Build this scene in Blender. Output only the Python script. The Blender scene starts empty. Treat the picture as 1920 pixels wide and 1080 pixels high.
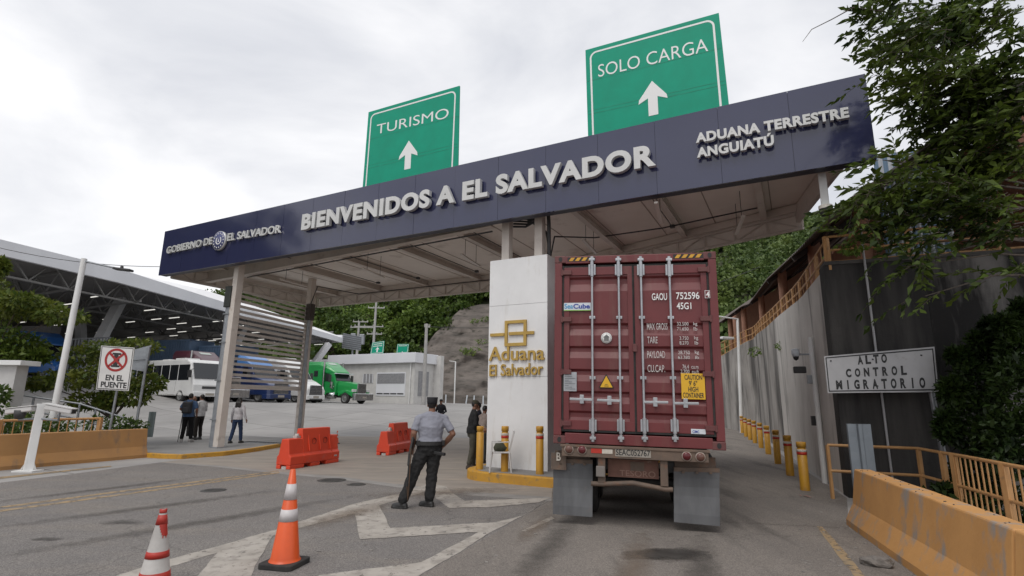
import bpy, bmesh, math, random
import numpy as np
from mathutils import Vector, Matrix, noise as mnoise
rnd = random.Random(7)
sc = bpy.context.scene
col = sc.collection
R = math.radians
# ------------------------------------------------------------------ camera
F, PITCH, ROLL, EYE = 1000.0, R(11.80), R(0.68), 1.8      # focal length in px of a 1920 px wide frame
cam = bpy.data.cameras.new('camera')
cam.sensor_width = 36.0
cam.lens = F / 1920 * 36
cam.clip_start = 0.1
cam.clip_end = 2000
cam_o = bpy.data.objects.new('camera', cam)
col.objects.link(cam_o)
_cp, _sp, _c, _s = math.cos(PITCH), math.sin(PITCH), math.cos(ROLL), math.sin(ROLL)
_w = np.array([0, _cp, _sp]); _r0 = np.array([1.0, 0, 0]); _u0 = np.array([0, -_sp, _cp])
_r = _c * _r0 + _s * _u0; _u = _c * _u0 - _s * _r0
_O = np.array([0, 0, EYE])
cam_o.matrix_world = Matrix(((_r[0], _u[0], -_w[0], 0), (_r[1], _u[1], -_w[1], 0), (_r[2], _u[2], -_w[2], EYE), (0, 0, 0, 1)))
sc.camera = cam_o
# ------------------------------------------------------------------ world: Nishita sky under a bright cloud deck
SUN_EL, SUN_AZ = R(58), R(205)
world = bpy.data.worlds.new('World'); sc.world = world; world.use_nodes = True
nt = world.node_tree; nt.nodes.clear()
def wn(t, **k):
    n = nt.nodes.new(t)
    for a, b in k.items(): setattr(n, a, b)
    return n
wo = wn('ShaderNodeOutputWorld'); bg1 = wn('ShaderNodeBackground'); bg2 = wn('ShaderNodeBackground'); mixs = wn('ShaderNodeMixShader')
sky = wn('ShaderNodeTexSky', sky_type='NISHITA', sun_disc=False)
sky.sun_elevation = SUN_EL; sky.sun_rotation = SUN_AZ
bg1.inputs[1].default_value = 0.10
tc = wn('ShaderNodeTexCoord'); mp = wn('ShaderNodeMapping'); mp.inputs['Scale'].default_value = (1.0, 1.0, 2.2); mp.inputs['Location'].default_value = (.35, .1, .2)
nz = wn('ShaderNodeTexNoise'); nz.inputs['Scale'].default_value = 1.7; nz.inputs['Detail'].default_value = 7; nz.inputs['Roughness'].default_value = 0.52
nz.inputs['Distortion'].default_value = 0.4
rp = wn('ShaderNodeValToRGB'); rp.color_ramp.elements[0].position = 0.34; rp.color_ramp.elements[1].position = 0.62
rp.color_ramp.elements[0].color = (0.57, 0.585, 0.63, 1); rp.color_ramp.elements[1].color = (0.92, 0.915, 0.92, 1)
L = nt.links.new
L(tc.outputs['Generated'], mp.inputs[0]); L(mp.outputs[0], nz.inputs['Vector']); L(nz.outputs['Fac'], rp.inputs[0])
L(rp.outputs[0], bg2.inputs[0]); bg2.inputs[1].default_value = 1.0
L(sky.outputs[0], bg1.inputs[0]); mixs.inputs[0].default_value = 0.93
L(bg1.outputs[0], mixs.inputs[1]); L(bg2.outputs[0], mixs.inputs[2]); L(mixs.outputs[0], wo.inputs[0])
sun = bpy.data.lights.new('sun', 'SUN'); sun.energy = 1.0; sun.angle = R(25); sun.color = (1, 0.96, 0.9)
sun_o = bpy.data.objects.new('sun', sun); col.objects.link(sun_o)
_sd = Vector((math.sin(SUN_AZ) * math.cos(SUN_EL), math.cos(SUN_AZ) * math.cos(SUN_EL), math.sin(SUN_EL)))
sun_o.rotation_euler = _sd.to_track_quat('Z', 'Y').to_euler()
sc.view_settings.view_transform = 'Standard'; sc.view_settings.look = 'None'
sc.view_settings.exposure = 0.30; sc.view_settings.gamma = 1.0
sc.cycles.max_bounces = 6; sc.cycles.transparent_max_bounces = 8; sc.cycles.use_denoising = True
# ------------------------------------------------------------------ measuring helpers: photo pixel -> place
def ray(u, v): return _w + _r * ((u - 960) / F) + _u * ((540 - v) / F)
def G(u, v, z=0.0):
    d = ray(u, v); return Vector(_O + d * ((z - EYE) / d[2]))
def D(u, v, Y):
    d = ray(u, v); return Vector(_O + d * (Y / d[1]))
class Plane:                                     # a vertical plane: origin, x axis along it, y axis into it
    def __init__(s, o, yaw):
        s.o = np.array(o, float); s.yaw = yaw
        s.e = np.array([math.cos(yaw), math.sin(yaw), 0]); s.n = np.array([-math.sin(yaw), math.cos(yaw), 0])
    def at(s, u, v, d=0.0):
        k = ray(u, v); t = ((s.o - _O) @ s.n + d) / (k @ s.n); P = _O + k * t - s.o
        return Vector((P @ s.e, d, P[2]))
    def w(s, x, y, z=0.0): return Vector(s.o + s.e * x + s.n * y + np.array([0, 0, z]))
    def loc(s, P):
        q = np.array(P) - s.o; return Vector((q @ s.e, q @ s.n, q[2]))
GATE = Plane((-13.354, 19.681, 0), R(-27.73))
# ------------------------------------------------------------------ mesh helpers
class MB:
    def __init__(s): s.v = []; s.f = []; s.m = []; s.sm = []
    def add(s, vs, fs, m=0, smooth=False):
        b = len(s.v); s.v += [tuple(p) for p in vs]
        for f in fs: s.f.append(tuple(i + b for i in f)); s.m.append(m); s.sm.append(smooth)
        return s
    def box(s, x0, x1, y0, y1, z0, z1, m=0, M=None):
        vs = [Vector(p) for p in ((x0, y0, z0), (x1, y0, z0), (x1, y1, z0), (x0, y1, z0), (x0, y0, z1), (x1, y0, z1), (x1, y1, z1), (x0, y1, z1))]
        if M is not None: vs = [M @ p for p in vs]
        return s.add(vs, [(0, 3, 2, 1), (4, 5, 6, 7), (0, 1, 5, 4), (1, 2, 6, 5), (2, 3, 7, 6), (3, 0, 4, 7)], m)
    def hexa(s, lo, hi, m=0):                   # two quads, bottom and top, same winding (ccw from above)
        return s.add(list(lo) + list(hi), [(0, 3, 2, 1), (4, 5, 6, 7), (0, 1, 5, 4), (1, 2, 6, 5), (2, 3, 7, 6), (3, 0, 4, 7)], m)
    def bar(s, p0, p1, w, h, m=0, up=(0, 0, 1)):
        p0, p1 = Vector(p0), Vector(p1); d = (p1 - p0).normalized(); a = d.cross(Vector(up))
        if a.length < 1e-4: a = d.cross(Vector((1, 0, 0)))
        a.normalize(); b = a.cross(d)
        q = [-a * w / 2 - b * h / 2, a * w / 2 - b * h / 2, a * w / 2 + b * h / 2, -a * w / 2 + b * h / 2]
        return s.add([p0 + k for k in q] + [p1 + k for k in q], [(0, 1, 2, 3), (7, 6, 5, 4), (4, 5, 1, 0), (5, 6, 2, 1), (6, 7, 3, 2), (7, 4, 0, 3)], m)
    def tube(s, pts, r, n=8, m=0, rs=None, smooth=True, cap=True):
        pts = [Vector(p) for p in pts]; rs = rs or [r] * len(pts); rings = []; prev = None
        for i, p in enumerate(pts):
            d = (pts[min(i + 1, len(pts) - 1)] - pts[max(i - 1, 0)]).normalized()
            a = prev if prev is not None else (Vector((1, 0, 0)) if abs(d.x) < .8 else Vector((0, 1, 0)))
            a = (a - d * a.dot(d)).normalized(); prev = a; b = d.cross(a)
            rings.append([p + (a * math.cos(2 * math.pi * k / n) + b * math.sin(2 * math.pi * k / n)) * rs[i] for k in range(n)])
        vs = [q for r_ in rings for q in r_]; fs = []
        for i in range(len(pts) - 1):
            for k in range(n): fs.append((i * n + k, i * n + (k + 1) % n, (i + 1) * n + (k + 1) % n, (i + 1) * n + k))
        s.add(vs, fs, m, smooth)
        if cap: s.add(rings[0], [tuple(range(n))[::-1]], m); s.add(rings[-1], [tuple(range(n))], m)
        return s
    def lathe(s, prof, n=20, m=0, o=(0, 0, 0), axis='z', smooth=True):
        o = Vector(o); vs = []
        for r, z in prof:
            for k in range(n):
                c, q = r * math.cos(2 * math.pi * k / n), r * math.sin(2 * math.pi * k / n)
                vs.append(o + (Vector((c, q, z)) if axis == 'z' else Vector((c, z, q)) if axis == 'y' else Vector((z, c, q))))
        fs = []
        for i in range(len(prof) - 1):
            for k in range(n):
                f = (i * n + k, i * n + (k + 1) % n, (i + 1) * n + (k + 1) % n, (i + 1) * n + k)
                fs.append(f if axis != 'y' else f[::-1])
        return s.add(vs, fs, m, smooth)
    def prism(s, poly, y0, y1, m=0, plane='xz', inset=0.0, smooth=False):   # polygon in a plane, pushed along the third axis
        def P(a, b, t): return (a, t, b) if plane == 'xz' else (t, a, b) if plane == 'yz' else (a, b, t)
        n = len(poly); vs = [P(a, b, y0) for a, b in poly] + [P(a, b, y1) for a, b in poly]
        fs = [tuple(range(n)), tuple(range(2 * n - 1, n - 1, -1))]
        for i in range(n): fs.append((i, i + n, (i + 1) % n + n, (i + 1) % n))
        return s.add(vs, fs, m, smooth)
    def sheet(s, pts, m=0): return s.add(pts, [tuple(range(len(pts)))], m)
    def build(s, name, mats, parent=None, bevel=0.0, seg=2, loc=None, fix=True):
        me = bpy.data.meshes.new(name); me.from_pydata(s.v, [], s.f)
        mats = mats if isinstance(mats, (list, tuple)) else [mats]
        for q in mats: me.materials.append(q)
        me.polygons.foreach_set('material_index', s.m); me.polygons.foreach_set('use_smooth', s.sm); me.update()
        if fix:
            bm = bmesh.new(); bm.from_mesh(me); bmesh.ops.recalc_face_normals(bm, faces=bm.faces); bm.to_mesh(me); bm.free()
        o = bpy.data.objects.new(name, me); col.objects.link(o)
        if parent: o.parent = parent
        if loc is not None: o.location = loc
        if bevel:
            b = o.modifiers.new('bevel', 'BEVEL'); b.width = bevel; b.segments = seg; b.limit_method = 'ANGLE'; b.angle_limit = R(35)
        return o
def tag(o, label=None, cat=None, group=None, kind=None):
    if label: o['label'] = label
    if cat: o['category'] = cat
    if group: o['group'] = group
    if kind: o['kind'] = kind
    return o
def thing(name, label, cat, loc=(0, 0, 0), rz=0.0, group=None):
    o = bpy.data.objects.new(name, None); col.objects.link(o); o.location = loc; o.rotation_euler = (0, 0, rz); o.empty_display_size = .2
    return tag(o, label, cat, group)
def kids(o): return [c for c in col.objects if c.parent == o]
def dup(o, loc, rz=None, label=None, parent=None):
    c = o.copy(); col.objects.link(c)
    if parent is not None: c.parent = parent
    else:
        c.location = loc
        if rz is not None: c.rotation_euler = (0, 0, rz)
        if label: c['label'] = label
    for k in kids(o): dup(k, None, parent=c)
    return c
# ------------------------------------------------------------------ materials
MATS = {}
def mat(key, c1=(.5, .5, .5), c2=None, rough=.6, metal=0.0, scale=3.0, stretch=(1, 1, 1), ramp=(.35, .65), bump=0.0, bscale=60.0, spec=.5,
        c3=None, scale3=12.0, ramp3=(.55, .7), stretch3=(1, 1, 1), emit=0.0, coat=0.0, detail=6.0, transl=0.0, island=False, seed=0.0, rough2=None):
    if key in MATS: return MATS[key]
    m = bpy.data.materials.new(key); m.use_nodes = True; t = m.node_tree; b = t.nodes['Principled BSDF']; l = t.links.new
    b.inputs['Roughness'].default_value = rough; b.inputs['Metallic'].default_value = metal
    b.inputs['Specular IOR Level'].default_value = spec; b.inputs['Coat Weight'].default_value = coat; b.inputs['Coat Roughness'].default_value = .06
    c1 = (*c1, 1); b.inputs['Base Color'].default_value = c1
    def N(ty): return t.nodes.new(ty)
    co = N('ShaderNodeTexCoord')
    def noise(sc_, st, det=detail):
        mp_ = N('ShaderNodeMapping'); mp_.inputs['Scale'].default_value = st; mp_.inputs['Location'].default_value = (seed, seed * .7, seed * .3)
        n = N('ShaderNodeTexNoise'); n.inputs['Scale'].default_value = sc_; n.inputs['Detail'].default_value = det; n.inputs['Roughness'].default_value = .6
        l(co.outputs['Object'], mp_.inputs[0]); l(mp_.outputs[0], n.inputs['Vector']); return n.outputs['Fac']
    colr = None
    if c2:
        rmp = N('ShaderNodeValToRGB'); rmp.color_ramp.elements[0].position, rmp.color_ramp.elements[1].position = ramp
        rmp.color_ramp.elements[0].color = c1; rmp.color_ramp.elements[1].color = (*c2, 1)
        if island:
            gi = N('ShaderNodeNewGeometry'); l(gi.outputs['Random Per Island'], rmp.inputs[0])
        else: l(noise(scale, stretch), rmp.inputs[0])
        colr = rmp.outputs[0]
    if c3:
        r3 = N('ShaderNodeValToRGB'); r3.color_ramp.elements[0].position, r3.color_ramp.elements[1].position = ramp3
        r3.color_ramp.elements[0].color = (0, 0, 0, 1); r3.color_ramp.elements[1].color = (1, 1, 1, 1)
        l(noise(scale3, stretch3), r3.inputs[0]); mx = N('ShaderNodeMix'); mx.data_type = 'RGBA'
        l(r3.outputs[0], mx.inputs['Factor'])
        if colr: l(colr, mx.inputs['A'])
        else: mx.inputs['A'].default_value = c1
        mx.inputs['B'].default_value = (*c3, 1); colr = mx.outputs['Result']
    if colr: l(colr, b.inputs['Base Color'])
    if rough2 is not None:
        mr = N('ShaderNodeMapRange'); mr.inputs[1].default_value = .3; mr.inputs[2].default_value = .7; mr.inputs[3].default_value = rough; mr.inputs[4].default_value = rough2
        l(noise(scale * 1.7, stretch), mr.inputs[0]); l(mr.outputs[0], b.inputs['Roughness'])
    if bump:
        bp = N('ShaderNodeBump'); bp.inputs['Strength'].default_value = bump; bp.inputs['Distance'].default_value = .02
        l(noise(bscale, (1, 1, 1), 4.0), bp.inputs['Height']); l(bp.outputs[0], b.inputs['Normal'])
    if emit:
        b.inputs['Emission Color'].default_value = c1; b.inputs['Emission Strength'].default_value = emit
    if transl:
        tr = N('ShaderNodeBsdfTranslucent'); ms = N('ShaderNodeMixShader'); ms.inputs[0].default_value = transl
        if colr: l(colr, tr.inputs[0])
        else: tr.inputs[0].default_value = c1
        l(b.outputs[0], ms.inputs[1]); l(tr.outputs[0], ms.inputs[2]); l(ms.outputs[0], t.nodes['Material Output'].inputs[0])
    MATS[key] = m; return m
white_paint = mat('white paint', (.78, .78, .77), (.70, .70, .69), rough=.5, scale=2, c3=(.5, .48, .45), scale3=2.5, ramp3=(.62, .85), stretch3=(3, 3, .4), bump=.05)
cream_steel = mat('cream painted steel', (.64, .585, .53), (.56, .50, .45), rough=.5, scale=1.4, c3=(.34, .28, .23), scale3=3, ramp3=(.6, .85), bump=.03)
cream_panel = mat('cream soffit panel', (.84, .78, .72), (.77, .71, .65), rough=.55, scale=.7, c3=(.40, .33, .28), scale3=1.1, ramp3=(.58, .85))
grey_steel = mat('galvanised steel', (.34, .36, .38), (.26, .27, .29), rough=.45, metal=.5, scale=6, bump=.03)
dark_grey = mat('dark grey', (.05, .05, .052), (.035, .035, .036), rough=.6, scale=8)
black = mat('black', (.015, .015, .016), (.025, .024, .024), rough=.6, scale=9)
rubber = mat('rubber', (.018, .018, .019), (.04, .037, .034), rough=.85, scale=7)
glass = mat('dark glass', (.012, .014, .017), rough=.05, spec=.8)
chrome = mat('chrome', (.62, .62, .63), (.42, .42, .43), rough=.16, metal=1, scale=4)
yellow_kerb = mat('yellow kerb paint', (.55, .29, .028), (.46, .24, .035), rough=.6, scale=3, c3=(.24, .17, .09), scale3=9, ramp3=(.56, .72), bump=.12, bscale=30)
white_mark = mat('letter white', (.80, .80, .79), rough=.45)
black_mark = mat('letter black', (.02, .02, .021), rough=.5)
# ------------------------------------------------------------------ lettering
def text_mb(body, x0, x1, z0, z1, y=0.0, depth=0.01, bold=0.0, fit=True, mb=None, m=0, space=1.0, italic=0.0):
    cu = bpy.data.curves.new('t', 'FONT'); cu.body = body; cu.size = 1.0; cu.resolution_u = 5; cu.space_character = space; cu.shear = italic
    cu.offset = bold; cu.extrude = 0.5; cu.fill_mode = 'BOTH'
    o = bpy.data.objects.new('t', cu); me = o.to_mesh()
    vs = [p.co.copy() for p in me.vertices]; fs = [tuple(p.vertices) for p in me.polygons]
    ax, bx = min(p.x for p in vs), max(p.x for p in vs); ay, by = min(p.y for p in vs), max(p.y for p in vs)
    sx = (x1 - x0) / (bx - ax); sz = (z1 - z0) / (by - ay)
    out = [(x0 + (p.x - ax) * sx, y - depth * (p.z + .5), z0 + (p.y - ay) * sz) for p in vs]
    o.to_mesh_clear(); bpy.data.objects.remove(o); bpy.data.curves.remove(cu)
    mb = mb or MB(); mb.add(out, fs, m); return mb

def wear(m, scale, lo, hi, detail=8.0, edge=False):
    """paint or stain that is worn through in patches (holes), or fades out towards its rim"""
    t = m.node_tree; l = t.links.new; b = t.nodes['Principled BSDF']; co = t.nodes.new('ShaderNodeTexCoord'); n = t.nodes.new('ShaderNodeTexNoise')
    n.inputs['Scale'].default_value = scale; n.inputs['Detail'].default_value = detail; n.inputs['Roughness'].default_value = .68; l(co.outputs['Object'], n.inputs['Vector'])
    r = t.nodes.new('ShaderNodeMapRange'); r.inputs[1].default_value = lo; r.inputs[2].default_value = hi; src = n.outputs['Fac']
    if edge:
        mp_ = t.nodes.new('ShaderNodeMapping'); mp_.inputs['Location'].default_value = (-1, -1, 0); mp_.inputs['Scale'].default_value = (2, 2, 0); l(co.outputs['Generated'], mp_.inputs[0])
        ln = t.nodes.new('ShaderNodeVectorMath'); ln.operation = 'LENGTH'; l(mp_.outputs[0], ln.inputs[0])
        ma = t.nodes.new('ShaderNodeMath'); ma.operation = 'SUBTRACT'; l(src, ma.inputs[0]); m2 = t.nodes.new('ShaderNodeMath'); m2.operation = 'MULTIPLY'; m2.inputs[1].default_value = .55
        l(ln.outputs['Value'], m2.inputs[0]); l(m2.outputs[0], ma.inputs[1]); src = ma.outputs[0]
    l(src, r.inputs[0]); tr = t.nodes.new('ShaderNodeBsdfTransparent'); ms = t.nodes.new('ShaderNodeMixShader')
    l(r.outputs[0], ms.inputs[0]); l(tr.outputs[0], ms.inputs[1]); l(b.outputs[0], ms.inputs[2]); l(ms.outputs[0], t.nodes['Material Output'].inputs[0]); return m
def grit(m, amount=.35, scale=240, cracks=.0):
    """aggregate speckle and hairline cracks in a road surface"""
    t = m.node_tree; l = t.links.new; b = t.nodes['Principled BSDF']; src = b.inputs['Base Color'].links[0].from_socket
    co = t.nodes.new('ShaderNodeTexCoord'); v = t.nodes.new('ShaderNodeTexVoronoi'); v.inputs['Scale'].default_value = scale; l(co.outputs['Object'], v.inputs['Vector'])
    sp = t.nodes.new('ShaderNodeSeparateColor'); l(v.outputs['Color'], sp.inputs[0]); r = t.nodes.new('ShaderNodeMapRange'); r.inputs[3].default_value = 1 - amount; r.inputs[4].default_value = 1 + amount
    l(sp.outputs[0], r.inputs[0]); mx = t.nodes.new('ShaderNodeVectorMath'); mx.operation = 'SCALE'; l(src, mx.inputs[0]); l(r.outputs[0], mx.inputs['Scale']); out = mx.outputs[0]
    if cracks:
        nz_ = t.nodes.new('ShaderNodeTexNoise'); nz_.inputs['Scale'].default_value = 1.5; nz_.inputs['Detail'].default_value = 6; l(co.outputs['Object'], nz_.inputs['Vector'])
        ad = t.nodes.new('ShaderNodeVectorMath'); ad.operation = 'MULTIPLY_ADD'; ad.inputs[1].default_value = (.9, .9, .9); l(nz_.outputs['Color'], ad.inputs[0]); l(co.outputs['Object'], ad.inputs[2])
        vc = t.nodes.new('ShaderNodeTexVoronoi'); vc.feature = 'DISTANCE_TO_EDGE'; vc.inputs['Scale'].default_value = .33; l(ad.outputs[0], vc.inputs['Vector'])
        rc = t.nodes.new('ShaderNodeMapRange'); rc.inputs[1].default_value = .0; rc.inputs[2].default_value = .006; rc.inputs[3].default_value = 1 - cracks; rc.inputs[4].default_value = 1; l(vc.outputs['Distance'], rc.inputs[0])
        m3 = t.nodes.new('ShaderNodeVectorMath'); m3.operation = 'SCALE'; l(out, m3.inputs[0]); l(rc.outputs[0], m3.inputs['Scale']); out = m3.outputs[0]
    l(out, b.inputs['Base Color']); return m
# ------------------------------------------------------------------ ground
def sstep(a, b, x):
    t = min(1, max(0, (x - a) / (b - a))); return t * t * (3 - 2 * t)
def edge_x(y): return 7.75 + (y - 10.2) * 0.30                 # bridge edge on the right
def Zg(x, y):
    if y < 10.6 and x > edge_x(y) + .1: return -3.2
    return sstep(26, 40, y) * min(3.3, max(.9, 1.15 + .02 * (-10 - x) + .09 * max(0, -22 - x))) * sstep(9, 1, x - max(0, y - 40) * .3)
def Gz(u, v):
    p = G(u, v, 0)
    for _ in range(30):
        p = G(u, v, .5 * p.z + .5 * Zg(p.x, p.y)) if v > 752 else D(u, v, 60)
    return p
xs = list(np.arange(-420, -60, 60)) + list(np.arange(-60, -24, 3)) + list(np.arange(-24, 12, .5)) + list(np.arange(12, 60, 3)) + list(np.arange(60, 421, 60))
ys = list(np.arange(-420, -12, 68)) + list(np.arange(-12, 26, .5)) + list(np.arange(26, 120, 2)) + list(np.arange(120, 421, 60))
nx, ny = len(xs), len(ys)
mb = MB(); mb.add([(x, y, Zg(x, y)) for y in ys for x in xs], [(j * nx + i, j * nx + i + 1, (j + 1) * nx + i + 1, (j + 1) * nx + i) for j in range(ny - 1) for i in range(nx - 1)], smooth=False)
def lot_material():
    m = mat('lot concrete', (.34, .328, .318), (.27, .262, .255), rough=.85, scale=.35, ramp=(.35, .7), c3=(.20, .193, .186), scale3=1.1, ramp3=(.58, .8), stretch3=(.35, 1.2, 1), bump=.15, bscale=14)
    t = m.node_tree; b = t.nodes['Principled BSDF']; src = b.inputs['Base Color'].links[0].from_socket
    co = t.nodes.new('ShaderNodeTexCoord'); mp_ = t.nodes.new('ShaderNodeMapping'); mp_.inputs['Rotation'].default_value = (0, 0, R(27.7))
    br = t.nodes.new('ShaderNodeTexBrick'); br.offset = 0; br.inputs['Scale'].default_value = 1; br.inputs['Mortar Size'].default_value = .03; br.inputs['Mortar Smooth'].default_value = .4
    br.inputs['Brick Width'].default_value = 4.2; br.inputs['Row Height'].default_value = 3.4
    br.inputs['Color1'].default_value = (1, 1, 1, 1); br.inputs['Color2'].default_value = (.86, .86, .86, 1); br.inputs['Mortar'].default_value = (.45, .44, .43, 1)
    mx = t.nodes.new('ShaderNodeMix'); mx.data_type = 'RGBA'; mx.blend_type = 'MULTIPLY'; mx.inputs['Factor'].default_value = 1
    t.links.new(co.outputs['Object'], mp_.inputs[0]); t.links.new(mp_.outputs[0], br.inputs['Vector'])
    t.links.new(src, mx.inputs['A']); t.links.new(br.outputs['Color'], mx.inputs['B']); t.links.new(mx.outputs['Result'], b.inputs['Base Color']); return m
tag(mb.build('ground', lot_material(), fix=False), kind='structure')
asphalt = grit(mat('asphalt', (.155, .144, .139), (.215, .197, .182), rough=.9, scale=.5, ramp=(.3, .72), c3=(.215, .19, .166), scale3=.9, ramp3=(.50, .78), stretch3=(.6, 1.6, 1), bump=.45, bscale=120), .42, 110, .3)
apron_m = mat('dusty apron concrete', (.31, .274, .238), (.23, .203, .178), rough=.85, scale=1.0, ramp=(.3, .7), stretch=(.8, 2.6, 1), c3=(.38, .32, .25), scale3=2.2, ramp3=(.54, .75), stretch3=(.5, 2.6, 1), bump=.15, bscale=20)
lane_m = grit(mat('dusty lane asphalt', (.162, .144, .130), (.22, .194, .171), rough=.9, scale=.7, ramp=(.3, .7), stretch=(1.6, .5, 1), c3=(.088, .078, .070), scale3=.8, ramp3=(.54, .76), stretch3=(2.4, .35, 1), bump=.4, bscale=110), .36, 110, .25)
def flat(px, z, extra=()): return [G(u, v, z) for u, v in px] + [Vector((x, y, z)) for x, y in extra]
def sheet_obj(name, pts, m, kind='structure', **k):
    return tag(MB().sheet(pts).build(name, m, fix=False), kind=kind, **k)
far_edge = [(-40, 911), (0, 905), (140, 888), (300, 867), (410, 874), (520, 886), (640, 897), (740, 911), (885, 927), (1034, 938)]
sheet_obj('road', flat(far_edge, .004) + [G(700, 1130, .004), Vector((-4, 0, .004)), Vector((-6, -14, .004)), Vector((-24, -14, .004)), Vector((-18.2, .5, .004))], asphalt)
sheet_obj('lane', flat([(700, 1130), (1034, 938), (1180, 955), (1350, 976), (1590, 990)], .004) + [Vector((5.3, 7.5, .004)), Vector((3.2, 0, .004)), Vector((0, -14, .004)), Vector((-6, -14, .004)), Vector((-4, 0, .004))], lane_m)
sheet_obj('apron', flat([(300, 867), (410, 874), (520, 886), (640, 897), (740, 911), (885, 927), (1034, 938), (1180, 955), (1350, 976), (1590, 990)], .003) +
          [Vector(p) for p in ((6.4, 10.9, .003), (9, 19.8, .003), (13.2, 33, .003), (7, 33, .003), (3.2, 24, .003), (-.5, 22.5, .003))] + flat([(780, 800), (640, 812), (530, 838), (420, 856), (340, 862)], .003), apron_m)
sheet_obj('concrete_joint', flat([(300, 867), (410, 873), (520, 884), (640, 894), (740, 907), (885, 922), (1034, 932), (1034, 939), (885, 929), (740, 913), (640, 899), (520, 888), (410, 876)], .006),
          mat('joint concrete', (.30, .285, .27), (.22, .21, .2), rough=.85, scale=2, bump=.1))
sheet_obj('far_lane', flat([(1034, 940), (1180, 957), (1350, 978), (1592, 990), (1588, 934), (1545, 905), (1470, 856), (1425, 820), (1390, 806), (1352, 802), (1200, 800), (1040, 840)], .0075), lane_m)
# ------------------------------------------------------------------ painted markings (worn at the edges)
mark_w = mat('worn white road paint', (.43, .395, .355), (.33, .30, .265), rough=.8, scale=3, c3=(.21, .19, .17), scale3=5, ramp3=(.50, .72), bump=.2, bscale=90); wear(mark_w, 11, .31, .42, 12)
mark_y = mat('worn yellow road paint', (.36, .25, .13), (.28, .215, .14), rough=.8, scale=2.5, c3=(.15, .135, .12), scale3=5, ramp3=(.5, .75), bump=.2, bscale=90); wear(mark_y, 9, .38, .48, 12)
def marking(name, px, m, label, z=.007, group=None, cat='road marking', jag=1.2, kind='structure'):
    pts = []
    for i, p in enumerate(px):
        q = px[(i + 1) % len(px)]; n = max(1, int(math.hypot(q[0] - p[0], q[1] - p[1]) / 9))
        for k in range(n):
            t = k / n; j = jag if 0 < k else 0
            pts.append(G(p[0] + (q[0] - p[0]) * t + rnd.uniform(-j, j), p[1] + (q[1] - p[1]) * t + rnd.uniform(-j, j) * .35, z))
    return sheet_obj(name, pts, m, kind)
marking('road_marking', [(120, 1110), (315, 1049), (412, 1023), (516, 993), (659, 946), (747, 926), (800, 908), (822, 909), (790, 924), (742, 938), (672, 961), (560, 990), (405, 1037), (315, 1064), (200, 1098)], mark_w, '')
marking('road_marking', [(410, 1034), (518, 997), (506, 1012), (494, 1036), (478, 1060), (462, 1110), (350, 1110), (372, 1078)], mark_w, '', z=.0085)
marking('road_marking', [(560, 1110), (599, 1078), (789, 1054), (867, 1014), (930, 979), (979, 967), (1034, 934), (982, 966), (921, 997), (870, 1030), (784, 1080), (740, 1110)], mark_w, '', z=.0085)
marking('road_marking', [(664, 961), (711, 948), (732, 990), (934, 979), (921, 995), (898, 997), (675, 1011)], mark_w, '', z=.010)
marking('road_marking', [(808, 909), (836, 911), (850, 925), (872, 939), (1034, 933), (1010, 942), (919, 951), (842, 952), (817, 934)], mark_w, '', z=.010)
marking('road_marking', [(-40, 957), (0, 950), (200, 923), (400, 898), (522, 882), (523, 884), (400, 900.5), (200, 926), (0, 953), (-40, 960)], mark_y, '', jag=.4)
marking('road_marking', [(-40, 964), (0, 956), (200, 929.5), (400, 902.5), (524, 885), (525, 887), (400, 905), (200, 932.5), (0, 959.5), (-40, 967)], mark_y, '', jag=.4)
marking('road_marking', [(-40, 900), (0, 894), (208, 873), (209, 875), (0, 897.5), (-40, 903)], mark_y, '', jag=.4)
marking('road_marking', [(1530, 985), (1540, 985), (1590, 1040), (1625, 1085), (1606, 1085), (1570, 1040)], mark_y, '', jag=1)
marking('road_marking', [(1034, 968), (1040, 972), (985, 996), (978, 995)], mark_w, '', jag=1)
stain = wear(mat('oil stain', (.035, .031, .028), (.07, .064, .058), rough=.55, scale=3), 2.6, -.02, .32, edge=True)
faint = wear(mat('faint stain', (.075, .068, .062), (.10, .093, .086), rough=.85), 4.5, .10, .62, edge=True)
def blob_px(name, u, v, a, b, m, z=.012, n=26):
    pts = [G(u + a * math.cos(2 * math.pi * k / n) * rnd.uniform(.82, 1.1), v + b * math.sin(2 * math.pi * k / n) * rnd.uniform(.82, 1.1), z) for k in range(n)]
    return sheet_obj(name, pts, m)
blob_px('oil_stain', 1248, 1041, 95, 15, stain)
def streak(name, a, b, wid, m, z=.012):
    p, q = G(*a), G(*b); p.z = q.z = 0; L_ = (q - p).length; yaw = math.atan2(q.y - p.y, q.x - p.x); n = 24
    o = MB().sheet([Vector((L_ / 2 * math.cos(2 * math.pi * k / n), wid / 2 * math.sin(2 * math.pi * k / n), 0)) for k in range(n)]).build(name, m, fix=False)
    o.location = (p + q) / 2 + Vector((0, 0, z)); o.rotation_euler = (0, 0, yaw); return tag(o, kind='structure')
track = wear(mat('tyre track dirt', (.070, .062, .056), (.10, .09, .08), rough=.9, scale=2), 4.5, .0, 1.05, edge=True)
dust = wear(mat('brown road dust', (.22, .165, .12), (.17, .13, .10), rough=.95, scale=2), 4.5, .02, .95, edge=True)
for a, b, w, m, z in (((1085, 960), (900, 1180), .5, track, .0125), ((1310, 990), (1330, 1250), .55, track, .0125), ((1205, 985), (1150, 1250), .55, dust, .0135), ((-150, 1010), (560, 915), .45, track, .0125), ((-150, 960), (420, 890), .4, track, .013),
    ((-200, 1080), (700, 925), .5, track, .0135), ((640, 935), (1000, 915), 1.2, dust, .0145), ((500, 1010), (760, 935), .8, dust, .0145), ((960, 1030), (1040, 960), .4, dust, .015)): streak('road_streak', a, b, w, m, z)
blob_px('oil_stain', 235, 979, 60, 7, faint)
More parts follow.
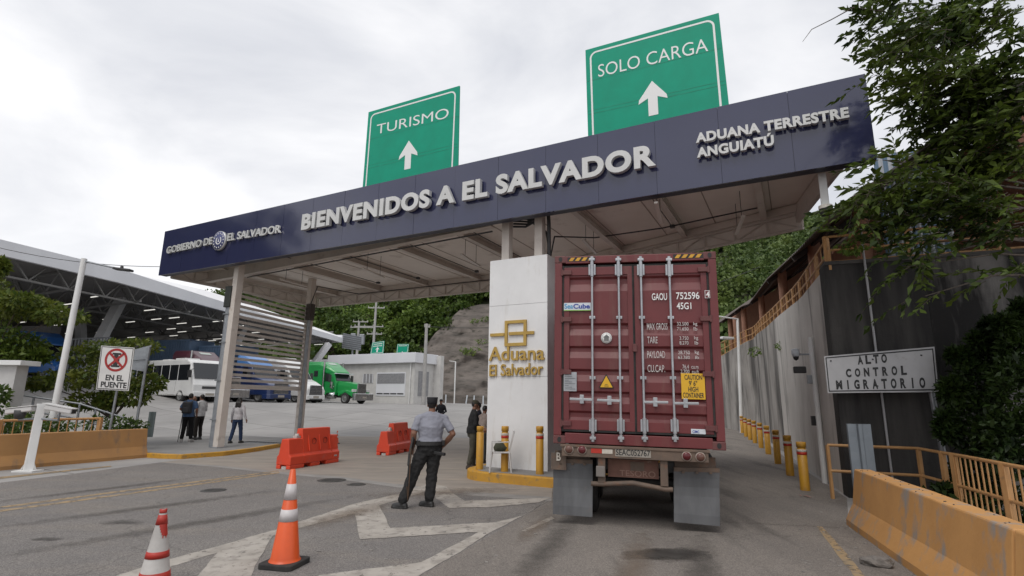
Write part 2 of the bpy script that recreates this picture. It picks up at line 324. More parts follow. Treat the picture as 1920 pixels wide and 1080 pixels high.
blob_px('oil_stain', 90, 1010, 40, 5, faint)
cover = mat('manhole iron', (.06, .058, .056), (.09, .085, .08), rough=.6, metal=.3, scale=20, bump=.4, bscale=50)
for i, (u, v, a, lab) in enumerate(((400, 920, .21, 'round iron manhole cover in the asphalt right of the double yellow line'), (622, 901, .29, 'dark patched manhole cover between the barrier and the guard'), (668, 909, .18, 'small round valve cover in the asphalt left of the guard'))):
    c = G(u, v, 0); o = thing('manhole_cover', lab, 'manhole cover', c, group='manhole covers in the road')
    MB().lathe([(a + .02, .0), (a + .02, .008), (a, .009)], 28).build('frame_ring', cover, o)
    mb = MB().lathe([(a, .006), (a, .013), (a * .85, .013), (a * .8, .010), (0, .010)], 28)
    for k in range(-3, 4): mb.box(-a * .7, a * .7, k * a * .2 - .01, k * a * .2 + .01, .009, .014)
    mb.build('lid', cover, o)
# ------------------------------------------------------------------ left kerb and pavement
kp = [G(272, 858), G(300, 860), G(340, 861), G(420, 855), G(480, 847), G(530, 838)]
kp = [Vector((p.x, p.y, 0)) for p in kp]; last = kp[-1] + (kp[-1] - kp[-2]).normalized() * 2.2; kp.append(last)
left_n = []
for i, p in enumerate(kp):
    d = (kp[min(i + 1, len(kp) - 1)] - kp[max(i - 1, 0)]).normalized(); left_n.append(Vector((-d.y, d.x, 0)))
mb = MB()
for i in range(len(kp) - 1):
    a, b, na, nb = kp[i], kp[i + 1], left_n[i] * .16, left_n[i + 1] * .16; h = Vector((0, 0, .13)); lo = Vector((0, 0, -.02))
    mb.hexa([a + lo, b + lo, b + nb + lo, a + na + lo], [a + h, b + h, b + nb + h, a + na + h])
tag(mb.build('kerb', yellow_kerb, bevel=.015), kind='structure')
inner = [p + n * .155 for p, n in zip(kp, left_n)]
pav = [Vector((p.x, p.y, .12)) for p in inner] + [Vector((inner[-1].x - 3.4, inner[-1].y + 1.7, .12)), Vector((-13.5, 23.5, .12)), Vector((-17, 21, .12)), Vector((-13, 15.4, .12))]
tag(MB().add([(p.x, p.y, -.02) for p in pav] + pav, [tuple(range(len(pav), 2 * len(pav)))] + [(i, (i + 1) % len(pav), len(pav) + (i + 1) % len(pav), len(pav) + i) for i in range(len(pav))]).build('pavement', mat('pavement concrete', (.25, .243, .237), (.2, .195, .19), rough=.85, scale=1.2, bump=.15, bscale=20)), kind='structure')
g = thing('drain_grate', 'black slotted drain grate behind the yellow kerb by the walking woman', 'drain', G(495, 830, .12), GATE.yaw + R(8))
mb = MB()
for k in range(16): mb.box(-.9 + k * .115, -.84 + k * .115, -.2, .2, .004, .014)
mb.build('bars', black, g); MB().box(-.95, .95, -.24, -.2, .0, .016).box(-.95, .95, .2, .24, 0, .016).build('rim', grey_steel, g)
# ------------------------------------------------------------------ the gate canopy
gate = thing('gate_canopy', 'wide steel border gate canopy with a long navy fascia over both lanes', 'gate', GATE.o, GATE.yaw)
navy = mat('navy aluminium panel', (.034, .038, .088), (.029, .032, .078), rough=.07, scale=.4, spec=.75, rough2=.14, c3=(.045, .046, .085), scale3=1.1, ramp3=(.6, .9), stretch3=(1.5, 1, .25))
mb = MB(); n = 17
for k in range(n):
    a, b = 22.72 * k / n - .05, 22.72 * (k + 1) / n - .05
    j = [rnd.uniform(-.004, .004) for _ in range(4)]
    mb.hexa([(a, j[0], 6.24), (b - .006, j[1], 6.24), (b - .006, .05, 6.24), (a, .05, 6.24)], [(a, j[2], 7.98), (b - .006, j[3], 7.98), (b - .006, .05, 7.98), (a, .05, 7.98)])
fas = mb.build('fascia', navy, gate)
MB().box(-.05, 22.67, .052, .30, 6.25, 7.975).build('fascia_backing', mat('dark navy backing', (.02, .02, .04), rough=.5), fas)
silver = mat('silver letter face', (.62, .62, .61), (.56, .56, .55), rough=.35, scale=2, metal=.15)
def letters(name, body, x0, x1, z0, z1, slope=0, y=-.05, depth=.11, bold=.03, m=silver, par=gate, space=1.0, italic=0.0):
    mb = text_mb(body, x0, x1, z0, z1, y=y, depth=depth, bold=bold, space=space, italic=italic)
    mb.v = [(x, yy, z + slope * (x - x0)) for x, yy, z in mb.v]
    return mb.build(name, m, par, fix=False)
def pletters(name, body, bl, br, tl, y=-.05, depth=.11, bold=.045, space=1.0):
    a, b, c = (GATE.at(*q, y - depth) for q in (bl, br, tl)); letters(name, body, a.x, b.x, a.z, c.z, slope=(b.z - a.z) / (b.x - a.x), y=y, depth=depth, bold=bold, space=space)
pletters('welcome_lettering', 'BIENVENIDOS A EL SALVADOR', (564, 432), (1230, 310), (566, 402), space=1.10)
pletters('office_lettering', 'ADUANA TERRESTRE', (1305, 268), (1593, 220), (1308, 249), depth=.09, space=1.08)
pletters('office_lettering', 'ANGUIATÚ', (1307, 296), (1452, 272), (1309, 272.5), depth=.09, space=1.08)
pletters('ministry_lettering', 'GOBIERNO DE', (311, 476), (397, 457.5), (312, 463), y=-.03, depth=.06, bold=.02)
pletters('ministry_lettering', 'EL SALVADOR', (425, 452), (525, 436), (425, 438), y=-.03, depth=.06, bold=.02)
ec = GATE.at(410, 451, -.12); er = .34
mb = MB().lathe([(0, -.12), (er, -.12), (er, -.02), (0, -.02)], 40, o=(ec.x, 0, ec.z), axis='y')
em = mb.build('emblem', silver, gate)
mb = MB().lathe([(0, -.126), (er * .95, -.126), (er * .95, -.119)], 40, o=(ec.x, 0, ec.z), axis='y')
mb.build('emblem_disc', mat('emblem blue', (.045, .055, .16), (.06, .07, .19), rough=.4, scale=8), em)
mb = MB()
for k in range(14):
    a = 2 * math.pi * k / 14; cx, cz = ec.x + er * .76 * math.cos(a), ec.z + er * .76 * math.sin(a)
    st = [(cx + (.035 if q % 2 == 0 else .015) * math.sin(q * math.pi / 5), cz + (.035 if q % 2 == 0 else .015) * math.cos(q * math.pi / 5)) for q in range(10)]
    mb.prism(st, -.134, -.125)
for sgn in (-1, 1):
    for k in range(9):
        a = -math.pi / 2 + sgn * (k + .6) * .27; cx, cz = ec.x + er * .38 * math.cos(a), ec.z + er * .38 * math.sin(a)
        mb.prism([(cx - .035, cz), (cx, cz + .02), (cx + .035, cz + .012), (cx + .01, cz - .022)], -.134, -.125)
mb.prism([(ec.x - .03, ec.z - .05), (ec.x + .03, ec.z - .05), (ec.x, ec.z + .07)], -.134, -.125)
mb.build('emblem_marks', white_mark, em)
# soffit and steel
ZC = 6.86
poly = [(0, .31), (22.35, .31), (21.5, 3.95), (13.9, 6.75), (13.9, 7.7), (0, 7.7)]
MB().prism(poly, ZC, ZC + .09, plane='xy').build('soffit', cream_panel, gate)
MB().prism([(-.02, .31), (22.4, .31), (21.55, 4.0), (13.95, 6.8), (13.95, 7.75), (-.02, 7.75)], ZC + .1, ZC + .32, plane='xy').build('roof_deck', mat('roof sheet', (.4, .4, .4), rough=.5), gate)
mb = MB()                                                         # seams of the soffit sheets
for k in range(1, 15):
    s_ = 22.3 * k / 15; d_ = 7.6 if s_ < 13.8 else 6.75 - (s_ - 13.9) * .368
    mb.box(s_ - .012, s_ + .012, .35, d_ - .05, ZC - .012, ZC + .01)
mb.build('soffit_seams', mat('seam', (.36, .3, .26), rough=.6), gate)
def ibeam(mb, a, b, w, h):
    a, b = Vector(a), Vector(b); mb.bar(a + Vector((0, 0, h - .012)), b + Vector((0, 0, h - .012)), w, .022); mb.bar(a + Vector((0, 0, .012)), b + Vector((0, 0, .012)), w, .022); mb.bar(a + Vector((0, 0, h / 2)), b + Vector((0, 0, h / 2)), .02, h - .046)
mb = MB(); ibeam(mb, (.2, 1.75, 6.28), (14.2, .55, 6.28), .22, .42); mb.build('front_beam', cream_steel, gate)
for s_ in (1.6, 4.3, 7.0, 9.7, 12.4, 16.2, 18.4, 20.6):
    d_ = 7.5 if s_ < 13.8 else 6.6 - (s_ - 13.9) * .368
    mb = MB(); ibeam(mb, (s_, .35, 6.63), (s_, d_, 6.63), .16, .225); mb.build('cross_beam', cream_steel, gate)
def truss(a, b, z0, z1, n, par, name='rear_truss', back=True):
    mb = MB(); a, b = Vector(a), Vector(b)
    A = [a.lerp(b, k / n) for k in range(n + 1)]; up0, up1 = Vector((0, 0, z0)), Vector((0, 0, z1))
    mb.bar(a + up0, b + up0, .09, .07); mb.bar(a + up1, b + up1, .09, .07)
    for k in range(n + 1): mb.bar(A[k] + up0 + Vector((0, 0, .035)), A[k] + up1 - Vector((0, 0, .035)), .045, .045)
    for k in range(n):
        p, q = (A[k] + up0, A[k + 1] + up1) if k % 2 else (A[k] + up1, A[k + 1] + up0)
        mb.bar(p.lerp(q, .06), q.lerp(p, .06), .03, .03)
    o = mb.build(name, cream_steel, par)
    if back:
        d = (b - a).normalized(); nn = Vector((-d.y, d.x, 0)) * .06
        if nn.y < 0 and abs(d.x) > .3: nn = -nn
        c0, c1 = a + nn, b + nn; e = nn * .3
        MB().hexa([c0 + up0, c1 + up0, c1 + e + up0, c0 + e + up0], [p + Vector((0, 0, ZC)) for p in (c0, c1, c1 + e, c0 + e)]).build('truss_cladding', cream_panel, o)
truss((.1, 7.6, 0), (13.8, 7.6, 0), 6.22, 6.66, 16, gate)
truss((13.9, 6.7, 0), (21.5, 3.9, 0), 6.22, 6.62, 9, gate)
truss((.1, .4, 0), (.1, 7.5, 0), 6.22, 6.66, 8, gate, 'end_truss')
MB().bar((.1, 7.45, 6.76), (13.8, 7.45, 6.76), .12, .18).bar((13.9, 6.55, 6.74), (21.4, 3.8, 6.74), .12, .2).build('rear_beam', cream_steel, gate)
MB().bar((22.2, .4, 6.6), (21.4, 3.9, 6.6), .1, .45).build('end_beam', cream_steel, gate)
def column(s_, d_, z0, z1, w=.28, name='column'):
    o = MB().box(s_ - w / 2, s_ + w / 2, d_ - w / 2, d_ + w / 2, z0 + .02, z1).build(name, cream_steel, gate, bevel=.012)
    MB().box(s_ - w * .75, s_ + w * .75, d_ - w * .75, d_ + w * .75, z0, z0 + .022).build('base_plate', grey_steel, o); return o
c1 = column(3.80, .62, .12, 6.85, .25); c2 = column(2.64, 4.9, .12, 6.85, .25)
column(14.55, .72, 5.1, 6.85, .22); column(15.5, .72, 5.1, 6.85, .22)
mb = MB()
for x, r_ in ((3.67, .03), (3.60, .045), (3.52, .04), (3.44, .02)): mb.tube([(x, .54, .12), (x, .54, 4.8 + (x - 3.3))], r_, 8)
for z in (1.0, 2.3, 3.6, 4.6): mb.box(3.40, 3.72, .46, .48, z, z + .04)
mb.build('conduits', grey_steel, c1); MB().box(3.40, 3.72, .44, .70, 4.85, 5.6).build('junction_box', mat('dark junction box', (.03, .034, .03), rough=.6), c1, bevel=.02)
mb = MB()
for x, r_ in ((2.80, .05), (2.88, .04)): mb.tube([(x + .03, 4.72, .12), (x + .03, 4.72, 5.1)], r_, 8)
mb.build('conduits', grey_steel, c2); MB().box(2.74, 3.02, 4.6, 4.86, 5.0, 5.7).build('junction_box', mat('brown junction box', (.06, .05, .045), rough=.6), c2, bevel=.02)
mb = MB(); pa, pb = Vector((3.72, .78, 0)), Vector((2.66, 4.74, 0))
for k in range(19):
    z = 2.16 + k * .185
    mb.bar(pa + Vector((0, 0, z)), pb + Vector((0, 0, z)), .035, .095)
lv = mb.build('louvre_screen', mat('louvre slat', (.62, .58, .54), (.55, .51, .47), rough=.5, scale=2), gate)
MB().bar(pa + Vector((0, 0, 2.08)), pb + Vector((0, 0, 2.08)), .06, .06).bar(pa + Vector((-.02, 0, 2.05)), pa + Vector((-.02, 0, 5.6)), .05, .05, up=(0, 1, 0)).bar(pb + Vector((.02, 0, 2.05)), pb + Vector((.02, 0, 5.6)), .05, .05, up=(0, 1, 0)).build('screen_frame', cream_steel, lv)
mb = MB()                                                         # conduits under the soffit
mb.tube([(2.9, 1.6, 6.22), (8, 1.2, 6.22), (14.1, .7, 6.22)], .022, 6); mb.tube([(2.8, 4.75, 5.6), (3.0, 4.9, 6.5), (3.1, 7.3, 6.58), (8, 7.3, 6.6), (13.7, 7.3, 6.6)], .022, 6)
mb.tube([(15.7, .9, 5.3), (15.7, 1.2, 6.0), (15.9, 3.9, 6.7), (18, 3.6, 6.62), (20.5, 3.0, 6.62)], .022, 6)
for s_, d_ in ((5.6, 5.8), (7.7, 5.8), (10.5, 5.8), (13.0, 5.8), (18.3, 3.5)): mb.box(s_ - .06, s_ + .06, d_ - .06, d_ + .06, 6.56, 6.64); mb.tube([(s_, .9, 6.58), (s_, d_, 6.58)], .014, 6)
for k in range(4): mb.tube([(14.68, .8, 6.3 + k * .08), (15.0, .9 + .1 * k, 6.28 + k * .1), (15.38, .85, 6.40 + k * .09)], .03, 6)
mb.tube([(14.7, .9, 6.75), (15.1, 2.0, 6.45), (15.45, 1.4, 5.8), (15.6, .95, 5.3)], .03, 6); mb.tube([(15.68, .8, 6.8), (15.74, .75, 6.2), (15.72, .8, 5.3)], .05, 7)
mb.build('cable_runs', dark_grey, gate)
lamp_m = mat('unlit tube lamp', (.62, .58, .53), rough=.35)
tubes = [((525, 523), (575, 537)), ((676, 501), (723, 522)), ((862, 475), (901, 500)), ((1092, 448), (1119, 476)), ((1394, 404), (1380, 440)), ((1228, 372), (1242, 424))]
labs = ['nearest the louvre screen', 'second from the louvre screen', 'just left of the white pillar', 'just right of the white pillar', 'nearest the right canopy end', 'halfway between the pillar and the right end']
for (a, b), lb in zip(tubes, labs):
    p, q = GATE.loc(G(*a, 6.12)), GATE.loc(G(*b, 6.12)); c = (p + q) / 2; d = (q - p).normalized(); half = d * min(.75, (q - p).length / 2)
    o = thing('tube_lamp', 'unlit hanging tube lamp under the canopy, ' + lb, 'lamp', GATE.w(c.x, c.y, 6.12), GATE.yaw, 'tube lamps hanging under the canopy')
    MB().bar(-half, half, .09, .05).build('tube', lamp_m, o, bevel=.01)
    mb = MB()
    for t in (-.6, .6): mb.tube([half * t + Vector((0, 0, .03)), half * t + Vector((0, 0, ZC - 6.12))], .008, 5)
    mb.build('hanger', dark_grey, o)
q = GATE.at(1543, 345, .5); fl = thing('dome_camera', 'white bracket with black dome camera under the right canopy end', 'camera', GATE.w(q.x, q.y, 0), GATE.yaw)
MB().box(-.07, .07, -.05, .05, 5.62, 6.3).build('bracket', white_paint, fl, bevel=.01)
MB().lathe([(0, 5.36), (.07, 5.39), (.11, 5.46), (.12, 5.56)], 16).build('dome', black, fl); MB().lathe([(.125, 5.55), (.125, 5.62), (0, 5.63)], 16).build('collar', lamp_m, fl)
# ------------------------------------------------------------------ the two green signs on the roof
sign_g = mat('sign green sheet', (.004, .32, .20), (.006, .28, .175), rough=.55, spec=.25, scale=1.4, c3=(.01, .235, .145), scale3=1.3, ramp3=(.62, .8), stretch3=(.6, 1, 3))
def green_sign(label, word, corners, tb, arrow, d=1.5):
    P = [GATE.at(u, v, d) for u, v in corners]                    # BL BR TR TL (bottom hidden by fascia)
    z0 = 7.2; x0b, x1b = P[0].x, P[1].x; cx = (P[2].x + P[3].x) / 2
    o = thing('road_sign', label, 'sign', GATE.w(cx, d, ZC + .32), GATE.yaw); oz = ZC + .32
    def q(p): return Vector((p.x - cx, p.y - d, p.z - oz))
    BL, BR, TR, TL = [q(p) for p in P]
    BL = BL + (BL - TL) * .35; BR = BR + (BR - TR) * .35
    def quad(y0, y1, i): # inset i
        e = (TR - TL).normalized(); up = (TL - BL).normalized()
        a = [BL + e * i + up * i, BR - e * i + up * i, TR - e * i - up * i, TL + e * i - up * i]
        return [p + Vector((0, y0, 0)) for p in a], [p + Vector((0, y1, 0)) for p in a]
    f, b = quad(0, .05, 0)
    MB().add(f + b, [(0, 1, 2, 3), (7, 6, 5, 4), (0, 4, 5, 1), (1, 5, 6, 2), (2, 6, 7, 3), (3, 7, 4, 0)]).build('panel', sign_g, o)
    mb = MB(); out, inn = [], []                                   # border with round corners
    W, H_ = (TR - TL).length, (TL - BL).length; e = (TR - TL) / W; up = (TL - BL) / H_
    for r_, ins, lst in ((.2, .12, out), (.15, .17, inn)):
        for cxx, czz, a0 in ((W - ins - r_, H_ - ins - r_, 0), (ins + r_, H_ - ins - r_, 90), (ins + r_, ins + r_, 180), (W - ins - r_, ins + r_, 270)):
            for k in range(6):
                a = R(a0 + 18 * k); lst.append(BL + e * (cxx + r_ * math.cos(a)) + up * (czz + r_ * math.sin(a)) + Vector((0, -.004, 0)))
    n = len(out); mb.add(out + inn, [(i, (i + 1) % n, n + (i + 1) % n, n + i) for i in range(n)]); mb.build('border', white_mark, o, fix=False); mb = MB()
    for fz in (.40, .43, .70): mb.add([BL.lerp(TL, fz) + Vector((.02, -.003, 0)), BR.lerp(TR, fz) + Vector((-.02, -.003, 0)), BR.lerp(TR, fz + .004) + Vector((-.02, -.003, 0)), BL.lerp(TL, fz + .004) + Vector((.02, -.003, 0))], [(0, 1, 2, 3)])
    mb.build('sheet_seams', mat('sign seam', (.004, .20, .12), (.006, .27, .165), rough=.6, scale=1.5, ramp=(.45, .55)), o, fix=False)
    t = [q(GATE.at(u, v, d)) for u, v in tb]                        # bl, tl, br
    sl = (t[2].z - t[0].z) / (t[2].x - t[0].x)
    mb = text_mb(word, t[0].x, t[2].x, t[0].z, t[0].z + (t[1].z - t[0].z), y=-.002, depth=.006, bold=-.004)
    mb.v = [(x, y, z + sl * (x - t[0].x)) for x, y, z in mb.v]; mb.build('lettering', white_mark, o, fix=False)
    a, b_ = q(GATE.at(*arrow[0], d)), q(GATE.at(*arrow[1], d)); h = a.z - b_.z; w = h * .38; cxx = (a.x + b_.x) / 2
    mb = MB().prism([(cxx - w * .33, b_.z), (cxx + w * .33, b_.z), (cxx + w * .33, b_.z + h * .52), (cxx + w, b_.z + h * .40), (cxx + w * .95, b_.z + h * .52), (cxx, a.z), (cxx - w * .95, b_.z + h * .52), (cxx - w, b_.z + h * .40), (cxx - w * .33, b_.z + h * .52)], -.008, -.002)
    mb.build('arrow', white_mark, o)
    mb = MB()
    for x in (x0b - cx + .5, x1b - cx - .5): mb.box(x - .06, x + .06, .06, .18, 0, TL.z - .6); mb.bar((x, .12, TL.z - 1), (x, 1.6, 0), .06, .06)
    mb.build('sign_posts', grey_steel, o)
green_sign('green overhead sign with white arrow reading TURISMO', 'TURISMO', [(680.4, 344.6), (858.4, 303.7), (861.4, 160.7), (691, 210.3)], [(706, 252), (707.5, 234), (841, 221)], ((766, 264), (765, 317)))
green_sign('green overhead sign with white arrow reading SOLO CARGA', 'SOLO CARGA', [(1102.3, 245.3), (1366, 191), (1347.6, 24), (1097.6, 94)], [(1122, 145), (1121.5, 122), (1328, 96)], ((1222, 152), (1226, 216)))
# ------------------------------------------------------------------ white pillar with the customs lettering, its island and bollards
px0, px1 = GATE.at(915, 700, .45).x, GATE.at(1026.4, 700, .45).x
ptop = GATE.at(972, 483, .45).z
pil = thing('sign_pillar', 'tall white pillar with gold customs emblem and lettering', 'pillar', GATE.w((px0 + px1) / 2, .45, .2), GATE.yaw)
hw = (px1 - px0) / 2; ph = ptop - .2
b = MB().box(-hw, hw, .03, 1.0, 0, ph).build('body', mat('pillar side', (.62, .61, .61), (.52, .51, .51), rough=.6, scale=2), pil)
mb = MB(); zs = [0, 2.14, 3.92, ph]
for a, c in zip(zs[:-1], zs[1:]): mb.box(-hw, hw, 0, .032, a + (.004 if a else 0), c - .004)
mb.build('front_panels', mat('pillar white panel', (.80, .80, .80), (.73, .73, .73), rough=.5, scale=1.2, c3=(.56, .53, .49), scale3=2.2, ramp3=(.55, .92), stretch3=(2, 2, .5)), pil)
gold = mat('gold paint letters', (.50, .33, .07), (.44, .28, .06), rough=.4, scale=5)
def pq(u, v):
    p = GATE.at(u, v, .45); return p.x - (px0 + px1) / 2, p.z - .2
def ptext(body, a, b, c, bold, name):                            # a bottom-left, b bottom-right, c top-left
    (x0, z0), (x1, z1), (_, z2) = pq(*a), pq(*b), pq(*c)
    mb = text_mb(body, x0, x1, z0, z2, y=-.012, depth=.04, bold=bold); sl = (z1 - z0) / (x1 - x0)
    mb.v = [(x, y, z + sl * (x - x0)) for x, y, z in mb.v]; mb.build(name, gold, pil, fix=False)
ptext('Aduana', (918, 677), (1022, 675), (918, 651), .012, 'lettering')
ptext('El Salvador', (919, 706), (1019, 702.5), (919, 684), .012, 'lettering')
(xa, zt), (xb, zb) = pq(948, 602), pq(988, 648); zm = pq(968, 626)[1]; th = .075
mb = MB().box(xa, xb, -.05, -.005, zt - th, zt).box(xa, xb, -.05, -.005, zb, zb + th).box(xa, xa + th, -.05, -.005, zb + th, zt - th).box(xb - th, xb, -.05, -.005, zb + th, zt - th)
mb.box(pq(933, 0)[0], xa - .02, -.05, -.005, zm - th * .55, zm + th * .45).box(xa + th + .04, xb - th, -.05, -.005, zm - th * .4, zm + th * .6).box(xb, pq(1004, 0)[0], -.05, -.005, zm - th * .4, zm + th * .6)
mb.build('emblem', gold, pil)
isl = thing('traffic_island', 'rounded yellow kerbed island under the white pillar', 'traffic island', GATE.w(15.2, .5, 0), GATE.yaw)
fp = []
for cx, cy, a0 in ((1.2, 6.0, 0), (-.55, 6.0, 90), (-.55, -.15, 180), (1.2, -.15, 270)):
    for k in range(9):
        a = R(a0 + 90 * k / 8); fp.append((cx + .78 * math.cos(a), cy + .78 * math.sin(a)))
MB().prism(fp, -.02, .2, plane='xy').build('kerb_ring', yellow_kerb, isl, bevel=.02)
MB().prism([(x * .9 + .03, y * .965 + .1) for x, y in fp], .19, .206, plane='xy').build('island_top', mat('pavement concrete'), isl)
def bollard(label, P, h=.95, r_=.075, red=True, group='', name='bollard', z=0.0):
    o = thing(name, label, 'bollard', P, rnd.uniform(0, 6), group)
    MB().lathe([(r_, 0), (r_, h * .86), (r_ * .84, h * .865), (r_ * .84, h * .89), (r_, h * .895), (r_, h), (r_ * .9, h + .006), (0, h + .01)], 18).build('post', mat('bollard yellow', (.52, .27, .022), (.45, .23, .03), rough=.5, scale=5, c3=(.2, .15, .08), scale3=7, ramp3=(.58, .75)), o)
    if red:
        MB().lathe([(r_ + .002, h * .74), (r_ + .004, h * .742), (r_ + .004, h * .795), (r_ + .002, h * .797)], 18).build('red_band', mat('reflective red', (.48, .03, .015), (.38, .03, .02), rough=.4, scale=14), o)
        MB().lathe([(r_ + .002, h * .80), (r_ + .004, h * .802), (r_ + .004, h * .85), (r_ + .002, h * .852)], 18).build('white_band', mat('reflective white', (.6, .56, .5), (.5, .45, .38), rough=.4, scale=14), o)
    return o
gb = 'yellow bollards on the island'
for (u, v), lb, rd in (((899, 880), 'plain yellow bollard at the left end of the island before the pillar', False), ((946, 884), 'yellow bollard with red band in front of the plastic chair', True), ((1012, 889), 'yellow bollard with red band before the pillar, nearest the truck', True)):
    P = G(u, v, .205); P = Vector((P.x, P.y, .205)); hh = D(u, 800, P.y).z - .2
    bollard(lb, P, h=hh, r_=.085, red=rd, group=gb)
# ------------------------------------------------------------------ container truck
ROLL_T = R(.8)                                    # the trailer leans a little to its right
class Leaning(Plane):
    def at(s, u, v, d=0.0):
        q = Plane.at(s, u, v, d); z = q.z - .017; return Vector((q.x * math.cos(ROLL_T) - z * math.sin(ROLL_T), d, q.x * math.sin(ROLL_T) + z * math.cos(ROLL_T)))
CO = Leaning((.631, 8.296, 0), R(-12.23)); CW, CB, CT, CL = 2.438, 1.148, 4.044, 12.19
tk = thing('container_truck', 'semi trailer with a tall maroon shipping container, rear doors facing us', 'truck', (CO.o[0], CO.o[1], .017), CO.yaw); tk.rotation_euler = (0, ROLL_T, CO.yaw)
maroon = mat('maroon container paint', (.160, .031, .033), (.125, .024, .026), rough=.45, scale=1.1, c3=(.17, .075, .062), scale3=2.6, ramp3=(.56, .82), stretch3=(2, 2, .35), bump=.03, bscale=25)
maroon_d = mat('maroon dusty paint', (.115, .030, .032), (.14, .055, .05), rough=.6, scale=3)
def cz(y, u=1180): return CO.at(u, 440 + y * .5187).z           # height on the doors from a row of the door close-up
mb = MB(); p = .115
mb.box(0, p, 0, .16, CB + .12, CT - .12).box(CW - p, CW, 0, .16, CB + .12, CT - .12)
mb.box(.17, CW - .17, 0, .14, CT - .13, CT - .012).box(.17, CW - .17, 0, .14, CB + .01, CB + .16)
body = mb.build('rear_frame', maroon, tk, bevel=.008)
mb = MB()                                                         # box: corrugated sides, roof, floor
prof = []; y = .16
while y < CL - .1:
    prof += [(0.012, y), (.012, y + .07), (.046, y + .14), (.046, y + .21)]; y += .28
for sgn in (0, 1):
    vs = []
    for a, b in prof:
        x = a if sgn == 0 else CW - a
        vs += [(x, b, CB + .14), (x, b, CT - .1)]
    mb.add(vs, [(2 * i, 2 * i + 2, 2 * i + 3, 2 * i + 1) for i in range(len(prof) - 1)])
mb.box(.02, CW - .02, .14, CL, CT - .1, CT - .02).box(.0, CW, .14, CL, CB, CB + .14).box(.05, CW - .05, CL - .1, CL, CB, CT - .05)
mb.build('box_body', maroon, tk, fix=False)
for x in (0, CW - .178):
    for z in (CB, CT - .118):
        for yy in (0, CL - .16):
            cc = MB().box(x - .004, x + .182, yy - .004, yy + .16, z, z + .118).build('corner_casting', maroon_d, tk, bevel=.012)
            if yy == 0: MB().prism([(x + .089 + .03 * math.cos(a), z + .06 + .04 * math.sin(a)) for a in [k * math.pi / 6 for k in range(12)]], -.008, -.003).build('casting_hole', black, cc)
tapes = mat('hazard yellow', (.62, .34, .03), (.55, .28, .03), rough=.4, scale=12)
for xa, xb in ((.22, .62), (1.84, 2.24)):
    mb = MB()
    for k in range(4): x = xa + k * (xb - xa) / 4; mb.prism([(x, CT - .09), (x + .06, CT - .09), (x + .10, CT - .035), (x + .04, CT - .035)], -.006, -.001)
    ho = MB().box(xa - .02, xb + .02, -.0025, 0.0, CT - .098, CT - .028).build('hazard_tape', black, tk); mb.build('hazard_stripe', tapes, ho)
grooves = [(148, 198), (318, 360), (402, 444), (487, 530), (568, 610), (642, 690)]
for di, (xa, xb) in enumerate(((.145, 1.212), (1.228, CW - .145))):
    zb, zt = cz(712), cz(112); D0 = .045
    mb = MB().box(xa, xb, D0 - .02, D0 + .05, zt - .13, zt).box(xa, xb, D0 - .02, D0 + .05, zb, zb + .14)
    mb.box(xa, xa + .085, D0 - .02, D0 + .05, zb + .14, zt - .13).box(xb - .085, xb, D0 - .02, D0 + .05, zb + .14, zt - .13)
    pf = [(D0, zt - .13)]
    for a, b in grooves:
        za, zc = cz(a), cz(b); pf += [(D0, za), (D0 + .038, za - .03), (D0 + .038, za - (za - zc) * .5), (D0, zc - .012)]
    pf.append((D0, zb + .14)); xi, xj = xa + .085, xb - .085
    mb.add([(x, y_, z) for y_, z in pf for x in (xi, xj)], [(2 * i, 2 * i + 1, 2 * i + 3, 2 * i + 2) for i in range(len(pf) - 1)])
    dr = mb.build('door', maroon, tk, bevel=.004)
    mb = MB()                                                     # gasket
    mb.box(xa - .03, xa, .02, .06, zb - .03, zt + .03).box(xb, xb + .03 if di else xb + .008, .02, .06, zb - .03, zt + .03).box(xa, xb, .03, .06, zt, zt + .03).box(xa, xb, .03, .06, zb - .03, zb)
    mb.build('gasket', rubber, dr)
    for zf in (.035, .34, .665, .965):
        mb = MB()
        z = zb + (zt - zb) * zf; x = xa - .03 if di == 0 else xb + .03
        s_ = -1 if di == 0 else 1; mb.box(min(x, x - s_ * .15), max(x, x - s_ * .15), -.012, .02, z - .035, z + .035)
        mb.tube([(x + s_ * .0, .0, z - .05), (x, .0, z + .05)], .02, 8)
        mb.build('hinge', maroon_d, dr, bevel=.004)
galv = mat('galvanised bar', (.46, .47, .49), (.36, .37, .39), rough=.38, metal=.7, scale=6)
for i, ub in enumerate((1111, 1162, 1205, 1260)):
    x = CO.at(ub, 660).x; zb, zt = cz(735, ub), cz(92, ub)
    lk = MB().tube([(x, -.03, zb), (x, -.03, zt)], .0175, 10).build('lock_bar', galv, tk)
    for y in (128, 300, 518, 690):
        mb = MB()
        z = cz(y, ub); w, h = (.055, .085) if y in (128, 690) else (.045, .022)
        mb.box(x - w, x + w, -.025, .03, z - h, z + h)
        if h > .05: mb.tube([(x, -.035, z - .11), (x, -.035, z + .11)], .03, 8)
        mb.build('bar_bracket', galv, lk, bevel=.004)
    for z in (zb, zt): MB().box(x - .045, x + .045, -.055, .0, z - .02, z + .02).tube([(x, -.03, z - .05), (x, -.03, z + .05)], .027, 8).build('bar_cam', galv, lk, bevel=.004)
    z = cz(597 + i * 4, ub); s_ = (-1, -1, 1, 1)[i]
    mb = MB().bar((x, -.05, z), (x + s_ * .34, -.06, z + .005), .012, .035).box(x + s_ * .16 - .03, x + s_ * .16 + .03, -.06, .02, z - .06, z + .07)
    mb.build('handle', galv, lk, bevel=.004)
MB().box(1.19, 1.25, -.01, .05, cz(423), cz(395)).build('door_latch', maroon_d, tk, bevel=.006)
def cpx(u, v): p = CO.at(u, v, 0); return p.x, p.z
def zc(xz, yz): return 860 + xz * .5187, 440 + yz * .5187
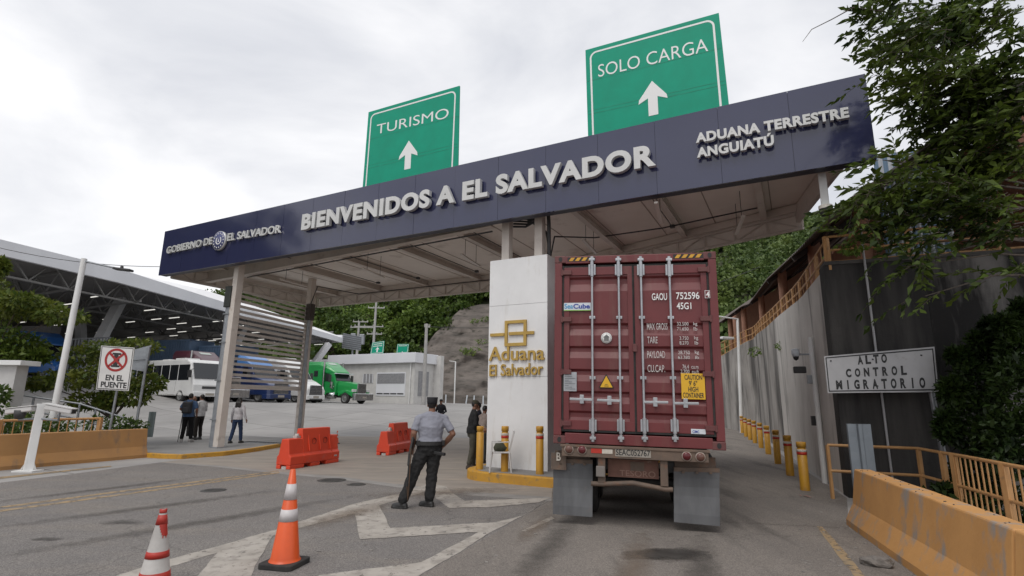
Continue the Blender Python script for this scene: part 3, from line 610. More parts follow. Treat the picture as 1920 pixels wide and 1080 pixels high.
def ctext(body, x0, y0, x1, y1, bold=.0, m=white_mark, name='marking_lettering', sk=True, y=.026):
    """box given by close-up coordinates of bottom-left and top-right"""
    (a, b), (c, d) = cpx(*zc(x0, y0)), cpx(*zc(x1, y1)); mb = text_mb(body, a, c, b, d, y=y, depth=.004, bold=bold)
    return mb.build(name, m, tk, fix=False)
for t in (('GAOU', 699, 236, 753, 210), ('752596', 787, 233, 870, 206), ('45G1', 789, 269, 841, 244)): ctext(*t, bold=.012)
wm2 = mat('worn letter white', (.62, .60, .59), (.42, .36, .35), rough=.5, scale=30)
for t in (('MAX GROSS', 681, 343, 755, 319), ('TARE', 682, 392, 719, 368), ('PAYLOAD', 682, 445, 746, 420), ('CU.CAP.', 683, 496, 746, 471),
          ('32.500', 790, 328, 831, 315), ('71.650', 790, 346, 831, 333), ('kg', 849, 330, 863, 315), ('lb', 850, 346, 863, 333), ('3.750', 799, 380, 831, 367), ('8.270', 799, 397, 831, 384), ('kg', 852, 382, 866, 366), ('lb', 854, 397, 866, 384),
          ('28.750', 794, 432, 836, 419), ('63.380', 794, 449, 836, 437), ('kg', 855, 434, 869, 418), ('lb', 856, 449, 869, 437), ('76.4  cu.m', 810, 484, 867, 470), ('2.700  cu.ft', 803, 501, 869, 488)): ctext(*t, m=wm2, bold=.006)
(a, b), (c, d) = cpx(*zc(890, 230)), cpx(*zc(907, 202)); MB().box(a, c, -.016, -.0125, b, d).build('check_digit_frame', white_mark, tk)
MB().box(a + .006, c - .006, -.0175, -.015, b + .006, d - .006).build('check_digit_plate', maroon, tk); ctext('4', 894, 227, 905, 206, bold=.012, y=-.018)
def plate(x0, y0, x1, y1, m, name, y0_=.016, y1_=.026):
    (a, b), (c, d) = cpx(*zc(x0, y0)), cpx(*zc(x1, y1)); return MB().box(a, c, y0_, y1_, b, d).build(name, m, tk), (a, b, c, d)
st, _ = plate(380, 275, 477, 245, mat('sticker white', (.62, .66, .70), rough=.4), 'sticker')
plate(380, 275, 477, 271, mat('sticker green', (.22, .42, .08), rough=.4), 'sticker_strip', .013, .016)
ctext('Sea', 382, 267, 413, 249, bold=.015, m=mat('sticker cyan', (.06, .30, .55), rough=.4), y=.016)
ctext('Cube', 414, 267, 474, 249, bold=.03, m=mat('sticker blue', (.03, .06, .32), rough=.4), y=.016)
ca, cb = cpx(*zc(534, 373)); MB().lathe([(0, .014), (.082, .014), (.082, .026), (0, .026)], 28, o=(ca, 0, cb), axis='y').build('round_seal', white_mark, tk)
mb = MB().box(ca - .035, ca + .035, .010, .014, cb - .045, cb + .02).prism([(ca - .05, cb + .01), (ca + .05, cb + .01), (ca, cb + .055)], .010, .014)
for k in range(20): a = k * math.pi / 10; mb.box(ca + .068 * math.cos(a) - .004, ca + .068 * math.cos(a) + .004, .0105, .014, cb + .068 * math.sin(a) - .004, cb + .068 * math.sin(a) + .004)
mb.build('seal_mark', mat('seal grey', (.16, .16, .16), rough=.5), tk)
pl, (a, b, c, d) = plate(379, 565, 426, 497, galv, 'data_plate'); mb = MB()
for k in range(9): mb.box(a + .015, c - .02 - .05 * (k % 3), .013, .016, b + .03 + k * (d - b - .05) / 9, b + .036 + k * (d - b - .05) / 9)
mb.build('data_plate_lines', dark_grey, pl)
(a, b), (c, d) = cpx(*zc(506, 554)), cpx(*zc(561, 503)); m_ = (a + c) / 2
wt = MB().prism([(a, b), (c, b), (m_, d)], .020, .026).build('warning_triangle', black, tk); MB().prism([(a + .022, b + .012), (c - .022, b + .012), (m_, d - .03)], .015, .020).build('triangle_face', mat('sticker yellow', (.70, .40, .02), rough=.4), wt)
mb = MB().box(m_ - .03, m_ + .035, .012, .015, b + .028, b + .034).box(m_ - .02, m_ + .02, .012, .015, b + .05, b + .056); mb.build('triangle_lines', black, wt)
plate(807, 594, 889, 502, mat('sticker yellow'), 'caution_sticker')
for t in (('CAUTION', 817, 524, 880, 507), ("9' 6\"", 833, 546, 862, 528), ('HIGH', 831, 567, 866, 550), ('CONTAINER', 812, 589, 887, 572)): ctext(*t, bold=.01, m=black_mark, y=.016)
plate(841, 720, 893, 704, mat('sticker white'), 'sticker'); ctext('CIMC', 846, 717, 870, 708, bold=.01, m=mat('sticker blue'), y=.016)
# chassis
rust = mat('dusty brown chassis', (.165, .115, .085), (.10, .075, .06), rough=.75, scale=4, c3=(.20, .085, .045), scale3=6, ramp3=(.58, .75), bump=.15)
def cq(x, y, d=0.0): q = CO.at(1000 + x / 4.5, 760 + y / 4.5, d); return q.x, q.z      # from the chassis close-up
x0, z0 = cq(240, 405); x1, z1 = cq(1480, 480); ztop = cq(860, 335)[1]; zbot = cq(860, 455)[1]
ch = MB().box(x0, x1, -.02, .14, zbot, min(ztop, CB - .005)).box(x0 - .02, x1 + .02, -.035, .1, min(ztop, CB - .005) - .035, CB - .004).build('rear_beam', rust, tk, bevel=.006)
for x, y, red in ((302, 370, 0), (412, 374, 1), (1292, 428, 1), (1408, 435, 0)):
    a, b = cq(x, y); o = MB().lathe([(0, -.034), (.068, -.034), (.068, -.02), (0, -.02)], 20, o=(a, 0, b), axis='y').build('tail_light_ring', mat('lamp ring', (.34, .28, .24), rough=.5), ch)
    MB().lathe([(0, -.052), (.03, -.050), (.056, -.036), (.056, -.033), (0, -.033)], 20, o=(a, 0, b), axis='y').build('tail_light', mat('red lens' if red else 'brown lens', (.12, .015, .02) if red else (.11, .045, .035), (.09, .012, .015) if red else (.15, .08, .06), rough=.25, scale=14), ch)
(a, b), (c, d) = cq(488, 400), cq(578, 365); MB().box(a, c, -.025, -.02, b, d).build('red_reflector', mat('reflective red'), ch)
(a, b), (c, d) = cq(580, 405), cq(668, 372); MB().box(a, c, -.025, -.02, b, d).build('white_reflector', mat('reflective white'), ch)
(a, b), (c, d) = cq(692, 428), cq(990, 372); MB().box(a, c, -.026, -.02, b, d).build('number_plate', mat('plate ground', (.34, .31, .27), (.28, .25, .21), rough=.6, scale=10), ch)
(a, b), (c, d) = cq(698, 418), cq(984, 380); text_mb('SEAC052767', a, c, b, d, y=-.026, depth=.003, bold=.012).build('plate_lettering', black_mark, ch, fix=False)
a, zb_ = cq(545, 680); c, _ = cq(608, 680); e, _ = cq(1078, 740); f, _ = cq(1143, 740)
for p_, q_ in ((a, c), (e, f)): MB().box(p_, q_, .02, .12, .62, zbot + .01).build('underrun_post', rust, ch, bevel=.006)
MB().tube([(a - .1, .05, .60), ((a + c) / 2, .05, .60), ((c + e) / 2, .05, .64), ((e + f) / 2, .05, .58), (f + .06, .05, .58)], .035, 8).build('underrun_bar', rust, ch)
(p0, q0), (p1, q1) = cq(630, 600, .2), cq(1055, 470, .2); cb_ = MB().box(p0, p1, .2, .26, q0, q1).build('cross_member', mat('rusty panel', (.20, .10, .075), (.15, .075, .055), rough=.75, scale=6, c3=(.26, .2, .16), scale3=9, ramp3=(.6, .75), bump=.2), ch)
(a, b), (c, d) = cq(728, 600, .2), cq(1030, 560, .2); text_mb('TESORO', a, c, b + .01, d, y=.2, depth=.003, bold=.0).build('chalk_lettering', mat('faded chalk', (.30, .19, .15), rough=.9), cb_, fix=False)
(a, b), (c, d) = cq(820, 550, .2), cq(935, 480, .2); MB().box(a, c, .185, .2, b, d).build('small_plate', rust, cb_)
(a, b), (c, d) = cq(530, 600, 0), cq(605, 515, 0); MB().box(a, c, -.03, .05, b, d).build('junction_box', mat('dusty grey box', (.19, .17, .155), rough=.7), ch, bevel=.01)
flap_m = mat('dusty rubber flap', (.13, .133, .14), (.085, .087, .092), rough=.7, scale=1.5, stretch=(3, 3, .6), c3=(.17, .15, .14), scale3=4, ramp3=(.6, .8), bump=.06)
fq = [(1037, 864, 1111, 968), (1263.5, 880, 1349.5, 987)]
for (u0, v0, u1, v1), (vb0, vb1) in zip(fq, ((963, 969), (978, 986))):
    a, b, c, d = CO.at(u0, v0, .18), CO.at(u1, v0 + 2, .18), CO.at(u1, vb1, .18), CO.at(u0, vb0, .18); mb = MB()
    for k in range(6):
        t0, t1 = k / 6, (k + 1) / 6; w0, w1 = .03 * math.sin(t0 * 5), .03 * math.sin(t1 * 5)
        lo, hi = (d, c), (a, b)
        q = [hi[0].lerp(lo[0], t1), hi[1].lerp(lo[1], t1), hi[1].lerp(lo[1], t0), hi[0].lerp(lo[0], t0)]
        oy = [w1, w1, w0, w0]; f1 = [p + Vector((0, o_, 0)) for p, o_ in zip(q, oy)]; f2 = [p + Vector((0, .018, 0)) for p in f1]
        mb.add(f1 + f2, [(0, 1, 2, 3), (7, 6, 5, 4), (0, 3, 7, 4), (1, 5, 6, 2)] + ([(2, 6, 7, 3)] if k == 0 else []) + ([(0, 4, 5, 1)] if k == 5 else []))
    o = mb.build('mud_flap', flap_m, tk); mb = MB()
    for t in (.2, .5, .8): q = a.lerp(b, t); mb.box(q.x - .02, q.x + .02, .15, .19, q.z - .05, q.z - .02)
    mb.bar(a + Vector((0, .03, .0)), b + Vector((0, .03, .0)), .06, .06); mb.build('flap_hanger', rust, o)
    MB().box(a.x + .02, b.x - .04, .25, .29, a.z - .02, zbot + .05).build('flap_bracket', rust, o)
a, b = cq(205, 440); text_mb('B', a - .035, a + .03, b - .06, b + .06, y=.14, depth=.006, bold=.02).build('letter_mark', mat('reflective white'), tk, fix=False)
MB().box(x0 - .18, x0 + .05, .15, .19, zbot - .22, zbot + .02).build('side_bracket', rust, tk)
MB().box(.62, .78, .3, CL - .5, .78, 1.14).box(CW - .78, CW - .62, .3, CL - .5, .78, 1.14).box(.1, CW - .1, 1.2, 1.32, 1.0, 1.14).box(.1, CW - .1, CL - 1.5, CL - 1.4, 1.0, 1.14).build('chassis_rails', dark_grey, tk)
for yy in (1.15, 2.45):
    MB().tube([(.3, yy, .52), (CW - .3, yy, .52)], .07, 10).build('axle', dark_grey, tk)
    for x in (.17, .47, CW - .47, CW - .17):
        w_ = MB().lathe([(.29, -.13), (.44, -.135), (.50, -.10), (.515, -.03), (.515, .03), (.50, .10), (.44, .135), (.29, .13)], 26, o=(x, yy, .515), axis='x').build('wheel', rubber, tk)
        MB().lathe([(0, -.02), (.15, -.02), (.28, -.12), (.30, -.12), (.30, .12), (.28, .12), (.15, .02), (0, .02)], 20, o=(x, yy, .515), axis='x').build('rim', dark_grey, w_)
# ------------------------------------------------------------------ right: retaining wall, terrace, shelter, railings
WP_ = [Vector((6.62, 11.0, 0)), Vector((14.05, 31.0, 0)), Vector((15.3, 39.5, 0)), Vector((20, 75, 0))]
WL = Plane(tuple(WP_[0]), math.atan2(20.0, 7.43))
def wp(s, off=0.0, z=0.0):                       # along the wall line, off > 0 towards the lane
    i = 0
    while i < 2 and s > (WP_[i + 1] - WP_[i]).length: s -= (WP_[i + 1] - WP_[i]).length; i += 1
    d = (WP_[i + 1] - WP_[i]).normalized(); return WP_[i] + d * s + Vector((-d.y, d.x, 0)) * off + Vector((0, 0, z)) - WP_[0]
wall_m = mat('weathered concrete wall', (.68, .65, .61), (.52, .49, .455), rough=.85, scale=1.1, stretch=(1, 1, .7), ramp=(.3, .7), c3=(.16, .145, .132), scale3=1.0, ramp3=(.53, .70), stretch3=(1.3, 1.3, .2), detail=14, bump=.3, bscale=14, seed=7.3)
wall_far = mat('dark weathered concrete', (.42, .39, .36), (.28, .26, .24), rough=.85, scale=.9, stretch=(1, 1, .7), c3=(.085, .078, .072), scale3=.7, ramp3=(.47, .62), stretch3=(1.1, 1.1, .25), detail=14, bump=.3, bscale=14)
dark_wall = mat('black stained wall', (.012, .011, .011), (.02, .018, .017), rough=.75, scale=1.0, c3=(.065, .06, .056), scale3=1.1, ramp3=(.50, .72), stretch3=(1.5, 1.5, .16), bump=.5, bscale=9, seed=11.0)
def interp(x, tab):
    if x <= tab[0][0]: return tab[0][1]
    for (a, b), (c, d) in zip(tab, tab[1:]):
        if x <= c: return b + (d - b) * (x - a) / (c - a)
    return tab[-1][1]
wtop = [(-.3, 4.58), (3.4, 4.56), (8.3, 4.83), (13.4, 5.04), (17.7, 5.3), (22.5, 5.4), (26.4, 5.21), (29.2, 5.03), (60, 5)]
rw = thing('retaining_wall', 'tall weathered concrete retaining wall along the right lane', 'wall', WP_[0], 0)
def wall_part(a, b, m, nm):
    mb = MB(); n = int((b - a) / .8) + 1
    for k in range(n):
        s0, s1 = a + (b - a) * k / n, a + (b - a) * (k + 1) / n
        mb.hexa([wp(s0, -.45, -.4), wp(s1, -.45, -.4), wp(s1, 0, -.4), wp(s0, 0, -.4)], [wp(s0, -.45, interp(s0, wtop)), wp(s1, -.45, interp(s1, wtop)), wp(s1, 0, interp(s1, wtop)), wp(s0, 0, interp(s0, wtop))])
    return mb.build(nm, m, rw)
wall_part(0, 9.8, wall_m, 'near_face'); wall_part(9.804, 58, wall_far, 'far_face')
rd = math.atan2(-.348, .9375) + .004; RT = Plane((6.605, 10.982, 0), rd)
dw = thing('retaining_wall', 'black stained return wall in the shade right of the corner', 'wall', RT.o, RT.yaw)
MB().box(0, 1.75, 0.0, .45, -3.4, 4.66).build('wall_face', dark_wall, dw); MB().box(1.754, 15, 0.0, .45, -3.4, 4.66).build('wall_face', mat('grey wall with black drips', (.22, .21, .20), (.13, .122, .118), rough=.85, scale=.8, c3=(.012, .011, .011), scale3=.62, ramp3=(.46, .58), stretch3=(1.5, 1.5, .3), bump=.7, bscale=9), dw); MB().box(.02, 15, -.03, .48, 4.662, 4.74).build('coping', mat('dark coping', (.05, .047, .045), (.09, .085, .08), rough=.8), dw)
tp = [wp(s, -.3, 4.4) + WP_[0] for s in (.3, 10, 21, 30, 58)] + [Vector((40, 70, 4.6)), Vector((30, 10, 4.5)), RT.w(14, .3, 4.5), RT.w(.3, .3, 4.5)]
tag(MB().sheet(tp).build('terrace', mat('terrace concrete', (.22, .2, .18), rough=.9), fix=False), kind='structure')
sh = thing('terrace_shelter', 'salmon columned walkway shelter with dark sloping metal roof above the wall', 'shelter', WP_[0], 0)
salmon = mat('salmon paint', (.50, .25, .16), (.42, .21, .135), rough=.65, scale=2, c3=(.3, .17, .12), scale3=4, ramp3=(.6, .8))
etab = [(-2.9, 5.11), (-2.1, 5.21), (2.6, 5.7), (10.6, 6.64), (23, 7.6), (28, 7.43), (60, 7.4)]
def eave(s): return interp(s, etab)
scol = (3.9, 10.9, 20.3, 24.7, 28.2, 33)
for s in scol:
    MB().tube([wp(s, -.55, 4.2), wp(s, -.55, eave(s) + .36)], .17, 14).build('column', salmon, sh)
cq_ = D(1624, 490, 11.6) - WP_[0]; MB().tube([(cq_.x, cq_.y, 4.3), (cq_.x, cq_.y, 6.3)], .15, 14).build('column', salmon, sh)
mb = MB(); roofm = mat('dark roof sheet', (.10, .072, .06), (.075, .055, .047), rough=.6, scale=3)
for k in range(150):
    s0, s1 = -2.6 + k * .28, -2.6 + (k + 1) * .28; sm = (s0 + s1) / 2
    for (a, b, oz0, oz1) in ((s0, sm, 0, .045), (sm, s1, .045, 0)):
        q = [wp(a, .05, eave(a) + oz0), wp(b, .05, eave(b) + oz1), wp(b, -6, eave(b) + oz1 + 4.0), wp(a, -6, eave(a) + oz0 + 4.0)]
        mb.add(q + [p - Vector((0, 0, .02)) for p in q], [(0, 1, 2, 3), (7, 6, 5, 4), (0, 4, 5, 1)])
mb.build('roof', roofm, sh, fix=False)
mb = MB()
for s in scol: mb.bar(wp(s, .0, eave(s) - .07), wp(s, -5.8, eave(s) + 3.75), .1, .14)
for d_ in (-.5, -2.2, -4):
    for a, b in zip((-2.4, 2.6, 10.6, 21, 28), (2.6, 10.6, 21, 28, 39)): mb.bar(wp(a, d_, eave(a) - .02 - d_ * .66), wp(b, d_, eave(b) - .02 - d_ * .66), .08, .1)
mb.build('rafters', mat('rafter brown', (.06, .045, .04), rough=.6), sh)
mb, mb2 = MB(), MB()
for k in range(20):
    a, b = .8 + k * 2.0, .8 + (k + 1) * 2.0; z = eave(a) + 2.4
    mb.hexa([wp(a, -4.2, 4.3), wp(b, -4.2, 4.3), wp(b, -4, 4.3), wp(a, -4, 4.3)], [wp(a, -4.2, z), wp(b, -4.2, z), wp(b, -4, z), wp(a, -4, z)])
    zl = interp((a + b) / 2, wtop) + .28; mb2.hexa([wp(a, -1.6, 4.3), wp(b, -1.6, 4.3), wp(b, -.9, 4.3), wp(a, -.9, 4.3)], [wp(a, -1.6, zl), wp(b, -1.6, zl), wp(b, -.9, zl), wp(a, -.9, zl)])
mb.build('back_wall', salmon, sh); mb2.build('plinth', salmon, sh)
rail_m = mat('orange rail paint', (.56, .31, .13), (.48, .26, .105), rough=.5, scale=5, c3=(.28, .17, .09), scale3=9, ramp3=(.6, .78))
rtop = [(-.9, 5.27), (4.5, 5.17), (11.4, 5.56), (17, 5.92), (22, 6.13), (28.6, 6.05), (60, 6)]
tr = thing('railing', 'orange pipe railing along the top of the retaining wall', 'railing', WP_[0], 0)
mb = MB(); ss = [k * 1.35 for k in range(26)]
for f in (1.0, .5, .08): mb.tube([wp(s, -.12, interp(s, wtop) + (interp(s, rtop) - interp(s, wtop)) * f) for s in ss], .028, 6)
mb.build('rails', rail_m, tr)
for s in ss: MB().bar(wp(s, -.12, interp(s, wtop) - .02), wp(s, -.12, interp(s, rtop)), .06, .06).build('post', rail_m, tr)
for s in np.arange(.3, 33, .45): MB().tube([wp(s, -.12, interp(s, wtop) + .05), wp(s, -.12, interp(s, rtop))], .010, 5).build('baluster', rail_m, tr)
tr2 = thing('railing', 'orange pipe railing above the black stained wall, turning off the corner', 'railing', RT.o, RT.yaw)
mb = MB()
for z in (5.32, 5.02, 4.76): mb.tube([(.1, .15, z), (9, .15, z + .1)], .028, 6)
mb.build('rails', rail_m, tr2)
for x in (.1, 1.6, 3.1, 4.6): MB().box(x - .03, x + .03, .12, .18, 4.6, 5.33).build('post', rail_m, tr2)
cs = thing('corrugated_screen', 'blue and white striped corrugated screen behind the leaves', 'screen', RT.w(1.35, .7, 4.7), RT.yaw); mb, mb2 = MB(), MB()
for k in range(14): (mb if k % 2 else mb2).prism([(k * .09, 0), (k * .09 + .045, -.03), (k * .09 + .09, 0)], .1, 2.6, plane='xy')
mb.build('sheet', mat('screen white', (.55, .58, .62), rough=.5), cs); mb2.build('stripe', mat('screen blue', (.16, .25, .36), rough=.5), cs)
# pipe with cameras on the wall
pp = thing('camera_pipe', 'white pipe on the wall corner carrying two small cameras and a box', 'camera', WL.w(1.95, .08, 0), WL.yaw)
MB().tube([(0, 0, 0), (0, 0, 3.35)], .06, 10).build('pipe', white_paint, pp); MB().tube([(.14, -.03, 0), (.14, -.03, 3.1)], .02, 6).build('cable', dark_grey, pp)
MB().tube([(0, 0, 2.95), (.05, .3, 2.95)], .025, 6).build('bracket', grey_steel, pp); MB().box(-.05, .08, .05, .15, 2.25, 2.45).build('clamp', grey_steel, pp)
MB().lathe([(0, 2.86), (.06, 2.88), (.09, 2.95), (.09, 3.08), (0, 3.1)], 14, o=(.05, .34, 0)).build('dome', mat('sticker white'), pp); MB().lathe([(0, 2.80), (.05, 2.83), (.07, 2.9), (0, 2.9)], 12, o=(.05, .34, 0)).build('lens', black, pp)
MB().box(-.02, .12, .15, .42, 2.5, 2.66).build('camera_body', dark_grey, pp, bevel=.02); MB().box(0, .14, .02, .14, 1.28, 1.5).build('box', black, pp)
mb = MB().tube([(RT.w(.75, -.05, -1).x, RT.w(.75, -.05, 0).y, -1), (RT.w(.75, -.05, 0).x, RT.w(.75, -.05, 0).y, 5.4)], .022, 7)
tag(mb.build('wall_conduit', mat('conduit grey', (.38, .38, .39), rough=.5)), 'thin pale conduit running up the black stained wall', 'pipe')
# lane lamp with arm
lp = wp(23.2, .5) + WP_[0]; o = thing('street_lamp', 'slim white lamp post with side arm beside the lane wall', 'street lamp', (lp.x, lp.y, 0), R(20)); tp_ = D(1385, 597, lp.y); hh = tp_.z
MB().tube([(0, 0, 0), (tp_.x - lp.x, 0, hh)], .1, 10, rs=[.11, .08]).build('pole', white_paint, o); MB().tube([(tp_.x - lp.x, 0, hh - .03), (-1.6, -.2, hh + .02)], .05, 8).build('arm', white_paint, o)
MB().box(-2.1, -1.5, -.3, -.1, hh - .04, hh + .07).build('lamp_head', grey_steel, o, bevel=.03); MB().box(-1.1, -.2, -.2, .1, hh - 1.35, hh - 1.2).build('camera_body', white_paint, o, bevel=.04)
# bollards on the lane
bl = [(1510, 920, 'nearest the orange fence'), (1482, 892, 'second from the orange fence'), (1459, 870, 'third from the orange fence'), (1441, 852, 'fourth from the orange fence'), (1427.5, 840, 'fifth from the orange fence'), (1416, 831, 'sixth from the orange fence'), (1407, 825, 'third from the white lamp post'), (1399, 819, 'second from the white lamp post'), (1392, 812, 'farthest, beside the white lamp post')]
for i, (u, v, lb) in enumerate(bl):
    P = G(u, v); bollard('banded yellow bollard along the lane wall, ' + lb, P, h=.98, r_=.095, group='bollards along the lane wall')
# jersey barriers
jer = mat('orange yellow barrier paint', (.56, .29, .10), (.49, .25, .085), rough=.7, scale=2.2, c3=(.29, .255, .225), scale3=4.2, ramp3=(.52, .66), stretch3=(1, 1, .55), bump=.12, bscale=22)
jer_l = mat('faded orange barrier paint', (.40, .21, .075), (.34, .18, .07), rough=.75, scale=1.6, c3=(.24, .15, .085), scale3=4, ramp3=(.56, .72), stretch3=(1, 1, .4), bump=.1, bscale=22)
JP = [(-.30, 0), (-.30, .09), (-.185, .32), (-.115, .82), (.115, .82), (.185, .32), (.30, .09), (.30, 0)]
def jersey(label, P, yaw, L_, m, slot=False):
    o = thing('jersey_barrier', label, 'barrier', P, yaw)
    mb = MB(); n = max(2, int(L_ / .5))
    for k in range(n + 1):
        x = L_ * k / n; mb.v += [(x, a + rnd.uniform(-.003, .003), b + (rnd.uniform(-.004, .004) if b > .05 else 0)) for a, b in JP]
    np_ = len(JP)
    for k in range(n):
        for i in range(np_ - 1): mb.f.append((k * np_ + i, (k + 1) * np_ + i, (k + 1) * np_ + i + 1, k * np_ + i + 1)); mb.m.append(0); mb.sm.append(False)
    for f in (tuple(range(np_)), tuple(n * np_ + i for i in range(np_))[::-1]): mb.f.append(f); mb.m.append(0); mb.sm.append(False)
    mb.build('body', m, o, bevel=.018)
    if slot: MB().box(1.0, 1.6, .25, .34, .0, .1).build('drain_slot', black, o)
    else:
        mb = MB()
        for k in range(24): x, y, = rnd.uniform(.1, L_ - .1), rnd.uniform(-.1, .1); mb.box(x - .006, x + .006, y - .005, y + .005, .818, .826)
        mb.build('grit', dark_grey, o)
    return o
bd = math.atan2(-.957, -.29); o0 = Vector((5.10 + .287, 8.62 - .087, 0))
jersey('near end of the orange yellow concrete barrier beside the right lane', o0, bd, 4.12, jer)
jersey('orange yellow concrete barrier section in the bottom right corner', o0 + Vector((math.cos(bd), math.sin(bd), 0)) * 4.14, bd, 4.0, jer)
jl0, jl1 = G(277, 858), G(0, 882.5); dd = (jl1 - jl0).normalized(); nn = Vector((-dd.y, dd.x, 0))
jersey('faded orange concrete barrier along the left roadside', jl0 - nn * .30, math.atan2(dd.y, dd.x), 13, jer_l, slot=False)
# fence at the bridge edge
FP = [Vector((6.12, 11.05 + .25, 0)), Vector((6.2, 10.82, 0)), Vector((7.55, 10.25, 0)), Vector((7.2, 8.85, 0)), Vector((5.9, 4.5, 0))]
fn = thing('bridge_fence', 'orange pipe fence behind the concrete barrier at the bridge edge', 'fence', (6.2, 10.82, 0)); fo = Vector((6.2, 10.82, 0)); mb = MB(); mbb = MB()
P = [p - fo for p in FP[1:]]
for z in (1.0, .52): mb.tube([p + Vector((0, 0, z)) for p in P], .028, 8)
mb.build('rails', rail_m, fn)
for a, w in ((P[0], .025), (P[1], .03), (P[1].lerp(P[2], .58), .035), (P[1].lerp(P[2], .82), .04), (P[2].lerp(P[3], .25), .04), (P[2].lerp(P[3], .6), .04)): MB().box(a.x - w, a.x + w, a.y - w, a.y + w, -.05, 1.0).build('post', rail_m, fn)
for k in range(34):
    t = .86 + k * .095
    a = P[1].lerp(P[2], t) if t < 1 else P[2].lerp(P[3], (t - 1) * .36)
    MB().tube([a + Vector((0, 0, .06)), a + Vector((0, 0, .98))], .014, 5).build('baluster', rail_m, fn)
# ALTO sign
al = thing('control_sign', 'tilted white roadside sign reading ALTO CONTROL MIGRATORIO', 'sign', (7.97, 10.06, -.6))
Q = [Vector(p) - Vector((7.97, 10.06, -.6)) for p in (D(1552, 737, 10.72), D(1760, 735, 10.0), D(1752, 650, 10.0), D(1545, 668, 10.72))]
nrm = (Q[1] - Q[0]).cross(Q[3] - Q[0]).normalized(); nrm = nrm if nrm.y < 0 else -nrm
def qp(a, b, o_=0.0): return (Q[0] * (1 - a) * (1 - b) + Q[1] * a * (1 - b) + Q[2] * a * b + Q[3] * (1 - a) * b) + nrm * o_
f = [qp(a, b, 0) for a, b in ((0, 0), (1, 0), (1, 1), (0, 1))]; b = [p - nrm * .02 for p in f]
MB().add(f + b, [(0, 1, 2, 3), (7, 6, 5, 4), (0, 4, 5, 1), (1, 5, 6, 2), (2, 6, 7, 3), (3, 7, 4, 0)]).build('panel', mat('sign grey white', (.50, .50, .51), (.44, .44, .45), rough=.5, scale=3, c3=(.33, .31, .29), scale3=6, ramp3=(.62, .8)), al)
mb = MB(); i0 = [(.012, .035), (.988, .035), (.988, .965), (.012, .965)]; i1 = [(.022, .065), (.978, .065), (.978, .935), (.022, .935)]
mb.add([qp(*p, .003) for p in i0] + [qp(*p, .003) for p in i1], [(i, (i + 1) % 4, 4 + (i + 1) % 4, 4 + i) for i in range(4)]); mb.build('border', black_mark, al, fix=False)
for w, x0, x1, y0, y1 in (('ALTO', .30, .59, .71, .93), ('CONTROL', .175, .76, .40, .62), ('MIGRATORIO', .075, .91, .09, .33)):
    for i, chh in enumerate(w):
        n = len(w); cw = (x1 - x0) / n; xa = x0 + (i + .5) * cw; hw_ = .025 if chh not in 'I' else .007
        if chh == 'M': hw_ = .029
        t = text_mb(chh, xa - hw_, xa + hw_, y0, y1, y=0, depth=1, bold=.05)
        t.v = [tuple(qp(x, z, .003 if y < -.5 else .001)) for x, y, z in t.v]
        if i == 0: acc = t
        else: acc.add(t.v, t.f)
    acc.build('lettering', black_mark, al, fix=False)
mb = MB()
for a, b_ in ((.06, .86), (.88, .83), (.45, .82), (.47, .16)): c_ = qp(a, b_, .004); mb.box(c_.x - .012, c_.x + .012, c_.y - .012, c_.y + .004, c_.z - .012, c_.z + .012)
mb.build('bolt', dark_grey, al)
tpz = qp(.93, .5, -.06); MB().tube([(.02, .02, -1.2), tuple(tpz + Vector((0, .02, .25)))], .05, 10).build('post', grey_steel, al)
gp_ = thing('guardrail_end', 'upright galvanised guardrail end plate behind the barrier end', 'guardrail', (6.27, 9.9, 0), R(-12)); mb = MB()
prof = [(-.2, 0), (-.19, .03), (-.05, .035), (-.03, .075), (.03, .075), (.05, .035), (.19, .03), (.2, 0)]
mb.prism([(x, -y) for x, y in prof] + [(.2, .004), (-.2, .004)], 0, 1.44, plane='xy'); mb.build('plate', mat('dusty galvanised', (.25, .28, .31), (.20, .225, .25), rough=.5, metal=.35, scale=3), gp_, bevel=.004)
rk = MB(); bm = bmesh.new(); bmesh.ops.create_icosphere(bm, subdivisions=3, radius=1)
for v in bm.verts: v.co *= 1 + .35 * mnoise.noise(v.co * 1.7) + .1 * mnoise.noise(v.co * 5)
me = bpy.data.meshes.new('rock'); bm.to_mesh(me); bm.free(); me.materials.append(mat('rock grey', (.2, .18, .165), (.12, .11, .1), rough=.9, scale=4, bump=.4, bscale=9))
rko = bpy.data.objects.new('rock', me); col.objects.link(rko); rko.location = G(1648, 1062) + Vector((0, 0, .04)); rko.scale = (.17, .09, .07); rko.rotation_euler = (0, 0, R(-25)); tag(rko, 'grey brown rock lying at the foot of the right barrier', 'rock')
mb = MB()
for u, v, s in ((1510, 932, .05), (1516, 934, .04), (1500, 931, .03)): p = G(u, v); mb.add([(p.x - s, p.y - s * .5, .03), (p.x + s, p.y - s, .012), (p.x + s * 1.2, p.y + s * .6, .035), (p.x - s * .7, p.y + s, .015)], [(0, 1, 2, 3)])
tag(mb.build('litter', mat('litter red', (.22, .09, .07), (.3, .25, .22), scale=20, rough=.8), fix=False), 'crumpled reddish litter on the lane by the bollards', 'litter')
mb = MB()
for k in range(90):
    p = G(rnd.uniform(1490, 1640), rnd.uniform(930, 1075)) if k < 45 else G(rnd.uniform(560, 1040), rnd.uniform(930, 1060)); s = rnd.uniform(.006, .022)
    mb.box(p.x - s, p.x + s, p.y - s * .7, p.y + s * .7, 0, s * .8)
tag(mb.build('gravel', mat('pale grit', (.3, .28, .26), (.16, .15, .14), scale=9, rough=.9)), kind='stuff')
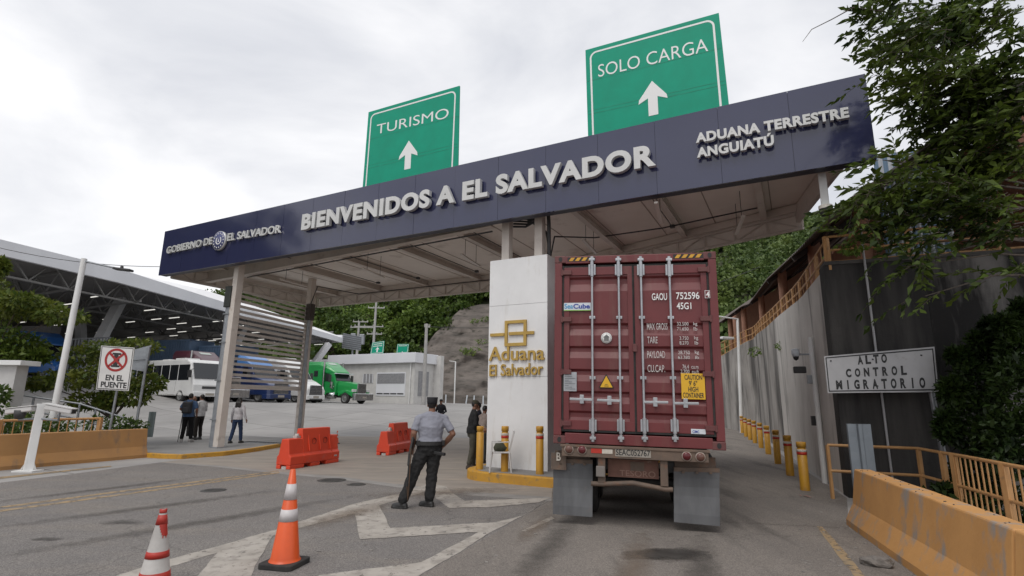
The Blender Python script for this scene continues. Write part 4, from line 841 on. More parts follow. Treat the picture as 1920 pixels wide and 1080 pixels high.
# ------------------------------------------------------------------ left roadside furniture
lr = thing('railing', 'low orange railing behind the faded left barrier', 'railing', (0, 0, 0)); off = nn * -1.0
A = jl0 + off + dd * .9; mb = MB()
mb.tube([A + Vector((0, 0, 1.12)), A + dd * 12 + Vector((0, 0, 1.12))], .035, 6).tube([A + Vector((0, 0, .2)), A + dd * 12 + Vector((0, 0, .2))], .03, 6)
mb.build('rails', rail_m, lr)
for k in range(6): q = A + dd * (k * 2.3); MB().box(q.x - .05, q.x + .05, q.y - .05, q.y + .05, 0, 1.14).build('post', rail_m, lr)
for k in range(60): q = A + dd * (k * .2); MB().tube([q + Vector((0, 0, .2)), q + Vector((0, 0, 1.1))], .013, 5).build('baluster', rail_m, lr)
cpst = thing('camera_post', 'leaning white post with two bullet cameras before the left barrier', 'camera', G(52, 884))
tp = D(78, 757, 13.33) - G(52, 884)
MB().box(-.24, .24, -.17, .17, 0, .03).build('base_plate', white_paint, cpst)
MB().tube([(0, 0, .02), tp], .1, 4, smooth=False, rs=[.125, .115]).build('post', white_paint, cpst, bevel=.01)
mb = MB()
for a in range(4): mb.add([(-.05 + .1 * (a % 2), .02, .03), (0.2 * (1 if a % 2 else -1), 0, .03), (.06 * (1 if a % 2 else -1) + .02, 0, .3)], [(0, 1, 2)])
mb.build('gusset', white_paint, cpst, fix=False)
camw = mat('camera shell', (.58, .57, .56), rough=.45)
for s, (u0, v0, u1, v1) in ((-1, (14, 772, 64, 766)), (1, (88, 763, 138, 772))):
    a, b = D(u0, v0, 13.2) - G(52, 884), D(u1, v1, 13.2) - G(52, 884)
    o = MB().bar(a, b, .17, .12).build('camera_body', camw, cpst, bevel=.025); e = (b - a).normalized()
    MB().bar(a - e * .05 + Vector((0, 0, .08)), b + e * .03 + Vector((0, 0, .07)), .2, .02).build('sun_hood', camw, o)
    far = a if s < 0 else b; MB().bar(far, far + e * (.02 if s > 0 else -.02), .12, .09).build('lens', black, o)
    m_ = (a + b) / 2; MB().tube([tp + Vector((0, 0, -.35)), Vector((m_.x, m_.y, tp.z - .38)), m_], .03, 6).build('bracket', grey_steel, o)
    if s < 0: MB().lathe([(0, -.22), (.09, -.2), (.12, -.1), (.12, 0), (0, 0)], 14, o=m_).build('illuminator', dark_grey, o)
lmp = thing('street_lamp', 'tall leaning white lamp post with long side arm, left roadside', 'street lamp', (D(90, 825, 16.2).x, 16.2, 0)); lq = Vector(lmp.location); tz = D(158, 485, 16.2) - lq; ae = D(240, 505, 16.2) - lq
MB().tube([(0, 0, 0), tz], .1, 12, rs=[.095, .08]).build('pole', white_paint, lmp); MB().tube([tz + Vector((0, 0, -.08)), ae + Vector((-.3, 0, .02))], .028, 8).build('arm', grey_steel, lmp)
MB().bar(ae + Vector((-.42, 0, .02)), ae + Vector((.12, 0, -.04)), .22, .07).lathe([(0, .0), (.05, .02), (.05, .1), (0, .12)], 8, o=ae + Vector((-.2, 0, 0))).build('lamp_head', dark_grey, lmp, bevel=.02)
# no stopping sign
ns = thing('no_stopping_sign', 'white no stopping sign with red crossed circle reading EN EL PUENTE', 'sign', D(203, 800, 16.6) * 1.0); base = Vector(ns.location); base.z = 0; ns.location = base
Q = [D(u, v, 16.5) - base for u, v in ((180, 730), (241, 733), (252, 652), (190, 648))]
def nq(a, b, o_=0.0): return Q[0] * (1 - a) * (1 - b) + Q[1] * a * (1 - b) + Q[2] * a * b + Q[3] * (1 - a) * b + Vector((0, -o_, 0))
f = [nq(*p) for p in ((0, 0), (1, 0), (1, 1), (0, 1))]; bk = [p + Vector((0, .02, 0)) for p in f]
MB().add(f + bk, [(0, 1, 2, 3), (7, 6, 5, 4), (0, 4, 5, 1), (1, 5, 6, 2), (2, 6, 7, 3), (3, 7, 4, 0)]).build('panel', mat('sign white', (.68, .67, .65), (.6, .59, .58), rough=.5, scale=3), ns)
i0 = [(.02, .015), (.98, .015), (.98, .985), (.02, .985)]; i1 = [(.04, .03), (.96, .03), (.96, .97), (.04, .97)]
MB().add([nq(*p, .003) for p in i0] + [nq(*p, .003) for p in i1], [(i, (i + 1) % 4, 4 + (i + 1) % 4, 4 + i) for i in range(4)]).build('border', black_mark, ns, fix=False)
mb = MB(); n = 36; cx, cy, ra, rb = .5, .69, .345, .268
ring = [nq(cx + ra * k_ * math.cos(2 * math.pi * i / n), cy + rb * k_ * math.sin(2 * math.pi * i / n), .006) for k_ in (1, .80) for i in range(n)]
mb.add(ring, [(i, (i + 1) % n, n + (i + 1) % n, n + i) for i in range(n)])
for sg in (1, -1): mb.add([nq(cx + sg * a, cy + b, .007 + .001 * sg) for a, b in ((-.235, .135), (-.19, .175), (.235, -.135), (.19, -.175))], [(0, 1, 2, 3)])
mb.build('red_ring', mat('sign red', (.34, .018, .016), rough=.45), ns, fix=False)
mb = MB()
for a0, a1, b0, b1 in ((-.13, .13, .12, .165), (-.13, .13, -.165, -.12), (-.075, .06, -.12, .12), (-.0, .10, -.03, .03)): mb.add([nq(cx + a, cy + b, .0042) for a, b in ((a0, b0), (a1, b0), (a1, b1), (a0, b1))], [(0, 1, 2, 3)])
mb.build('letter_symbol', black_mark, ns, fix=False)
for w, xa, xb, ya, yb in (('EN EL', .25, .80, .215, .345), ('PUENTE', .13, .92, .055, .185)):
    t = text_mb(w, xa, xb, ya, yb, depth=1, bold=.03); t.v = [tuple(nq(x, z, .004 if y < -.5 else .001)) for x, y, z in t.v]; t.build('lettering', black_mark, ns, fix=False)
MB().tube([(0, .05, 0), (.08, .05, 3.0)], .035, 8).build('post', grey_steel, ns)
bs = thing('sign_back', 'grey back of a road sign on a steel post right of the no stopping sign', 'sign', Vector((D(255, 803, 18).x, 18, 0)))
bo = Vector(bs.location); f = [D(u, v, 18) - bo for u, v in ((247, 693), (274, 697), (284, 647), (253, 655))]; bk = [p + Vector((0, .02, 0)) for p in f]
MB().add(f + bk, [(0, 1, 2, 3), (7, 6, 5, 4), (0, 4, 5, 1), (1, 5, 6, 2), (2, 6, 7, 3), (3, 7, 4, 0)]).build('panel', grey_steel, bs); MB().tube([(0, -.04, 0), D(280, 650, 17.96) - bo], .045, 6).bar(f[0] * .5 + f[3] * .5 + Vector((0, -.03, 0)), f[1] * .5 + f[2] * .5 + Vector((0, -.03, 0)), .03, .06).build('post', grey_steel, bs)
gl = thing('guardrail_end', 'upright dark grey guardrail post at the end of the left barrier', 'guardrail', G(279, 824)); MB().prism([(-.15, 0), (-.05, -.04), (.05, 0), (.15, -.04), (.15, 0), (.05, .05), (-.05, .01), (-.15, .05)], 0, 1.12, plane='xy').build('plate', mat('dark galvanised', (.13, .16, .16), (.1, .12, .12), rough=.5, metal=.4, scale=3), gl)
pr = thing('pipe_railing', 'grey pipe railing sloping across behind the left trees', 'railing', (0, 0, 0)); mb = MB()
top = [D(u, v, Y) for u, v, Y in ((20, 738, 17.2), (150, 757, 17.6), (238, 785, 18))]
for dz in (0, -.45): mb.tube([p + Vector((0, 0, dz)) for p in top], .03, 6)
mb.build('rails', grey_steel, pr)
for k in range(7): t = k / 6 * 2; i = min(1, int(t)); p = top[i].lerp(top[i + 1], t - i); MB().tube([(p.x, p.y, 0), p], .035, 6).build('post', grey_steel, pr)
wp = thing('white_wall', 'white block wall with a flat capping at the left edge', 'wall', D(0, 800, 16)); wo = Vector(wp.location); wz = D(36, 680, 16).z; wp.location.z = 0; x1 = D(37, 700, 16).x - wo.x
MB().box(-3, x1 - .12, 0, .4, 0, wz - .08).build('body', mat('plaster wall', (.55, .54, .53), (.47, .46, .45), rough=.7, scale=2), wp); MB().box(-3, x1 + .1, -.15, .55, wz - .08, wz + .06).build('capping', white_paint, wp, bevel=.01)
# ------------------------------------------------------------------ vehicles in the yard
tyre_m = mat('tyre', (.02, .02, .021), (.045, .043, .04), rough=.85, scale=8)
def paint(key, c, c2=None): return mat(key, c, c2 or tuple(x * .85 for x in c), rough=.3, coat=.4, scale=.8)
def wheel(par, x, y, r=.5, w=.28, name='wheel', rimm=None):
    o = MB().lathe([(r * .62, -w / 2), (r * .93, -w / 2), (r, -w * .3), (r, w * .3), (r * .93, w / 2), (r * .62, w / 2)], 22, o=(x, y, r), axis='y').build(name, tyre_m, par, fix=True)
    s_ = -1 if y < 0 else 1
    MB().lathe([(0, s_ * w * .35), (r * .25, s_ * w * .42), (r * .32, s_ * w * .2), (r * .6, s_ * w * .45), (r * .64, s_ * w * .5), (r * .64, -s_ * w * .3), (0, -s_ * w * .3)], 18, o=(x, y, r), axis='y').build('rim', rimm or mat('rim grey', (.3, .3, .3), (.2, .2, .2), rough=.4, metal=.5), o)
def loft(mb, secs, m=0):                        # list of (x, half width, z0, z1, top half width)
    vs = []
    for x, w, z0, z1, wt in secs: vs += [(x, -w, z0), (x, w, z0), (x, w, (z0 + z1 * 2) / 3), (x, wt, z1), (x, -wt, z1), (x, -w, (z0 + z1 * 2) / 3)]
    n = len(secs); fs = [tuple(range(6)), tuple(range(6 * n - 1, 6 * n - 7, -1))]
    for k in range(n - 1):
        for i in range(6): fs.append((6 * k + i, 6 * k + (i + 1) % 6, 6 * k + 6 + (i + 1) % 6, 6 * k + 6 + i))
    return mb.add(vs, fs, m)
def semi(label, P, rz, body, kind='aero', bumper=None, trailer=None, roof=None, group='parked semi trucks'):
    o = thing('semi_truck', label, 'truck', P, rz, group); bumper = bumper or body; roof = roof or body
    lens = mat('headlight lens', (.55, .55, .54), rough=.1, spec=.8)
    if kind == 'aero':
        h = loft(MB(), [(-.02, 1.0, .55, 1.22, .86), (-.25, 1.14, .52, 1.42, 1.0), (-1.2, 1.2, .6, 1.85, 1.06), (-1.75, 1.22, .6, 2.02, 1.12)]).build('hood', body, o, bevel=.05)
        loft(MB(), [(-1.72, 1.2, .6, 1.98, 1.16), (-1.95, 1.2, .6, 2.1, 1.16), (-2.5, 1.2, .6, 2.95, 1.05), (-3.7, 1.22, .6, 3.0, 1.1)]).build('cab', body, o, bevel=.05)
        loft(MB(), [(-2.42, 1.02, 2.85, 2.98, .95), (-3.1, 1.12, 2.85, 3.55, .9), (-4.0, 1.2, 2.85, 3.98, 1.0), (-5.5, 1.22, 2.85, 4.02, 1.05)]).build('roof_fairing', roof, o, bevel=.08, seg=3)
        MB().box(-5.5, -3.7, -1.22, 1.22, .75, 3.0).build('sleeper', body, o, bevel=.05)
        MB().add([(-1.86, -1.06, 2.06), (-1.86, 1.06, 2.06), (-2.44, .98, 2.88), (-2.44, -.98, 2.88)], [(0, 1, 2, 3)]).build('windscreen', glass, o, fix=False)
        g_ = MB().prism([(-.72, .62), (.72, .62), (.62, 1.5), (-.62, 1.5)], -.06, .03, plane='yz').build('grille', mat('grille dark', (.05, .05, .055), rough=.4), o)
        mb = MB()
        for k in range(6): mb.box(.03, .05, -.68 + .01 * k, .68 - .01 * k, .7 + k * .13, .74 + k * .13)
        mb.box(.03, .05, -.02, .02, .66, 1.46).build('grille_bars', chrome, g_)
        for s in (-1, 1):
            MB().add([(-.10, s * .80, .98), (-.06, s * 1.04, .98), (-.42, s * 1.15, 1.34), (-.22, s * .84, 1.3)], [(0, 1, 2, 3)]).add([(-.08, s * .80, .98), (-.03, s * 1.04, .98), (-.40, s * 1.17, 1.34), (-.2, s * .84, 1.31)], [(0, 1, 2, 3)]).build('headlight', lens, o, fix=False)
        b = loft(MB(), [(.06, .98, .28, .68, .98), (-.2, 1.16, .28, .68, 1.16), (-.7, 1.22, .3, .66, 1.22)]).build('bumper', bumper, o, bevel=.04)
        MB().box(.05, .075, -.3, .3, .42, .6).build('licence_plate', mat('plate ground'), b); MB().box(.04, .07, -.7, .7, .3, .38).build('air_intake', black, b)
        fx = -1.25
    else:
        loft(MB(), [(-.42, .56, .95, 1.78, .5), (-1.4, .66, .95, 1.95, .58), (-2.7, .82, .95, 2.1, .72)]).build('hood', body, o, bevel=.06)
        loft(MB(), [(-2.65, 1.05, .8, 2.0, 1.0), (-2.75, 1.05, .8, 2.1, 1.0), (-3.05, 1.05, .8, 2.8, .98), (-4.3, 1.08, .8, 2.9, 1.0)]).build('cab', body, o, bevel=.05)
        MB().box(-6.6, -4.3, -1.22, 1.22, .85, 3.2).build('sleeper', body, o, bevel=.06)
        loft(MB(), [(-2.9, .9, 2.78, 2.92, .8), (-3.7, 1.05, 2.8, 3.4, .9), (-4.7, 1.2, 2.9, 3.92, 1.0), (-6.6, 1.22, 2.9, 3.95, 1.05)]).build('roof_fairing', roof, o, bevel=.1, seg=3)
        MB().add([(-4.15, -.45, 3.66), (-4.15, .45, 3.66), (-4.55, .45, 3.84), (-4.55, -.45, 3.84)], [(0, 1, 2, 3)]).build('roof_light_panel', mat('pale panel', (.45, .5, .46), rough=.4), o, fix=False)
        MB().add([(-2.69, -.95, 2.12), (-2.69, .95, 2.12), (-3.0, .9, 2.74), (-3.0, -.9, 2.74)], [(0, 1, 2, 3)]).build('windscreen', glass, o, fix=False)
        MB().bar((-2.72, -1.05, 2.78), (-2.72, 1.05, 2.78), .42, .07).build('sun_visor', mat('sticker white'), o)
        g_ = MB().box(-.46, -.36, -.55, .55, .92, 1.86).build('grille', chrome, o, bevel=.02); mb = MB()
        for k in range(11): mb.box(-.355, -.35, -.46, .46, 1.0 + k * .072, 1.04 + k * .072)
        mb.build('grille_slots', black, g_)
        for s in (-1, 1):
            MB().box(-.62, -.40, s * .86 - .22, s * .86 + .22, 1.08, 1.32).build('headlight', lens, o, bevel=.02)
            mb = MB()
            loft(mb, [(-.45, .27, .62, 1.08, .24), (-1.3, .30, 1.05, 1.28, .26), (-2.2, .28, .7, 1.12, .26)]); k0 = len(mb.v) - 18
            for i in range(k0, len(mb.v)): x, y, z = mb.v[i]; mb.v[i] = (x, y + s * .86, z)
            mb.build('fender', body, o, bevel=.02)
            MB().tube([(-4.15, s * 1.2, .9), (-4.15, s * 1.2, 3.9)], .085, 10).build('exhaust_stack', chrome, o)
            MB().lathe([(0, -3.6), (.3, -3.6), (.3, -2.7), (0, -2.7)], 16, o=(0, s * 1.0, .75), axis='x').build('fuel_tank', chrome, o)
            MB().tube([(-3.0, s * 1.08, 1.5), (-3.0, s * 1.25, 1.5), (-3.0, s * 1.25, 2.0)], .16, 10).build('air_cleaner', chrome, o)
        b = MB().box(-.35, 0, -1.2, 1.2, .32, .95).build('bumper', chrome, o, bevel=.05); MB().box(.0, .02, -.25, .25, .5, .66).build('licence_plate', mat('plate ground'), b)
        fx = -1.35
    ys, ye = (-2.3, -3.3) if kind == 'aero' else (-3.1, -4.05)
    for s in (-1, 1):
        MB().prism([(ys - .25, 2.05), (ye, 2.05), (ye, 2.75), (ys - .35, 2.75)] if kind != 'aero' else [(ys - .05, 2.1), (ye, 2.05), (ye, 2.8), (ys - .4, 2.8)], s * (1.215 if kind == 'aero' else 1.075), s * (1.225 if kind == 'aero' else 1.09)).build('side_window', glass, o)
        MB().box(ys - .05, ys + .1, s * 1.42 - .12, s * 1.42 + .12, 1.95, 2.65).tube([(ys, s * 1.1, 2.4), (ys, s * 1.4, 2.4)], .025, 6).build('mirror', dark_grey, o, bevel=.03)
        MB().prism([(-5.0, 2.4), (-4.6, 2.4), (-4.6, 2.85), (-5.0, 2.85)] if kind == 'aero' else [(-5.4, 2.5), (-4.9, 2.5), (-4.9, 3.05), (-5.4, 3.05)], s * 1.225, s * 1.235).build('sleeper_window', glass, o)
        wheel(o, fx, s * 1.02)
        for x in (-7.0, -8.3): wheel(o, x, s * .98, w=.5)
    MB().box(-9.2, -.6, -.45, .45, .55, .85).build('chassis', dark_grey, o)
    if trailer:
        mb = MB(); x0 = -6.9
        mb.box(x0 - 12.2, x0, -1.24, 1.24, 1.25, 4.05)
        for k in range(44): mb.box(x0 - .2 - k * .27, x0 - .07 - k * .27, -1.265, 1.265, 1.4, 3.95)
        t = mb.build('trailer_box', trailer, o); MB().box(x0 - 12, x0 - 2, -.5, .5, .95, 1.25).build('trailer_frame', dark_grey, t)
        for x in (x0 - 10, x0 - 11.3):
            for s in (-1, 1): wheel(o, x, s * .98, w=.5)
    return o
RZ = GATE.yaw
def at_xy(x, y): return (x, y, Zg(x, y))
semi('green long hooded truck with chrome bumper beside the white office', at_xy(-13.5, 50.3), RZ, paint('truck green', (.012, .30, .065)), 'classic', trailer=mat('trailer grey', (.30, .30, .32), (.25, .25, .27), rough=.5))
semi('white truck parked between the green truck and the louvre screen', at_xy(-16.9, 47.2), RZ, paint('truck white', (.70, .70, .69)), trailer=mat('trailer white', (.6, .6, .6), rough=.5))
semi('dark blue truck seen through the louvre screen', at_xy(-18.5, 43.8), RZ, paint('truck navy', (.015, .032, .11)), roof=paint('truck light blue', (.08, .22, .52)), trailer=mat('trailer blue', (.1, .2, .42), rough=.5))
semi('maroon truck with chrome grille and flat bumper beside the white bus', at_xy(-20.7, 41.0), RZ, paint('truck plum', (.10, .035, .075)), 'classic', roof=paint('truck dark plum', (.075, .022, .035)))
q = D(127, 712, 43); semi('bright blue truck half hidden by the left trees', at_xy(q.x, q.y), RZ + R(6), paint('truck sky blue', (.035, .16, .50)), trailer=mat('trailer blue'))
bx, by = -21.3, 38.4; bus = thing('bus', 'white minibus with dark side windows behind the gate column', 'bus', at_xy(bx, by), RZ - R(2)); wb = paint('bus white', (.72, .72, .71))
BP = [(0, .4), (.03, 1.1), (-.12, 1.5), (-.62, 2.55), (-1.0, 2.72), (-6.9, 2.74), (-7.05, 2.6), (-7.05, .45)]
MB().prism(BP, -1.08, 1.08).build('body', wb, bus, bevel=.09, seg=3)
MB().add([(-.07, -.98, 1.5), (-.07, .98, 1.5), (-.54, .93, 2.5), (-.54, -.93, 2.5)], [(0, 1, 2, 3)]).build('windscreen', glass, bus, fix=False)
for s in (-1, 1):
    for xa, xb in ((-1.75, -.55), (-2.75, -1.83), (-3.75, -2.83), (-4.75, -3.83), (-5.75, -4.83), (-6.8, -5.83)):
        MB().prism([(xb - .02, 1.4), (xa, 1.4), (xa - (.25 if xa > -1 else 0), 2.38), (xb - .02, 2.38)], s * 1.083, s * 1.095).build('side_window', glass, bus)
    MB().box(-.1, .0, s * .62, s * 1.0, .85, 1.05).build('headlight', mat('headlight lens'), bus, bevel=.02)
    MB().box(-.25, -.1, s * 1.18, s * 1.38, 1.55, 2.0).tube([(-.3, s * 1.0, 2.1), (-.2, s * 1.28, 2.0)], .02, 6).build('mirror', black, bus, bevel=.02)
    wheel(bus, -1.35, s * .96, .40, .24); wheel(bus, -5.4, s * .94, .40, .26)
MB().box(-2.7, -1.95, -1.11, -1.085, .5, 1.38).build('door', wb, bus, bevel=.01); MB().box(.0, .05, -.5, .5, .86, 1.02).build('grille', dark_grey, bus, bevel=.01); MB().box(-.1, .12, -1.07, 1.07, .38, .68).build('bumper', wb, bus, bevel=.04); MB().box(.12, .13, -.28, .28, .45, .58).build('licence_plate', mat('plate ground'), bus)
bus.scale = (1.1, 1.1, 1.1)
MB().box(-3.4, -2.3, -.5, .5, 2.74, 2.88).box(-5.2, -4.4, -.4, .4, 2.74, 2.85).build('roof_vent', wb, bus, bevel=.03)
text_mb('PEU', -.55, .55, 2.5, 2.62).build('sign_lettering', black_mark, None, fix=False) if False else None
cont_m = mat('container blue', (.06, .10, .165), (.048, .082, .135), rough=.55, scale=2, c3=(.10, .09, .09), scale3=4, ramp3=(.62, .8))
for i, (ua, ub, Y, lb) in enumerate(((272, 352, 46.5, 'blue shipping container parked behind the minibus, left of two'), (360, 440, 46.0, 'blue shipping container behind the gate column, right of two'))):
    a, b = D(ua, 680, Y), D(ub, 680, Y - 1.5); yaw = math.atan2(b.y - a.y, b.x - a.x); Lc = 6.06
    o = thing('shipping_container', lb, 'container', (a.x, a.y, Zg(a.x, a.y)), yaw, 'blue containers on trailers'); mb = MB().box(0, (b - a).length, 0, 2.4, 1.2, 3.95)
    k = 0
    while k * .27 < (b - a).length - .25: mb.box(.08 + k * .27, .2 + k * .27, -.03, 2.4, 1.35, 3.85); k += 1
    mb.box(0, .12, -.04, 2.44, 1.15, 4.0).box((b - a).length - .12, (b - a).length, -.04, 2.44, 1.15, 4.0).box(0, (b - a).length, -.04, 2.44, 3.86, 4.0)
    mb.build('box_body', cont_m, o); MB().box(.2, (b - a).length - .2, .4, 2, .9, 1.2).build('trailer_frame', dark_grey, o)
    for x in (1.0, 2.2, 5.2):
        wheel(o, x, .1 if x < 9 else .1, .48, .4)
# ------------------------------------------------------------------ customs shed on the left
shed = thing('customs_shed', 'huge open customs shed with white roof edge and dark trussed ceiling', 'shed', (0, 0, 0))
e0, e1 = Vector((-30.3, 29.2, 0)), Vector((-23.0, 72.5, 0)); eh = (e1 - e0); el = eh.length; ed = eh / el; en = Vector((-ed.y, ed.x, 0))   # en points into the shed
nseg = 24; topz = [(0, 10.65), (.2, 10.85), (.43, 10.45), (.7, 10.1), (1, 9.75)]; botz = [(0, 9.75), (.2, 9.85), (.43, 9.62), (.7, 9.4), (1, 9.1)]; capz = [(0, .02), (.18, .05), (.43, .85), (.7, .8), (1, .42)]
mb, mbr, mbc = MB(), MB(), MB()
for k in range(nseg):
    t0, t1 = k / nseg, (k + 1) / nseg; a, b = e0.lerp(e1, t0), e0.lerp(e1, t1)
    za, zb, ya, yb = interp(t0, topz), interp(t1, topz), interp(t0, botz), interp(t1, botz)
    mb.hexa([a + Vector((0, 0, ya)), b + Vector((0, 0, yb)), b + en * .3 + Vector((0, 0, yb)), a + en * .3 + Vector((0, 0, ya))], [a + Vector((0, 0, za)), b + Vector((0, 0, zb)), b + en * .3 + Vector((0, 0, zb)), a + en * .3 + Vector((0, 0, za))])
    mbc.hexa([a + en * .05 + Vector((0, 0, za + .003)), b + en * .05 + Vector((0, 0, zb + .003)), b + en * 1.2 + Vector((0, 0, zb + .003)), a + en * 1.2 + Vector((0, 0, za + .003))], [a + en * 1.0 + Vector((0, 0, za + interp(t0, capz))), b + en * 1.0 + Vector((0, 0, zb + interp(t1, capz))), b + en * 1.3 + Vector((0, 0, zb + interp(t1, capz))), a + en * 1.3 + Vector((0, 0, za + interp(t0, capz)))])
    for d0, d1, r0, r1 in ((.3, 22, .0, -.2), (22, 46, -.2, -2.2)):
        q = [a + en * d0 + Vector((0, 0, za - .1 + r0)), b + en * d0 + Vector((0, 0, zb - .1 + r0)), b + en * d1 + Vector((0, 0, zb - .1 + r1)), a + en * d1 + Vector((0, 0, za - .1 + r1))]
        mbr.add(q + [p - Vector((0, 0, .15)) for p in q], [(0, 1, 2, 3), (7, 6, 5, 4)])
mb.bar(e0 + Vector((0, 0, 10.2)), e0 + en * 46 + Vector((0, 0, 9.4)), .3, .9)
mb.bar(e1 + Vector((0, 0, 9.62)), e1 + en * 14 + Vector((0, 0, 9.62)), .3, 1.0)
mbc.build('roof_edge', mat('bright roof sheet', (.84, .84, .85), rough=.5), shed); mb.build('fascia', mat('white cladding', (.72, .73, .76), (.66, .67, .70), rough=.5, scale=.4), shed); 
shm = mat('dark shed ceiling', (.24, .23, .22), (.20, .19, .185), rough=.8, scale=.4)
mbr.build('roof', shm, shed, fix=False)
tm = mat('shed truss grey', (.22, .217, .213), rough=.6); mb = MB()
def tr3(a, b, za, zb, n, r=.07):
    for z in (za, zb): mb.bar(a + Vector((0, 0, z)), b + Vector((0, 0, z)), r * 1.6, r * 1.6)
    for k in range(n):
        p, q = a.lerp(b, k / n), a.lerp(b, (k + 1) / n); m_ = p.lerp(q, .5)
        mb.bar(p + Vector((0, 0, zb)), m_ + Vector((0, 0, za)), r, r); mb.bar(m_ + Vector((0, 0, za)), q + Vector((0, 0, zb)), r, r)
tr3(e0 + en * 1.5, e1 + en * 1.5, 8.9, 10.4, 16, .08); tr3(e0 + en * 9, e1 + en * 9, 8.9, 10.3, 20, .10); tr3(e0 + en * 18, e1 + en * 18, 8.9, 10.3, 18, .10)
for k in range(9):
    p = e0.lerp(e1, (k + .3) / 8.6); GE = Vector((-math.cos(GATE.yaw), -math.sin(GATE.yaw), 0)); tr3(p + GE * .8, p + GE * 30, 9.0, 10.4, 9, .09)
mb.build('trusses', tm, shed)
for (ub, vb, ut, vt, Yb, Yt) in ((186, 640, 236, 546, 45, 47), (152, 640, 150, 560, 52, 52), (583, 690, 616, 645, 66, 68), (420, 690, 470, 590, 58, 60)):
    a, b = D(ub, vb, Yb), D(ut, vt, Yt); a = a + (a - b) * ((a.z - 1.5) / max(.5, (b.z - a.z))) if a.z > 1.6 else a
    MB().bar(a, b, .75, .6).build('column', mat('shed column', (.56, .56, .57), (.5, .5, .51), rough=.6), shed)
bw0, bw1 = e0 + en * 34, e1 + en * 34
MB().hexa([bw0, bw1, bw1 + en * .3, bw0 + en * .3], [p + Vector((0, 0, 9.6)) for p in (bw0, bw1, bw1 + en * .3, bw0 + en * .3)]).build('back_wall', mat('dark shed wall', (.07, .067, .065), rough=.8), shed)  # dark wall added to block the light at the back of the shed
p0 = D(-60, 640, 48); p1 = D(92, 640, 46); MB().hexa([Vector((p0.x, p0.y, 0)), Vector((p1.x, p1.y, 0)), Vector((p1.x, p1.y + 1, 0)), Vector((p0.x, p0.y + 1, 0))], [Vector((p0.x, p0.y, 7.6)), Vector((p1.x, p1.y, 7.6)), Vector((p1.x, p1.y + 1, 7.6)), Vector((p0.x, p0.y + 1, 7.6))]).build('partition_wall', mat('grey partition', (.22, .21, .205), (.18, .175, .17), rough=.8), shed)
fm = MB()
for k in range(14): p = D(120 + k * 6.3, 655, 40); fm.bar((p.x, p.y, 1.5), (p.x, p.y, 5.8 + k * .02), .09, .05)
p, q = D(120, 655, 40), D(204, 655, 40); fm.bar((p.x, p.y, 5.8), (q.x, q.y, 6.0), .06, .1).bar((p.x, p.y, 3.3), (q.x, q.y, 3.3), .06, .1)
ft = thing('slat_fence', 'dark grey slatted fence below the shed column', 'fence', (0, 0, 0)); fm.build('slats', mat('fence grey', (.16, .17, .18), rough=.5), ft)
tube_on = mat('lit tube', (1.0, .97, .9), emit=.6); lrn = random.Random(3); n_l = 0
for j in range(6):
    for i in range(11):
        p = e0 + ed * (2.5 + i * 3.9 + (j % 2) * 1.2) + en * (2.8 + j * 4.2); z = 8.75 - .05 * j + lrn.uniform(-.15, .25); p = p + ed * lrn.uniform(-1.2, 1.2) + en * lrn.uniform(-.8, .8)
        if n_l and lrn.random() < .1: continue
        if n_l == 0:
            L0_ = thing('shed_lamp', 'lit tube lamp hanging among many under the shed ceiling', 'lamp', (p.x, p.y, z), GATE.yaw, 'lit tube lamps under the shed ceiling')
            MB().box(-.75, .75, -.04, .04, 0, .06).build('tube', tube_on, L0_); [MB().tube([(x, 0, .06), (x, 0, 1.5)], .012, 4).build('hanger', tm, L0_) for x in (-.6, .6)]
        else: dup(L0_, (p.x, p.y, z))
        n_l += 1
# ------------------------------------------------------------------ white office, annex, gantry signs, poles
OF = Plane((D(775, 750, 60).x, 60, 0), GATE.yaw); og = 1.05
of = thing('office_building', 'low white office with a wide shuttered window and flat parapet', 'building', OF.o, OF.yaw)
office_w = mat('office wall', (.60, .59, .57), (.50, .49, .475), rough=.7, scale=1)
zt = OF.at(775, 680, 0).z; zp = OF.at(783, 661, 0).z
MB().box(-12.5, 0, 0, 3.6, og - .6, zt).build('wall', office_w, of); MB().box(-13, .35, -.45, 3.9, zt, zp).build('parapet', mat('white cladding'), of, bevel=.03)
MB().box(.0, .9, 3.62, 4.3, og - .5, zp - .1).build('end_fin', office_w, of)
a, b = OF.at(706, 744, 0), OF.at(760, 700, 0); w_ = MB().box(a.x - .1, b.x + .1, -.06, .0, OF.at(733, 742, 0).z, b.z + .12).build('window', mat('white cladding'), of)
mb = MB(); zm = OF.at(735, 719, 0).z
for k in range(28): x = a.x + (b.x - a.x) * k / 28; mb.box(x + .02, x + (b.x - a.x) / 28 - .02, -.10, -.061, zm, b.z)
mb.build('shutter_slats', mat('shutter grey', (.30, .30, .31), (.24, .24, .25), rough=.5), w_)
mb = MB(); zl = OF.at(735, 739.5, 0).z
for k in range(4): x = a.x + (b.x - a.x) * (k + .05) / 4; mb.box(x, x + (b.x - a.x) * .22, -.075, -.061, zl, zl + .14)
mb.build('vent', black, w_)
a, b = OF.at(681, 718, 0), OF.at(700, 701, 0); w_ = MB().box(a.x, b.x, -.05, 0, a.z, b.z).build('window', mat('shutter grey'), of); mb = MB()
for k in range(4): mb.box(a.x + k * (b.x - a.x) / 3 - .04, a.x + k * (b.x - a.x) / 3 + .04, -.08, -.051, a.z, b.z)
mb.build('frame', mat('white cladding'), w_)
MB().box(.0, .05, .7, 2.6, og + 1.0, zt - .9).build('side_window', mat('shutter grey'), of); MB().tube([(-.5, -.12, og), (-.5, -.12, zt)], .06, 8).build('downpipe', white_paint, of)
a0, a1 = D(560, 675, 78), D(702, 680, 72)
